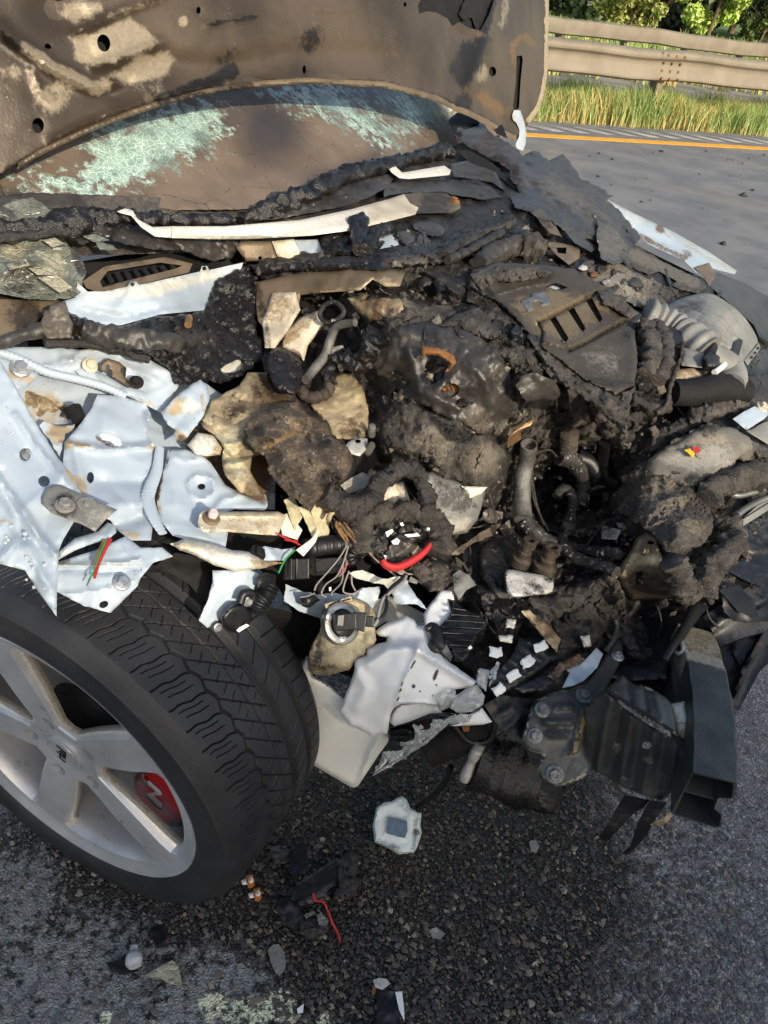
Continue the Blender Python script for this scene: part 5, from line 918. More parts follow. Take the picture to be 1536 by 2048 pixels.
S('side_plastic', 4, '1250,262 1332,288 1452,338 1560,400 1580,600 1500,545 1480,500 1400,430 1312,352 1290,330', 'black', .0, .01, bulge=.006, bw=8, amp=.006, fr=12, step=7, masks={'r': [B(4, 1400, 380, 90, .7), B(4, 1500, 480, 50, .6)]}, ridges=[(Q(4, '1330,300 1450,370 1540,450'), 8, .012)])
S('side_plastic', 4, '1440,640 1500,600 1580,580 1580,760 1500,720 1450,690', 'black', -.02, .01, amp=.006, fr=14, step=7, masks={'r': [B(4, 1520, 640, 30, .6)]})
# far fender and burnt sheet hanging over it
S('far_fender', 4, '885,-6 1010,58 1160,128 1300,208 1412,284 1402,297 1290,268 1252,292 1200,242 1060,178 1018,142 940,62', 'paint', .01, .006, bulge=.004, bw=5, amp=.004, fr=10, step=6, ridges=[(Q(4, '900,10 1160,150 1290,240 1390,285'), 4, .006), (Q(4, '1010,120 1150,180 1260,262'), 6, -.012)], masks={'g': [B(4, 1105, 115, 12, .8), Lm(4, '1020,140 1200,235', 6, .75), B(4, 1210, 215, 14, .6)], 'r': [Lm(4, '900,10 1160,150 1390,285', 9, .48)], 'b': [B(4, 1000, 70, 30, .5)]})
S('fender_edge', 4, '1240,270 1300,250 1330,300 1300,345 1272,300', 'brown', .014, .012, bulge=.006, bw=6, step=5)
S('burnt_sheet', 2, '250,480 290,452 370,452 388,490 440,540 500,570 560,622 600,598 660,642 722,620 762,670 782,712 850,745 914,785 892,800 932,832 992,902 1028,952 972,1012 985,1060 930,1040 880,1000 850,962 790,952 740,932 690,902 640,862 590,852 530,832 500,782 545,772 512,722 500,682 440,642 350,592 280,547 290,512', 'melt', .05, .006, bulge=.01, bw=14, amp=.016, fr=10, oct=5, step=6, jag=4, edge=.012,
  ridges=[(Q(2, '300,520 420,580 540,650 560,720'), 16, .02), (Q(2, '560,640 700,740 850,860'), 22, .016), (Q(2, '600,760 720,830 830,900'), 18, -.012), (Q(2, '700,640 760,720 880,800'), 10, .012)], masks={'r': [Pm(2, '300,500 500,590 560,650 700,660 850,760 960,880 800,900 600,800 540,720 400,620', 40, .62)], 'g': [B(2, 420, 570, 30, .25)]})
S('burnt_roll', 2, '255,480 300,448 372,452 384,492 345,500 312,548 280,535', 'dark', .075, .01, bulge=.012, bw=10, step=5, jag=3)
S('burnt_flap', 2, '290,600 350,600 440,660 510,720 500,690 545,770 480,720 400,670 330,640', 'dark', .03, .006, amp=.01, fr=18, step=6, jag=2)
S('burnt_flap', 2, '425,500 445,450 470,490 495,555 450,535', 'dark', .06, .004, amp=.004, step=6)
S('burnt_flap', 4, '858,78 900,92 950,150 982,192 962,242 920,262 868,232 850,150', 'melt', .085, .005, amp=.014, fr=16, step=5, jag=3, edge=.01, masks={'r': [B(4, 910, 170, 50, .65)]})
S('burnt_flap', 4, '590,50 620,30 690,110 712,150 660,130', 'brown', .055, .006, amp=.012, fr=20, step=5, jag=2, masks={'g': [B(4, 640, 90, 26, .6)]})
S('burnt_flap', 4, '720,120 780,140 850,190 830,210 760,170', 'melt', .065, .005, amp=.012, fr=20, step=5, jag=2)
S('purple_cinder', 2, '540,655 570,640 600,660 590,685 555,680', 'tar', .075, .012, bulge=.01, bw=8, amp=.004, fr=80, step=4)
# ------------------------------------------------------------------ right side: radiator support
S('radiator_cover', 6, '1056,240 1100,200 1290,90 1400,110 1462,150 1532,190 1600,230 1400,242 1392,272 1272,312 1242,352 1292,422 1322,502 1282,572 1200,602 1150,642 1100,562 1060,522 980,472 930,442 918,380 960,330 1000,262', 'crust', .02, .05, bulge=.018, bw=40, amp=.013, fr=15, oct=6, rid=True, step=5, jag=5,
  masks={'g': [Pm(6, '1070,240 1200,190 1390,180 1390,250 1290,290 1180,290', 20, .75)], 'r': [Pm(6, '1060,230 1300,120 1400,130 1400,270 1250,300 1100,290', 24, .7), B(6, 1440, 190, 40, .6), B(6, 1120, 400, 70, .6), B(6, 1230, 520, 40, .5)], 'b': [Pm(6, '1230,350 1290,300 1330,420 1320,520 1270,480', 20, .55)]}, dents=[(*Q(6, '1400,158')[0], 9, -.012)])
S('warning_label', 6, '1195,200 1230,190 1240,228 1215,222', 'tan', .068, .003, step=4, label='scorched yellow warning label'); lb = car.children[-1] if False else None
S('radiator_cap', 6, '1040,275 1062,235 1100,206 1180,160 1288,100 1400,112 1462,150 1476,192 1408,240 1396,272 1292,314 1256,350 1200,345 1130,320 1070,315', 'ashcap', .045, .02, bulge=.016, bw=26, amp=.004, fr=12, step=5, jag=2, masks={'b': [Pm(6, '1080,240 1200,180 1390,170 1395,250 1290,290 1180,290', 22, .85)], 'r': [Pm(6, '1100,220 1290,110 1390,125 1390,190 1200,190', 18, .8)], 'g': [B(6, 1300, 110, 30, .6), B(6, 1240, 330, 26, .7)]})
my2 = material('yellow_label', [(214,176,40)], .5, bump=.1); mr2 = material('red_label', [(172,48,40)], .5, bump=.1)
sheet('warning_label', car, Q(6, '1200,200 1225,194 1243,215 1236,230 1214,210'), my2, .072, .002, step=4); sheet('warning_label', car, Q(6, '1232,192 1255,185 1268,205 1245,216'), mr2, .072, .002, step=4)
S('upper_bar', 6, '1026,182 1090,120 1180,80 1280,20 1400,-60 1470,-100 1600,-120 1600,50 1462,30 1290,92 1100,202 1060,240', 'char', .0, .05, bulge=.03, bw=24, amp=.010, fr=30, oct=5, step=6, jag=2, masks={'r': [Lm(6, '1300,40 1450,10', 20, .6)]})
S('white_clip', 6, '1395,76 1440,46 1482,25 1545,52 1520,76 1450,121', 'paint', .05, .012, bulge=.005, bw=6, step=5, masks={'g': [B(6, 1450, 115, 8, .5)]}, label='small white plastic clip')
S('white_clip', 6, '1450,125 1530,85 1600,90 1600,180 1540,180', 'greyp', .03, .012, bulge=.005, bw=6, step=6)
Bo(6, 1512, 30, 9, 'cream', .045)
T('charred_hose', 6, '1290,395 1330,350 1400,322 1480,308 1600,310', [.018, .022, .02, .024, .022], 'crust', .05, amp=.007, n=8, segs=12)
T('charred_hose', 6, '1370,480 1400,540 1380,600 1320,660 1290,720 1280,790', [.016, .02, .018, .02, .018], 'crust', .045, amp=.007, n=8, segs=12)
T('charred_hose', 6, '1150,640 1180,700 1210,760 1240,800', [.02, .018, .016], 'crust', .05, amp=.008, n=8, segs=12)
T('support_edge', 6, '1340,340 1400,380 1470,370 1600,330', .006, 'steel', .03, n=6); T('support_edge', 6, '1410,460 1470,420 1600,360', .006, 'steel', .03, n=6)
for i in range(4): S('shroud_rib', 6, f'{1400+i*40},{500-i*30} {1560},{400-i*34} {1570},{420-i*34} {1410+i*40},{522-i*30}', 'greyp', .012-.006*i, .006, step=9)
S('fan_shroud', 6, '1310,560 1420,470 1600,360 1600,880 1440,892 1382,862 1330,782 1290,700', 'black', -.03, .012, amp=.008, fr=8, step=8, ridges=[(Q(6, '1340,700 1440,680 1560,700'), 6, .014), (Q(6, '1400,560 1480,600 1580,580'), 6, .012)], masks={'r': [B(6, 1500, 540, 50, .5)]})
S('fan_blade', 6, '1330,660 1440,640 1540,680 1540,760 1440,720', 'black', .0, .006, amp=.006, fr=8, step=7, masks={'r': [B(6, 1480, 690, 50, .4)]}); S('fan_blade', 6, '1340,760 1420,740 1480,800 1500,870 1420,850', 'black', .004, .006, amp=.006, fr=8, step=7)
bkt = S('latch_bracket', 6, '1008,552 1050,530 1090,540 1102,600 1132,662 1162,732 1182,792 990,804 928,692 958,642 990,602', 'brown', .02, .008, bulge=.006, bw=6, amp=.005, fr=20, step=5, holes=[E1(6, 1066, 570, 14, 8), Q(6, '1008,690 1034,684 1036,735 1008,740')], ridges=[(Q(6, '1020,560 970,660 950,700'), 6, .008), (Q(6, '1090,560 1110,650 1150,740'), 6, .008)], masks={'r': [Lm(6, '960,690 1000,640 1100,640 1140,700', 16, .7)], 'g': [B(6, 1060, 780, 70, .7)]})
Bo(6, 1042, 606, 6, 'brown', .026)
S('radiator_side', 6, '988,800 1182,788 1242,812 1202,905 1140,1040 940,1050 920,962 960,882', 'black', -.01, .02, amp=.005, fr=14, step=7, ridges=[(Q(6, '990,830 1200,825'), 5, .01), (Q(6, '985,855 1190,850'), 5, -.01)], masks={'r': [Lm(6, '1000,850 1190,845', 8, .5), B(6, 1060, 930, 40, .35)]})
S('radiator_lower', 8, '940,252 1140,238 1130,315 960,325 880,300', 'black', .0, .03, bulge=.004, bw=5, amp=.003, step=7, masks={'r': [Lm(8, '940,252 1130,242', 5, .6)]})
S('dark_panel', 8, '1140,180 1200,90 1240,160 1250,380 1140,400 1060,350 960,320 1120,310', 'dark', -.05, .02, amp=.006, step=9)
T('strut_rod', 8, '1126,238 1165,175 1208,105 1245,40 1262,10', [.008, .0085, .0085, .012, .016], 'black', .035, n=8, segs=10)
S('char_drape', 6, '870,700 930,690 960,780 980,880 1010,960 1024,1000 980,1000 940,960 900,960 880,900 850,820', 'crust', .03, .03, bulge=.018, bw=16, amp=.018, fr=34, oct=6, step=5, jag=6, masks={'b': [B(6, 920, 860, 60, .6)]})
S('bumper_skin', 8, '1275,70 1400,-20 1470,-60 1600,-120 1600,110 1440,150 1345,185 1310,120', 'black', -.03, .006, amp=.008, fr=6, step=8, masks={'r': [B(8, 1440, 60, 70, .75)]}, ridges=[(Q(8, '1300,120 1400,50 1536,0'), 14, .012)])
S('torn_trim', 8, '1350,-10 1400,-30 1420,30 1450,60 1536,20 1600,-10 1600,60 1500,90 1400,85 1365,50', 'black', .0, .006, amp=.008, fr=20, step=6, jag=3)
S('bumper_skin', 8, '1330,190 1440,130 1600,40 1600,190 1500,290 1420,440 1385,480 1350,330', 'black', -.05, .008, amp=.008, fr=6, step=8, ridges=[(Q(8, '1380,450 1440,280 1530,120'), 8, .02), (Q(8, '1400,200 1430,290 1400,300'), 6, .01)], masks={'r': [Lm(8, '1380,470 1480,290 1536,190', 6, .5)]})
# ------------------------------------------------------------------ bumper beam, crash box, mounting plate
bz = .455; e0 = at_z([Q(8, '1330,712')[0]], bz+.045)[0]; e1 = at_z([Q(8, '1248,110')[0]], bz+.045)[0]; dB = e1-e0; LB = np.linalg.norm(dB); dB /= LB
hB = np.cross([0, 0, 1.], dB); hB /= np.linalg.norm(hB)
if hB.dot(ray([(1500, 1500)])[0]*0+np.array([1, 0, 0])) < 0: hB = -hB
uB = np.array([0, 0, 1.])
def bsec(s, k): return [(-.031*s, 0), (.031*s, 0), (.031*s, -.032), (.018*s, -.04), (.018*s, -.056), (.031*s, -.064), (.031*s, -.096), (-.031*s, -.096)]
def beam():
    out = [(-.031, 0), (.026, 0), (.031, -.005), (.031, -.034), (.016, -.042), (.016, -.056), (.031, -.064), (.031, -.092), (.026, -.097), (-.031, -.097)]; n = 26; k = len(out); V = []; F = []; wt = .0028
    cx, cz = 0, -.0485
    inn = [(x-math.copysign(wt, x) if abs(x) > .02 else x-wt, z+(wt if z < cz else -wt)) for x, z in out]
    for i in range(n+1):
        s = i/n; c = e0+dB*(LB*s+.0)+hB*(.012*math.sin(s*3)); cr = max(0, 1-s*7)
        for L in (out, inn):
            for (x, z) in L: V.append(c+hB*(x+.004*cr*math.sin(z*120))+uB*(z*(1-.10*cr*(x > 0))+.0015*math.sin(i*1.3+x*90))+dB*(-.012*cr*(x > 0)*(z < -.05)))
    for i in range(n):
        for j in range(k):
            q = (j+1) % k; a = i*2*k; F.append((a+j, a+q, a+2*k+q, a+2*k+j)); a += k; F.append((a+j, a+2*k+j, a+2*k+q, a+q))
    for j in range(k): q = (j+1) % k; F.append((j, k+j, k+q, q)); a = n*2*k; F.append((a+j, a+q, a+k+q, a+k+j))
    o = mesh('bumper_beam', V, F, MT['frame'], car, True, np.c_[[.75 if (i//(2*k)) > n*.72 and (i % (2*k)) < 3 else .12 for i in range(len(V))], np.zeros(len(V)), [.55 if (i//(2*k)) > n*.8 and (i % (2*k)) < 3 else 0 for i in range(len(V))]]); flatshade(o, 30)
    w_ = [e0+dB*.004+hB*-.028+uB*-.046, dB*LB*.95, hB*.046, uB*-.003]; boxes('beam_web', o, [w_], MT['frame'])
    return o
bm_ = beam()
fbx = fn_plane([(1170, 1420, .50), (1250, 1350, .505), (1360, 1480, .50), (1180, 1540, .33), (1310, 1600, .30)])
cb = sheet('crash_box', car, Q(8, '800,430 850,390 890,362 960,432 1060,500 1165,560 1215,600 1205,700 1150,770 1110,805 1030,778 950,742 860,692 790,658'), MT['frame'], 0, .01, .006, 6, amp=.003, fr=16, step=5, fn=fbx, holes=[E1(8, 1051, 581, 18, 15), E1(8, 958, 715, 12, 9)],
  ridges=[(Q(8, f'{x0},{y0} {x1},{y1}'), 11, hh) for x0, y0, x1, y1, hh in ((905, 400, 855, 680, .013), (945, 430, 900, 700, -.010), (990, 465, 945, 735, .012), (1030, 490, 990, 750, -.010), (1085, 530, 1035, 770, .012), (1120, 550, 1085, 790, -.008), (1165, 570, 1150, 760, .008))], masks={'r': [B(8, 930, 590, 14, .5), B(8, 1060, 640, 16, .5)], 'g': [Lm(8, '1110,800 1200,700', 14, .6)]})
ftop = fn_plane([(1213, 1383, .505), (1250, 1350, .505), (1350, 1480, .50), (1340, 1400, .49)])
sheet('crash_box_lid', car, Q(8, '892,356 930,320 958,300 975,320 1010,345 1030,338 1055,362 1090,365 1130,392 1150,415 1165,470 1172,545 1130,520 1060,485 960,415'), MT['frame'], .0, .008, .005, 5, amp=.003, fr=20, step=5, fn=ftop, jag=1, ridges=[(Q(8, '970,320 985,400'), 8, -.008), (Q(8, '1035,345 1050,440'), 8, -.008), (Q(8, '1085,370 1110,480'), 7, .006)])
sheet('lid_seam', car, Q(8, '885,362 895,357 1060,455 1160,520 1155,528 1050,465'), MT['dark'], .006, .004, fn=ftop, step=5)
pl = S('mounting_plate', 8, '550,548 570,480 600,402 640,382 690,366 760,350 812,336 880,232 932,148 960,150 962,170 950,242 900,332 852,402 802,482 800,602 836,662 812,700 762,737 700,747 642,737 610,692 618,650 640,618 570,602', 'frame', .02, .007, bulge=.006, bw=7, amp=.003, fr=14, step=5, sm=1, ridges=[(Q(8, '645,490 745,490'), 9, .010), (Q(8, '662,536 728,536'), 8, .009), (Q(8, '690,430 750,430'), 8, .008), (Q(8, '810,420 775,520 760,600'), 8, .008)],
  masks={'r': [Lm(8, '555,560 600,405 690,368 790,345', 4, .62), Lm(8, '570,602 640,618 612,690 700,745 810,700', 4, .62)], 'b': [Lm(8, '800,450 780,540 755,610', 9, .75), B(8, 660, 660, 40, .35)], 'g': []})
for x, y, r in ((632, 440, 10), (604, 543, 10), (683, 697, 12), (797, 385, 11)): Bo(8, x, y, r, 'bolt2', .028)
S('weld_bead', 8, '790,440 812,435 805,500 790,540 775,530', 'frame', .034, .006, bulge=.004, bw=5, step=4, parent=pl, masks={'b': [B(8, 795, 490, 40)]}); S('weld_bead', 8, '755,560 790,555 780,610 745,625', 'frame', .034, .006, bulge=.004, bw=5, step=4, parent=pl, masks={'b': [B(8, 770, 590, 30)]})
T('plate_edge', 8, '925,80 932,110 915,160 890,200', .004, 'frame', .04, n=6); Bo(8, 935, 225, 8, 'bolt', .03)
S('foam_block', 8, '1145,415 1200,405 1220,480 1205,560 1178,545 1160,470', 'cream', .04, .03, bulge=.012, bw=10, step=5, jag=1, masks={'b': [B(8, 1180, 440, 30)], 'r': [B(8, 1190, 530, 16, .6)], 'g': [Lm(8, '1165,488 1215,495', 3, .8)]})
S('beam_flange', 8, '1205,372 1225,352 1250,350 1266,402 1270,500 1286,522 1282,642 1240,682 1215,602', 'frame', .035, .008, bulge=.004, bw=6, amp=.005, fr=20, step=5, jag=1, masks={'r': [Lm(8, '1272,520 1275,640', 8, .75), Lm(8, '1255,370 1264,420', 5, .6)], 'g': [Lm(8, '1210,380 1235,600', 8, .6)]})
T('beam_hook', 8, '1190,160 1196,200 1178,215 1165,200', .004, 'steel', .03, n=5)
S('lower_strap', 8, '862,952 880,920 962,778 1062,800 1040,830 1000,852 920,940 890,968', 'black', .02, .005, amp=.004, fr=14, step=5, masks={'r': [B(8, 950, 880, 40, .5)]}, fn=fn_plane([(1200, 1675, .12), (1300, 1600, .28), (1210, 1590, .28)]))
S('lower_strap', 8, '950,1012 985,985 1015,890 1062,800 1132,810 1090,872 1050,940 1010,990 975,1020', 'black', .03, .005, amp=.004, fr=14, step=5, masks={'r': [B(8, 1070, 850, 30, .5)]}, fn=fn_plane([(1250, 1690, .1), (1320, 1605, .28), (1290, 1600, .28)]))
S('tan_clip', 8, '1062,902 1080,885 1120,872 1172,822 1168,850 1130,892 1090,905', 'tan', .03, .006, amp=.004, step=5, fn=fbx, masks={'r': [B(8, 1100, 890, 20, .6)]})
S('beam_torn_edge', 8, '1190,830 1240,845 1300,842 1362,820 1330,860 1260,876 1200,888', 'frame', .0, .004, amp=.005, fr=24, step=5, fn=fn_plane([(1370, 1630, .35), (1440, 1610, .36), (1400, 1640, .34)]))
# ------------------------------------------------------------------ headlamp remains, washer tank, wiring between
tfn = fn_plane([(600, 1360, .42), (640, 1540, .2), (720, 1500, .26), (760, 1470, .3), (660, 1400, .40)])
sheet('washer_tank', car, Q('a', '95,742 150,650 190,600 230,740 330,790 450,890 500,960 560,1040 700,1090 760,1150 755,1200 690,1290 545,1508 520,1520 490,1515 190,1338 205,1170 150,950'), MT['tank'], 0, .06, .02, 10, amp=.003, fr=9, step=5, fn=tfn, ridges=[(Q('a', '780,1120 690,1160 640,1260 555,1480'), 7, .012), (Q('a', '290,940 420,1060 560,1090'), 6, -.003)], masks={'g': [Lm('a', '240,950 320,960', 10, .4)], 'r': [B('a', 210, 808, 3.5, .9), B('a', 250, 850, 3, .9)]})
hs = S('headlamp_shell', 'a', '660,432 740,370 880,320 940,346 960,390 1010,390 1040,432 1060,482 1100,560 1180,640 1290,720 1382,782 1330,822 1170,842 1112,942 850,932 800,962 772,1002 752,1142 690,1146 640,1166 590,1132 480,1082 408,982 440,912 480,822 520,702 525,622 600,592 605,540 680,516 742,502 746,470 700,466', 'white', .04, .006, bulge=.012, bw=10, amp=.010, fr=10, oct=3, step=5, jag=1.5,
  ridges=[(Q('a', '960,570 880,740 820,900'), 5, .006), (Q('a', '960,560 1100,640 1340,790'), 10, .016), (Q('a', '620,660 760,560 960,540'), 14, .012), (Q('a', '540,700 600,830 540,960'), 18, .01), (Q('a', '830,935 980,930 1110,945'), 6, .01)], masks={'r': [Lm('a', '945,625 900,720 850,800 822,910', 1.3, .95), Lm('a', '1095,705 1075,760', 4, .95), B('a', 932, 812, 5, .9), B('a', 978, 848, 3, .95), B('a', 1095, 805, 3.5, .9), B('a', 893, 462, 2, .9), B('a', 1070, 875, 3, .8)], 'g': [Lm('a', '680,520 745,500', 8, .4)]})
S('headlamp_shell_rim', 'a', '830,935 980,915 1112,942 1130,1000 1060,1000 900,1060 800,1090 760,1060 775,1000', 'white', .015, .006, bulge=.008, bw=9, amp=.006, fr=14, step=5, masks={'g': [B('a', 1000, 960, 60, .45)]})
S('headlamp_shell_rim', 'a', '1330,1000 1410,960 1480,1060 1420,1080 1200,1090 1290,1050', 'white', .01, .006, bulge=.008, bw=9, amp=.006, fr=14, step=5)
S('headlamp_upright', 'a', '1000,312 1040,250 1120,140 1212,138 1216,210 1170,200 1202,300 1160,390 1110,422 1010,392', 'white', .03, .006, bulge=.006, bw=8, amp=.008, fr=12, step=5, jag=1)
S('headlamp_pocket', 'a', '560,240 760,180 1000,300 1030,400 880,420 740,360 640,420 540,400', 'tank', -.03, .01, amp=.006, step=7, masks={'g': [B('a', 850, 300, 60, .9)]})
bw_ = S('headlamp_motor_bowl', 'a', '196,640 214,522 290,422 278,312 330,240 480,190 600,218 652,270 667,332 660,432 682,512 605,542 600,586 522,626 502,692 420,712 330,742 208,722', 'tan', .05, .06, bulge=.04, bw=36, amp=.006, fr=24, step=5, sm=1, masks={'b': [Pm('a', '320,260 560,200 660,330 670,500 500,660 400,660 330,560 300,420', 20, .85)], 'g': [Pm('a', '200,640 214,530 290,430 310,520 330,640 400,640 410,700 300,735 210,720', 14, .75)], 'r': [Lm('a', '220,560 250,700 330,740', 16, .6), Lm('a', '330,250 280,330', 8, .7)]})
pB, nB = nat(Q('a', '425,375')[0], .094); mo = lathe('motor_plate', bw_, pB+nB*.004, nB, [(.030, -.01), (.030, 0), (.028, .0015), (.021, .0015), (.020, .0), (.0195, -.004)], MT['steel'], 36)
lathe('motor_core', bw_, pB, nB, [(.0195, 0), (.0195, .008), (.017, .010)], MT['black'], 30)
for x, y in ((340, 325), (435, 478)): p_, n_ = nat(Q('a', f'{x},{y}')[0], .099); lathe('screw', bw_, p_, n_, [(.0062, 0), (.0062, .002), (.004, .0035), (.0015, .0035), (.001, .002)], MT['bolt'], 14)
u_, v_ = MC@np.array([1, .12, 0.]), MC@np.array([-.12, 1, .0])
def pxbox(name, k, s, mat, d0, d1, parent=car, bev=.0015):
    q = Q(k, s); t = float(env(q.mean(0)[None])[0]); rr = np.linalg.norm(ray(q.mean(0)[None])); V = []
    for d in (d0, d1):
        for p_ in q: V.append(CAM+ray([p_])[0]*(t-d/rr))
    F = [(3, 2, 1, 0), (4, 5, 6, 7)]+[(i, (i+1) % 4, 4+(i+1) % 4, 4+i) for i in range(4)]
    o = mesh(name, V, F, MT[mat], parent, False, np.zeros((8, 3))); md = o.modifiers.new('b', 'BEVEL'); md.width = bev; md.segments = 2; return o
pxbox('connector', 'a', '360,305 530,300 535,415 385,430', 'black', .095, .125, bw_); pxbox('connector', 'a', '525,293 610,298 590,435 520,412', 'black', .094, .13, bw_); pxbox('connector', 'a', '600,318 660,322 650,402 595,395', 'black', .094, .122, bw_)
pxbox('connector_label', 'a', '482,330 522,325 515,378 478,380', 'greyp', .125, .1265, bw_, .0003); pxbox('connector_label', 'a', '405,318 448,315 440,390 400,388', 'greyp', .125, .127, bw_, .0003)
S('bowl_tab', 'a', '310,238 400,212 410,230 320,270', 'tan', .075, .006, step=5, parent=bw_, holes=[Q('a', '335,245 390,224 395,234 342,255')]); S('bowl_tab', 'a', '415,208 495,185 508,212 425,235', 'tan', .075, .006, step=5, parent=bw_, holes=[Q('a', '430,212 488,195 495,207 440,224')])
for s, m in (('655,345 700,340 735,290 745,230 740,180 780,120 850,60 875,30', 'black'), ('650,395 680,350 690,290 720,200 800,130 860,80 880,40', 'greyp')): T('cable', 'a', s, .0028, m, .085, n=8, segs=8)
# broken clear lens
lens = [('640,1442 700,1340 720,1268 775,1270 740,1350 700,1392'), ('720,1268 850,1258 872,1210 905,1225 850,1300 760,1350'), ('850,1210 950,1180 985,1170 1000,1205 880,1290'), ('945,1180 938,1092 955,1085 975,1120 1050,1110 1010,1190'), ('1000,1185 1060,1080 1120,1060 1130,1100 1040,1180'), ('1060,1082 1068,1038 1150,1040 1212,1012 1205,1045 1120,1110'), ('1112,992 1098,932 1080,898 1150,842 1220,830 1240,900 1180,960'), ('1180,960 1230,880 1310,820 1380,800 1432,880 1420,940 1340,990 1240,1000'), ('1186,1090 1200,1040 1260,1000 1340,1010 1320,1060 1250,1075'), ('1370,782 1382,690 1400,683 1472,702 1450,760 1440,850 1380,800'), ('1472,702 1510,650 1536,655 1500,752 1460,820'), ('700,1392 760,1350 1010,1195 1200,1035 1206,1050 1020,1215 770,1372 640,1444')]
for s in lens: S('lens_fragment', 'a', s, 'acrylic', .055, .010, bulge=.004, bw=6, amp=.008, fr=40, oct=2, step=4, smooth=False, jag=.6)
for i in range(26):
    q = random.choice(lens).split(); a, b = [tuple(map(float, random.choice(q).split(','))) for _ in range(2)]; x, y = a[0]*.6+b[0]*.4, a[1]*.6+b[1]*.4; r = random.uniform(10, 22); an = random.uniform(0, 6)
    S('lens_fragment', 'a', ' '.join(f'{x+r*math.cos(an+k*1.3)*random.uniform(.6,1.2):.0f},{y+r*math.sin(an+k*1.3)*random.uniform(.6,1.2):.0f}' for k in range(5)), 'acrylic', .066, .004, amp=.004, fr=60, oct=2, step=6, smooth=False)
# finned driver and bracket bits
hsk = S('heat_sink', 'a', '1090,412 1200,312 1222,222 1300,282 1402,312 1452,382 1382,452 1332,572 1282,642 1222,642 1182,542', 'black', .045, .014, bulge=.004, bw=5, amp=.003, step=5)
for i in range(9):
    y = 268+i*42; x0 = (1205, 1195, 1160, 1130, 1130, 1160, 1180, 1200, 1215)[i]; x1 = (1300, 1390, 1430, 1400, 1370, 1350, 1335, 1310, 1285)[i]; T('fin', 'a', f'{x0},{y} {x1},{y+14}', .0016, 'black', .053, n=3, segs=6, parent=hsk)
T('hook', 'a', '1020,410 1060,400 1090,440 1100,500 1140,540', [.005, .009, .010, .009], 'black', .07, n=6); lathe('hook_eye', car, *nat(Q('a', '1085,530')[0], .06), [(.012, 0), (.012, .008), (.007, .01), (.006, .004)], MT['black'], 18)
S('hook_plate', 'a', '1105,545 1160,515 1205,600 1190,640 1150,600', 'greyp', .06, .006, bulge=.003, bw=4, step=4, masks={'r': [B('a', 1180, 610, 14, .7)]})
S('white_chip', 'a', '1312,545 1330,525 1345,545 1325,556', 'led', .07, .004, step=5)
hs2 = S('lamp_heat_sink', 8, '430,372 418,322 460,272 520,202 540,150 600,160 640,140 702,230 662,252 600,302 540,342 472,382', 'black', .045, .014, bulge=.005, bw=6, amp=.003, step=5, ridges=[(Q(8, f'{455+i*24},{290-i*26} {545+i*22},{325-i*20}'), 3, .004) for i in range(6)])
for cx, cy, w_, h_, rt in ((507, 95, 20, 20, .2), (488, 154, 28, 15, .1), (447, 208, 28, 22, .1), (626, 187, 28, 22, -.3), (575, 247, 30, 22, -.5), (517, 304, 30, 20, -.5), (460, 358, 26, 22, -.6)):
    c, s = math.cos(rt), math.sin(rt); S('reflector_tab', 8, ' '.join(f'{cx+a*w_*c-b*h_*s:.0f},{cy+a*w_*s+b*h_*c:.0f}' for a, b in ((-1, -.8), (.9, -1), (1, .7), (.2, 1), (-.9, .9))), 'tank' if cy > 180 else 'silver', .06, .006, bulge=.003, bw=5, step=3, parent=hs2, amp=.004, fr=60, jag=3)
S('lamp_frame', 8, '400,420 470,380 600,400 600,540 520,570 440,480', 'black', -.01, .02, amp=.006, step=7)
S('lamp_frame', 8, '510,350 640,290 690,330 640,360 560,375', 'black', .04, .012, bulge=.004, bw=6, amp=.004, step=5)
S('scorched_drip', 8, '548,46 580,38 612,70 662,100 706,156 692,208 672,192 642,152 600,102', 'tan', .07, .014, bulge=.012, bw=12, amp=.006, fr=40, step=4, jag=1, masks={'r': [B(8, 640, 120, 36, .7)], 'g': [B(8, 620, 80, 12, .5)]})
S('scorched_stub', 8, '785,145 822,140 830,185 800,190', 'cream', .05, .012, bulge=.008, bw=7, step=4, masks={'b': [B(8, 800, 155, 20)], 'g': [B(8, 815, 185, 8)]})
S('scorched_foam', 8, '640,300 700,250 780,215 806,240 760,270 720,285 690,310 660,325', 'tan', .035, .014, bulge=.012, bw=10, amp=.010, fr=40, step=4, jag=3, masks={'r': [B(8, 740, 250, 50, .7)], 'g': [B(8, 670, 290, 24, .7)]})
S('blue_bracket', 8, '713,352 742,292 728,278 772,260 800,246 850,190 876,216 852,272 800,322 760,342', 'paint', .03, .006, bulge=.003, bw=5, step=4, masks={'g': []})
S('black_lump', 8, '580,-40 700,-60 860,-80 900,60 890,140 830,180 700,200 700,150 660,95 600,40', 'char', .02, .04, bulge=.03, bw=26, amp=.016, fr=22, oct=5, step=6, jag=4)
S('black_lump', 8, '370,-60 460,-40 580,0 560,60 520,140 470,120 400,60', 'tar', .02, .04, bulge=.02, bw=18, amp=.014, fr=30, oct=5, step=6, jag=4)
Bo(8, 745, 75, 9, 'dark', .052)
S('lower_tray', 'a', '755,1130 860,1100 950,1140 945,1195 840,1215 760,1200', 'black', .0, .012, bulge=.006, bw=8, amp=.004, step=5, ridges=[(Q('a', '770,1160 930,1165'), 4, .008)])
S('lower_tray', 8, '20,515 150,480 260,460 280,500 180,540 60,560', 'black', -.02, .012, amp=.006, step=7, masks={'r': [B(8, 160, 480, 40, .3)]})
flo = fn_plane([(850, 1480, .26), (1060, 1560, .22), (960, 1440, .32), (1000, 1600, .18)])
tube('intercooler_pipe', car, Q(8, '170,600 260,560 340,520 420,510'), [.03, .034, .036, .034], MT['dark'], fn=flo, n=8, segs=16, amp=.004)
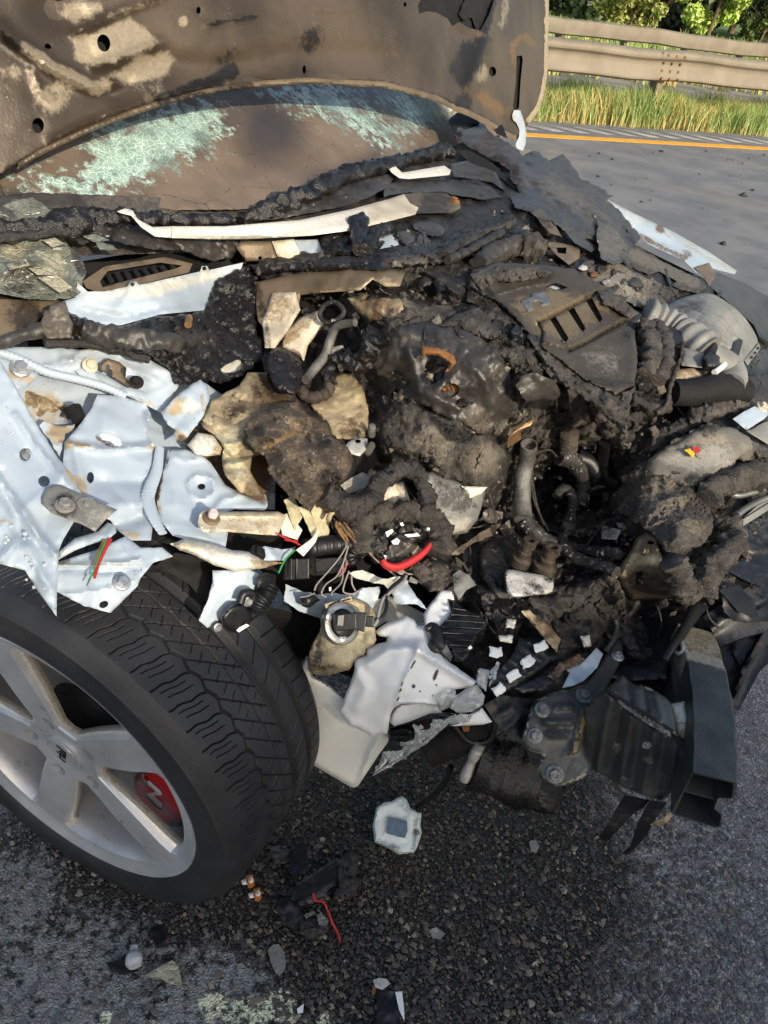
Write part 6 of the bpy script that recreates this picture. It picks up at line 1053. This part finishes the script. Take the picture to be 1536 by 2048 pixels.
tube('intercooler_hose', car, Q(8, '360,640 430,660 520,690 600,730 630,700'), [.05, .052, .05, .045], MT['tar'], fn=flo, n=8, segs=20, amp=.006, fr=30)
tube('worm_clamp', car, Q(8, '320,720 345,660 372,600 385,575'), .009, MT['silver'], .045, fn=flo, n=10, segs=8, rings=.003, ringh=.15)
tube('duct_ring', car, Q(8, '280,500 340,565 420,560 440,490 400,450'), .006, MT['black'], .04, fn=flo, n=8); S('rust_spot', 8, '312,505 345,500 340,525 318,528', 'rust', .05, .006, step=4, fn=flo)
tube('trailing_cable', car, Q(8, '130,825 200,780 250,720 268,665'), .005, MT['black'], fn=fn_plane([(830, 1612, .02), (900, 1535, .16), (860, 1590, .06)]), n=8)
# charred fog-lamp body with red seal
el_ = ell(*Q('e', '770,440')[0], 285/3.84, 200/3.84, -.5, 26)
sheet('lamp_body', car, el_, MT['tar'], .02, .05, .02, 20, amp=.008, fr=40, step=5, jag=2)
T('lamp_collar', 'e', '470,560 460,400 520,290 660,250 820,230 960,270 1060,360 1090,470 1060,560', [.014, .02, .016, .014, .016, .018, .02, .022], 'crust', .055, amp=.007, n=8, segs=12)
S('lamp_reflector', 'e', '640,590 700,480 800,330 920,320 1010,380 990,470 900,570 780,630 690,640', 'melt', .03, .02, bulge=.012, bw=12, amp=.010, fr=36, step=4, jag=2, masks={'g': [Pm('e', '730,580 850,490 930,500 880,560 780,600', 8, .9)]})
for s in ('700,470 745,445 770,465 755,495 715,495', '655,400 710,375 720,395 670,440', '765,330 790,325 798,350 778,355', '800,420 900,405 925,430 830,440', '640,575 665,580 660,610'): S('lamp_facet', 'e', s, 'white', .055, .006, bulge=.002, bw=4, step=4, amp=.003)
T('red_seal', 'e', '632,612 655,650 720,672 800,652 900,595 960,545 1002,492', [.004, .0055, .0062, .0062, .0055, .004], 'redw', .068, n=8, segs=10, flat=1.3)
lathe('lamp_stud', car, *nat(Q('e', '965,378')[0], .06), [(.004, 0), (.004, .01), (.002, .012)], MT['bolt'], 10)
for i in range(7): x = 690+i*14; T('ribbon_wire', 'e', f'{x},{672+i} {x+40},{700+i*2} {x+90},{725}', .0012, 'whitew', .06, n=4, segs=6)
S('char_apron', 'e', '800,680 960,620 1060,640 1180,700 1200,780 1100,840 1000,850 900,760', 'crust', .03, .03, bulge=.02, bw=20, amp=.014, fr=40, oct=5, step=5, jag=5, masks={'r': [B('e', 1050, 720, 40, .45)]})
S('wire_bundle_head', 'e', '230,300 330,250 430,300 450,400 430,460 300,440 240,380', 'tar', .03, .04, bulge=.02, bw=16, amp=.010, fr=40, step=5, jag=3)
for i in range(16): a = random.uniform(-.5, .5); x = 300+random.uniform(-30, 60); y = 330+random.uniform(-20, 60); T('wire_strand', 'e', f'{x:.0f},{y:.0f} {x+25+a*20:.0f},{y+35:.0f} {x+60+a*40:.0f},{y+75:.0f} {x+75+a*50:.0f},{y+100:.0f}', .0012, 'copper', .06+random.uniform(0, .012), n=4, segs=6)
T('yellow_band', 'e', '215,310 240,255 300,240 345,250', .004, 'tan', .055, n=6)
T('corrugated_conduit', 'e', '40,530 150,510 260,495 370,490', .013, 'black', .03, rings=.0055, ringh=.13, n=22, segs=12)
T('corrugated_conduit', 'e', '400,640 380,590 410,550 450,560 460,590', .013, 'black', .04, rings=.0055, ringh=.13, n=14, segs=12)
pxbox('connector_block', 'e', '-120,610 70,600 70,760 -130,770', 'black', -.01, .03); pxbox('connector_block', 'e', '110,600 360,590 350,700 120,740', 'black', -.02, .02)
for i in range(4): T('block_rib', 'e', f'{-110+i*42},606 {-112+i*42},762', .002, 'black', .031, n=3, segs=6)
for s, m in (('360,500 300,600 200,720 130,800 110,850', 'whitew'), ('370,510 330,640 280,740 200,800 165,870 200,900', 'whitew'), ('360,620 340,700 300,740', 'greyp'), ('375,700 340,800 335,860 400,875 450,850', 'whitew'), ('395,740 400,800 425,850', 'whitew'), ('330,650 320,780 250,860 240,890', 'greyp'), ('480,490 540,570 620,640 700,700', 'copper'), ('500,500 560,590 640,660 740,740', 'greyp'), ('0,900 60,890 110,870', 'greyp'), ('370,640 330,690 305,720', 'redw'), ('820,700 815,760 760,800', 'black')): T('wire', 'e', s, .0013, m, .06, n=8, segs=7)
S('relay', 'e', '120,770 180,770 195,850 150,880 110,850', 'black', .035, .02, bulge=.006, bw=6, step=4); S('relay_tip', 'e', '222,825 240,820 242,850 225,855', 'led', .055, .006, step=4)
S('black_tape', 'e', '0,890 100,880 160,920 110,960 60,985 20,970', 'black', .04, .012, bulge=.006, bw=7, amp=.006, step=5, jag=2)
S('torn_bracket', 'e', '-110,800 0,850 130,880 250,870 380,880 480,830 620,820 600,900 560,980 400,960 200,1080 0,1010 -120,930', 'paint', .0, .005, amp=.012, fr=12, step=6, jag=2, masks={'g': [Pm('e', '-20,960 60,960 40,990', 4, .8)], 'b': [B('e', 520, 880, 40, .4)]})
S('torn_bracket', 'e', '370,715 480,690 590,740 640,760 760,740 820,760 830,800 900,900 980,1000 900,960 740,950 700,860 640,800 560,790 420,750', 'paint', .04, .004, amp=.012, fr=16, step=5, jag=2, masks={'b': [B('e', 600, 760, 60, .7)], 'r': [B('e', 600, 745, 10, .8)], 'g': [B('e', 690, 800, 6, .8)]})
S('green_board', 'e', '830,780 850,740 912,775 900,800', 'glassdirt', .06, .004, step=4)
# sensor on blue bracket over the tyre
S('sensor_bracket', 5, '850,682 1000,680 1042,700 1032,742 1012,782 962,822 882,880 832,912 794,880 830,802 852,722', 'paint', .02, .005, bulge=.004, bw=5, amp=.006, fr=12, step=5, jag=1)
sen = S('sensor_box', 5, '878,872 900,840 940,808 1002,832 1012,882 962,936 900,920', 'black', .04, .04, bulge=.014, bw=10, step=4, sm=1); pxbox('sensor_label', 5, '942,918 985,895 998,902 955,930', 'led', .056, .058, sen, .0003)
Bo(5, 992, 806, 7, 'bolt', .045); Bo(5, 872, 910, 6, 'bolt', .035); T('sensor_lug', 5, '960,810 975,775 1005,775 1010,800', .006, 'black', .045, n=6)
T('corrugated_conduit', 5, '1080,740 1060,780 1035,810 1020,850', .013, 'black', .045, rings=.0055, ringh=.13, n=16, segs=12); S('sensor_plug', 5, '1030,720 1060,690 1105,700 1100,750 1060,765 1030,750', 'black', .045, .03, bulge=.012, bw=9, step=4)
S('arch_trim', 5, '580,690 700,610 780,625 860,665 850,720 820,820 760,740 680,690', 'dark', -.03, .008, amp=.006, step=7)
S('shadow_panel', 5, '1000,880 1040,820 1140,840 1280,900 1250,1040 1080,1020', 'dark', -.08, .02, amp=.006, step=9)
# grey container and melted hose in front of the engine
S('grey_container', 6, '130,282 190,288 362,350 412,350 400,390 386,442 372,480 332,532 272,542 222,522 180,442', 'greyp', .01, .06, bulge=.03, bw=20, amp=.004, fr=20, step=5, ridges=[(Q(6, '180,430 280,470 380,450'), 4, -.006)], masks={'r': [Pm(6, '140,285 360,355 385,440 280,465 190,430', 12, .65)], 'g': [Pm(6, '200,470 370,460 330,530 270,540', 8, .7)]})
S('pale_boss', 6, '310,345 362,345 414,348 390,375 345,392', 'cream', .04, .02, bulge=.008, bw=8, amp=.004, step=4, masks={'b': [B(6, 360, 365, 40)]})
S('ribbed_cover', 'e', '560,160 640,60 720,0 800,20 860,200 880,240 760,230 640,200', 'cream', .005, .02, bulge=.012, bw=12, amp=.006, fr=20, step=5, ridges=[(Q('e', '720,20 770,200'), 6, -.012), (Q('e', '780,20 835,210'), 5, .01)], masks={'r': [B('e', 700, 120, 30, .4)], 'b': [B('e', 760, 120, 30, .6)]})
S('foil_wing', 'e', '310,40 400,-20 480,-60 560,-20 500,60 370,110', 'greyp', .01, .008, amp=.006, step=6, masks={'g': [B('e', 420, 30, 60, .5)]})
tube('coolant_hose', car, Q(0, '642,985 668,1003 695,1014 722,1012 745,990 765,965 790,945 815,938 838,950 850,985 856,1020'), [.015, .0165, .016, .0155, .015, .014, .013, .012, .012], MT['char'], .07, n=10, segs=18, amp=.006, fr=60)
for x, y in ((735, 905), (743, 870)): lathe('stud', car, *nat((x, y), .02), [(.0065, 0), (.0065, .02), (.005, .023)], MT['pipe'], 12)
S('bolt_tower', 5, '1375,190 1395,165 1440,150 1470,155 1468,195 1440,225 1400,215', 'silver', .03, .012, bulge=.005, bw=6, step=4, holes=[E1(5, 1432, 165, 12, 7)])
# pipes and compressor
pp = T('metal_pipe', 6, '582,178 572,235 556,300 552,400 556,475', [.015, .015, .016, .017, .016], 'pipe', .06, n=8, segs=16, open_end=True, amp=.0012)
T('metal_pipe', 6, '700,225 740,235 775,262 800,320 795,380 780,430', [.017, .018, .016, .015, .014], 'ashpipe', .05, n=8, segs=14, amp=.002)
T('metal_pipe', 6, '690,388 700,368 720,355 748,372 758,410 750,450 742,480', .010, 'ashpipe', .075, n=8, segs=12, amp=.001)
T('metal_pipe', 6, '565,480 600,525 650,560 720,585 800,602 935,612', [.015, .015, .012, .010, .010], 'ashpipe', .05, n=8, segs=12, amp=.003)
T('metal_pipe', 6, '715,550 725,600 790,640 870,660 930,690', .010, 'ashpipe', .06, n=8, segs=12, amp=.003)
S('valve_block', 6, '708,462 760,440 840,450 866,500 842,545 722,550', 'tar', .06, .04, bulge=.02, bw=12, amp=.008, step=5, masks={'g': [B(6, 740, 500, 20, .6)]}); S('valve_plate', 6, '870,500 948,520 930,560 870,555', 'silver', .04, .012, bulge=.004, bw=5, step=5, masks={'r': [B(6, 900, 520, 20, .6)]})
T('coil_spring', 6, '840,300 850,340 858,375', .022, 'tar', .02, rings=.011, ringh=.2, n=12, segs=14); T('coil_spring', 6, '742,132 740,165 737,198', .015, 'brown2', .05, rings=.011, ringh=.16, n=12, segs=14)
T('rubber_hose', 6, '770,230 820,250 850,300', .018, 'black', .03, n=6); T('rubber_strip', 6, '880,170 870,250 890,320 940,345', [.018, .02, .012], 'black', .02, n=8, flat=.5)
for i in range(9): x = 495+i*6; T('copper_strand', 6, f'{x},{190-i*4} {x+5},{150-i*5} {x+35},{122-i*4} {x+90-i*4},{100-i*3}', .0016, 'copper', .06, n=5, segs=6)
for s in ('600,215 660,200 690,225', '585,290 600,400 640,500', '590,300 615,430 660,530', '420,370 440,440 450,480', '940,470 880,490 800,590 730,620'): T('thin_wire', 6, s, .002, 'char', .05, n=8, segs=6)
S('compressor_body', 6, '370,620 400,570 470,545 560,590 640,620 740,640 690,700 680,760 640,790 560,795 490,805 420,770 380,700', 'tar', .02, .08, bulge=.06, bw=46, amp=.005, fr=30, step=5, sm=1)
S('compressor_face', 6, '478,690 500,675 570,690 674,705 680,740 672,775 590,782 520,792 492,770 480,730', 'silver', .088, .02, bulge=.008, bw=8, amp=.003, fr=60, step=4, sm=1, masks={'r': [Lm(6, '480,690 480,770', 6, .8), B(6, 600, 770, 30, .6), B(6, 660, 710, 14, .7)]})
for x, y, r in ((548, 615, .0115), (640, 640, .014)): p_, n_ = nat(Q(6, f'{x},{y+25}')[0], .075); lathe('compressor_port', car, p_, n_*.5+np.array([0, 0, .8]), [(r*1.5, -.01), (r*1.5, .006), (r, .009), (r, .02), (r*.8, .022), (r*.8, .03), (r*1.05, .032), (r*1.05, .045), (r*.6, .046), (r*.55, .038)], MT['brown2'], 16)
S('compressor_foot', 6, '540,790 680,780 800,720 880,690 900,730 850,800 760,850 680,880 620,860', 'char', .03, .04, bulge=.025, bw=22, amp=.010, fr=30, step=5, jag=2)
S('compressor_crust', 6, '420,830 540,800 640,830 700,900 600,880 500,870', 'tar', .04, .03, bulge=.015, bw=14, amp=.014, fr=36, step=5, jag=4)
S('bent_tin', 6, '275,700 300,680 340,700 370,740 330,760 300,800 280,760', 'greyp', .04, .005, amp=.006, step=5, masks={'r': [B(6, 290, 720, 16, .5)]}); S('bent_tin', 6, '250,620 330,570 400,520 470,495 430,545 360,570 300,620', 'brown', .03, .005, amp=.008, fr=20, step=5, jag=2, masks={'g': [B(6, 340, 580, 40, .6)]})
# the fused char all these pieces sit in: rises to meet each of them and sags in between
bed_poly = Q(0, '520,500 760,450 900,370 1010,330 1250,510 1420,560 1536,700 1560,1230 1400,1260 1250,1380 1000,1400 900,1300 870,1150 700,1080 640,960 560,960 520,700')
def fbed(p):
    p = np.atleast_2d(p); h = np.full(len(p), -.062)
    for q, o_ in LUMPS:
        lo_, hi_ = q.min(0)-50, q.max(0)+50; k = np.where(((p > lo_) & (p < hi_)).all(1))[0]
        if len(k) == 0: continue
        d_ = np.where(inside(p[k], q), 0, dist_line(p[k], q, True)); wob = perlin(np.c_[p[k]/26, np.full(len(k), 3.3)])*14
        h[k] = np.maximum(h[k], min(o_, .035)-.012-.0016*np.maximum(0, d_+wob))
    return env(p)-h/np.linalg.norm(ray(p), axis=1)
S('charred_bed', 0, ' '.join(f'{a:.0f},{b:.0f}' for a, b in bed_poly), 'char', 0, .03, amp=.009, fr=30, oct=5, step=5, jag=6, fn=fbed, kind='stuff', masks={'r': [B(0, 1160, 860, 70, .45), B(0, 960, 960, 60, .45), B(0, 700, 500, 60, .45), B(0, 1000, 560, 60, .35)], 'b': [B(0, 1130, 980, 100, .9), B(0, 1330, 830, 60, .8)]})  # third mask paints the deep hollows blacker, imitating their shade
for k in range(95):                                       # strings of molten plastic pulled between the lumps
    a = np.array([random.uniform(620, 1480), random.uniform(460, 1230)])
    if not inside(a[None], bed_poly)[0]: continue
    an = random.gauss(1.4, .7); L = random.uniform(18, 75); b = a+L*np.array([math.cos(an), math.sin(an)]); mid = (a+b)/2+np.array([random.uniform(-9, 9), random.uniform(-4, 10)]); r = random.uniform(.0012, .0042)
    tube('melted_strand', car, [a, mid, b], [r*1.7, r*.8, r*1.3], MT[random.choice(['tar', 'char', 'char', 'melt', 'crust'])], fn=fbed, offs=[random.uniform(0, .012), random.uniform(.008, .03), random.uniform(0, .01)], n=6, segs=8, amp=r*.35, fr=120)
# small cinders and flakes strewn over the bay: too many and too small to pick apart
def cinders():
    n = 3600; px = np.c_[rng.uniform(520, 1536, n*3), rng.uniform(420, 1260, n*3)]; reg = Q(0, '560,500 900,440 1000,420 1250,560 1400,600 1536,720 1536,1180 1300,1240 1000,1230 840,1150 860,960 760,900 780,760 700,700 640,620'); px = px[inside(px, reg)][:n]
    keep = perlin(np.c_[px/70, np.zeros(len(px))]) > -.12; px = px[keep]; n = len(px)
    t = fbed(px)-(rng.uniform(-.002, .012, n))/1.1; C = world(px, t); r = rng.gamma(2, .0016, n)+.0012; V = []; k = 5
    u = rng.normal(size=(n, 3)); u /= np.linalg.norm(u, axis=1)[:, None]; w_ = np.cross(u, rng.normal(size=(n, 3))); w_ /= np.linalg.norm(w_, axis=1)[:, None]; x = np.cross(u, w_)
    D = [u, -u, w_, -w_, x*.6, -x*.6]; V = np.stack([C+d*(r*rng.uniform(.6, 1.4, n))[:, None] for d in D], 1).reshape(-1, 3)
    f = np.array([(0, 2, 4), (2, 1, 4), (1, 3, 4), (3, 0, 4), (2, 0, 5), (1, 2, 5), (3, 1, 5), (0, 3, 5)]); F = (np.arange(n)[:, None, None]*6+f[None]).reshape(-1, 3)
    mk = np.zeros((n, 3)); mk[rng.random(n) < .18, 0] = 1; mk[rng.random(n) < .05, 1] = 1
    o = mesh('cinders', V, F, MT['crust'], car, False, np.repeat(mk, 6, 0)); o['kind'] = 'stuff'
cinders()
# ragged flakes of char bridging the seams
reg = Q(0, '620,560 900,440 1010,430 1250,560 1400,640 1500,760 1480,1060 1330,1180 1260,1230 960,1240 880,1140 870,960 740,880 700,720 640,640')
pool = np.c_[rng.uniform(600, 1500, 900), rng.uniform(430, 1240, 900)]; pool = pool[inside(pool, reg)]; keepout = Q(4, '400,300 800,280 990,450 960,700 800,690 640,560'); pool = pool[~inside(pool, keepout)]
for k, c in enumerate(pool[:85]):
    r = random.uniform(9, 27); an = random.uniform(0, 6); el2 = random.uniform(.45, 1)
    q = np.array([[r*math.cos(a)*random.uniform(.5, 1.3), r*el2*math.sin(a)*random.uniform(.5, 1.3)] for a in np.linspace(0, 5.5, 8)]); R2 = np.array([[math.cos(an), -math.sin(an)], [math.sin(an), math.cos(an)]])
    sheet('charred_flake', car, c+q@R2.T, MT[random.choice(['crust', 'crust', 'char', 'char', 'tar', 'melt', 'melt', 'brown2'])], random.uniform(-.025, .02), random.choice([.004, .006, .02]), random.uniform(.002, .014), 9, amp=random.uniform(.006, .014), fr=34, step=5, jag=4, edge=.006, masks={'r': [('b', c[0], c[1], r, random.choice([0, .4, .7]))]})
# ------------------------------------------------------------------ engine cover ribs stand proud
for q in SLOTS: sheet('cover_slot', cov, ell(*q.mean(0), 30, 34), MT['cover'], -.016, .004, fn=fcov, step=6, masks={'r': [('b', *q.mean(0), 40, .5)]})
# ================================================================== DEBRIS ON THE ROAD
fg = lambda z=.0: (lambda p: (z-CAMH)/ray(p)[:, 2])
def D(name, k, s, mat, label, cat, z=.006, th=.004, group=None, parent=None, **kw):
    q = Q(k, s); o = sheet(name, None, q, MT[mat] if isinstance(mat, str) else mat, 0, th, fn=fg(z), **kw); c = q.mean(0); return tag(o, label, cat, group)
ecu = empty('control_unit', tuple(at_z([(795, 1660)], 0)[0])); tag(ecu, 'dirty white ballast box with blue label on the road before the wreck', 'control unit')
fe = fn_plane([(750, 1640, .05), (835, 1630, .055), (800, 1700, .02), (760, 1690, .02)])
mlb = material('blue_label', [(70,96,120), (150,160,166)], .5, bump=.1, bs=200, var=.3, vs_=120)
mec = material('dirty_alloy_case', [(196,206,208), (96,100,100), (70,66,60)], .5, bump=.3, bs=200, var=.12, vs_=60, speck=(90,90,88), sps=500, spd=.06, metal=.2)
sheet('case', ecu, Q(8, '-46,900 -30,830 0,810 30,806 55,790 75,785 92,800 105,832 135,850 150,852 146,905 152,930 135,985 120,1010 60,1018 0,985 -38,970'), mec, 0, .035, .008, 5, amp=.002, fr=40, fn=fe, step=4, ridges=[(Q(8, '-20,970 60,1000'), 4, .006), (Q(8, '60,800 110,850'), 5, .006), (Q(8, '125,870 115,990'), 4, -.006)], masks={'r': [B(8, 130, 930, 10, .7), B(8, 30, 990, 12, .5)]})
sheet('label', ecu, Q(8, '18,868 40,872 92,884 94,925 84,952 60,948 10,934'), mlb, .0162, .002, fn=fe, step=4)
for i, (x, y) in enumerate(((1000, 325), (1028, 378))):
    r = empty('light_board', tuple(at_z([Q(9, f'{x},{y}')[0]], 0)[0])); tag(r, 'tiny orange circuit board with a white lamp holder on the asphalt', 'circuit board', 'orange lamp boards on the road')
    sheet('board', r, Q(9, f'{x-14},{y-22} {x+12},{y-27} {x+18},{y+14} {x+8},{y+27} {x-8},{y+26}'), MT['orange'], 0, .004, fn=fg(.02), step=4); sheet('lamp_holder', r, ell(*Q(9, f'{x+3},{y-5}')[0], 5.2, 6.5), MT['led'], .002, .006, .003, 3, fn=fg(.02), step=3)
    sheet('holder_body', r, Q(9, f'{x-36},{y-4} {x-14},{y-14} {x-8},{y+14} {x-30},{y+14}'), MT['led'], 0, .012, .003, 4, fn=fg(.016), step=4)
    sheet('contact', r, ell(*Q(9, f'{x+3},{y-5}')[0], 1.6, 2), MT['orange'], .0065, .002, fn=fg(.02), step=2)
D('plastic_shard', 9, '1190,425 1185,335 1340,235 1360,330 1290,390 1240,415', 'black', 'large folded black plastic shard lying beside the tyre', 'plastic shard', .03, .004, amp=.006, fr=16, step=5, masks={'r': [Lm(9, '1190,335 1340,240', 5, .7)]}, ridges=[(Q(9, '1200,420 1340,340'), 5, .006)])
D('plastic_shard', 9, '1150,280 1180,180 1215,150 1230,200 1235,250 1190,320', 'black', 'narrow upright black plastic shard behind the folded one', 'plastic shard', .03, .004, amp=.008, fr=16, step=5, jag=1)
D('rubber_flap', 9, '1100,420 1110,390 1160,390 1200,420 1215,470 1195,530 1160,510 1120,470', 'black', 'rounded dark rubber flap next to the red wire', 'rubber flap', .012, .005, amp=.004, step=5, masks={'r': [B(9, 1160, 460, 40, .55)]})
D('charred_clump', 9, '1340,250 1400,200 1440,220 1420,290 1440,340 1400,400 1330,400 1360,330', 'char', 'ragged charred clump at the end of the black shard', 'debris', .03, .03, bulge=.012, bw=14, amp=.010, fr=40, jag=4)
D('charred_clump', 9, '1200,480 1280,470 1330,500 1290,545 1230,560 1200,530', 'char', 'flat charred clump beneath the red wire', 'debris', .014, .014, bulge=.006, bw=12, amp=.006, fr=50, jag=4)
D('charred_clump', 9, '1080,190 1120,170 1160,200 1150,250 1100,260 1075,230', 'melt', 'grey charred flake just behind the tyre', 'debris', .012, .012, bulge=.004, bw=12, amp=.006, fr=40, jag=4)
D('green_chip', 9, '1268,460 1285,450 1315,485 1305,505 1275,500', 'glassdirt', 'small teal chip of glass by the red wire', 'chip', .03, .004, amp=.002, step=4); D('green_chip', 9, '1215,460 1255,440 1262,455 1225,475', 'glassdirt', 'narrow greenish chip on the rubber flap', 'chip', .024, .003, step=4)
tag(sweep('red_wire', None, catmull(at_z(Q(9, '1248,408 1256,425 1290,435 1310,465 1330,500 1350,530 1360,565'), .012)+np.array([[0, 0, .03], [0, 0, .02], [0, 0, .022], [0, 0, .014], [0, 0, .004], [0, 0, 0], [0, 0, -.002]]), 8), .0022, MT['redw'], 8), 'curled thin red wire lying on the asphalt', 'wire')
D('slate_chip', 9, '1070,600 1090,580 1115,575 1140,610 1147,645 1138,680 1118,705 1100,690 1082,650', 'greyp', 'flat bluish grey plastic chip alone on the road', 'plastic chip', .006, .004, amp=.001, step=4, jag=1, masks={'r': [B(9, 1110, 640, 60, .4)]})
D('dark_chip', 9, '600,510 640,500 675,515 660,560 625,580 598,545', 'black', 'small translucent dark chip near the ash', 'plastic chip', .006, .003, amp=.002, step=4, jag=1)
bl = empty('bulb_holder', tuple(at_z([Q(9, '535,640')[0]], 0)[0])); tag(bl, 'small clear bulb in a torn black holder on the road', 'bulb')
sheet('holder', bl, Q(9, '425,650 470,640 510,615 560,610 575,640 545,690 500,700 440,685'), MT['black'], 0, .006, amp=.004, fg=None, fn=fg(.008), step=4, jag=2) if False else sheet('holder', bl, Q(9, '425,650 470,640 510,615 560,610 575,640 545,690 500,700 440,685'), MT['black'], 0, .006, amp=.004, fn=fg(.008), step=4, jag=2)
mbulb = material('frosted_bulb', [(170,172,178)], .2, bump=0, var=.1, coat=.4)
sweep('bulb', bl, catmull(at_z(Q(9, '538,585 536,610 536,640 540,665'), .022), 5), [.006, .007, .013, .014, .010], mbulb, 12)
D('foil_shard', 9, '570,705 640,665 690,640 710,660 725,715 730,745 690,740 640,715', 'glassdirt', 'triangular dusty tan film shard lying by the bulb', 'shard', .010, .003, amp=.005, fr=20, step=4, jag=1, masks={'r': [B(9, 680, 690, 50, .7)]})
st = empty('torn_strip', tuple(at_z([(775, 2005)], 0)[0])); tag(st, 'torn black strip with a white edge and copper stub', 'plastic strip')
sheet('strip', st, Q(10, '-30,745 0,735 20,760 45,770 60,860 75,920 -30,940'), MT['black'], 0, .004, amp=.004, fn=fg(.01), step=5, jag=1); sheet('white_edge', st, Q(10, '45,768 72,765 80,830 82,885 60,840'), MT['white'], .003, .003, fn=fg(.01), step=4)
sheet('tag', st, Q(10, '-45,720 -20,712 10,715 25,735 -5,760 -35,750'), MT['silver'], .004, .004, amp=.002, fn=fg(.012), step=4); sheet('copper_stub', st, Q(10, '-46,740 -30,738 -38,782 -48,778'), MT['rust'], .002, .004, fn=fg(.012), step=3)
D('glass_bit', 10, '580,165 605,158 622,185 610,212 588,205', 'greyp', 'small grey glass bit in the dark stain', 'glass bit', .006, .003, step=3); D('glass_bit', 10, '180,520 210,508 245,535 225,558 195,552', 'greyp', 'bluish glass bit with a bright corner on the dark stain', 'glass bit', .006, .004, step=3, masks={'g': [B(10, 205, 515, 8, .8)]})
D('chrome_bit', 10, '702,355 720,348 738,358 728,378 710,374', 'steel', 'tiny shiny chrome bit at the edge of the stain', 'metal bit', .008, .006, bulge=.004, bw=4, step=3); D('white_sliver', 9, '1188,835 1215,815 1212,850 1192,855', 'led', 'thin white plastic sliver in the pale powder', 'sliver', .005, .003, step=3)
# scattered crumbs on the far lane
def crumbs():
    n = 42; px = np.c_[rng.uniform(1120, 1536, n*2), rng.uniform(300, 560, n*2)]; px = px[(px[:, 1] < 300+ (px[:, 0]-1060)*.55)][:n]; C = at_z(px, .008); n = len(C); r = rng.gamma(2., .004, n)+.003
    D6 = np.array([(1, 0, 0), (-1, 0, 0), (0, 1, 0), (0, -1, 0), (0, 0, .6), (0, 0, -.6)]); V = (C[:, None]+D6[None]*r[:, None, None]*rng.uniform(.5, 1.6, (n, 6, 1))).reshape(-1, 3)
    f = np.array([(0, 2, 4), (2, 1, 4), (1, 3, 4), (3, 0, 4), (2, 0, 5), (1, 2, 5), (3, 1, 5), (0, 3, 5)]); F = (np.arange(n)[:, None, None]*6+f[None]).reshape(-1, 3); mk = np.zeros((n, 3)); mk[rng.random(n) < .3, 1] = 1
    tag(mesh('crumbs', V, F, MT['char'], None, False, np.repeat(mk, 6, 0)), 'small dark and pale crumbs strewn over the far lane', 'crumbs', kind='stuff')
crumbs()
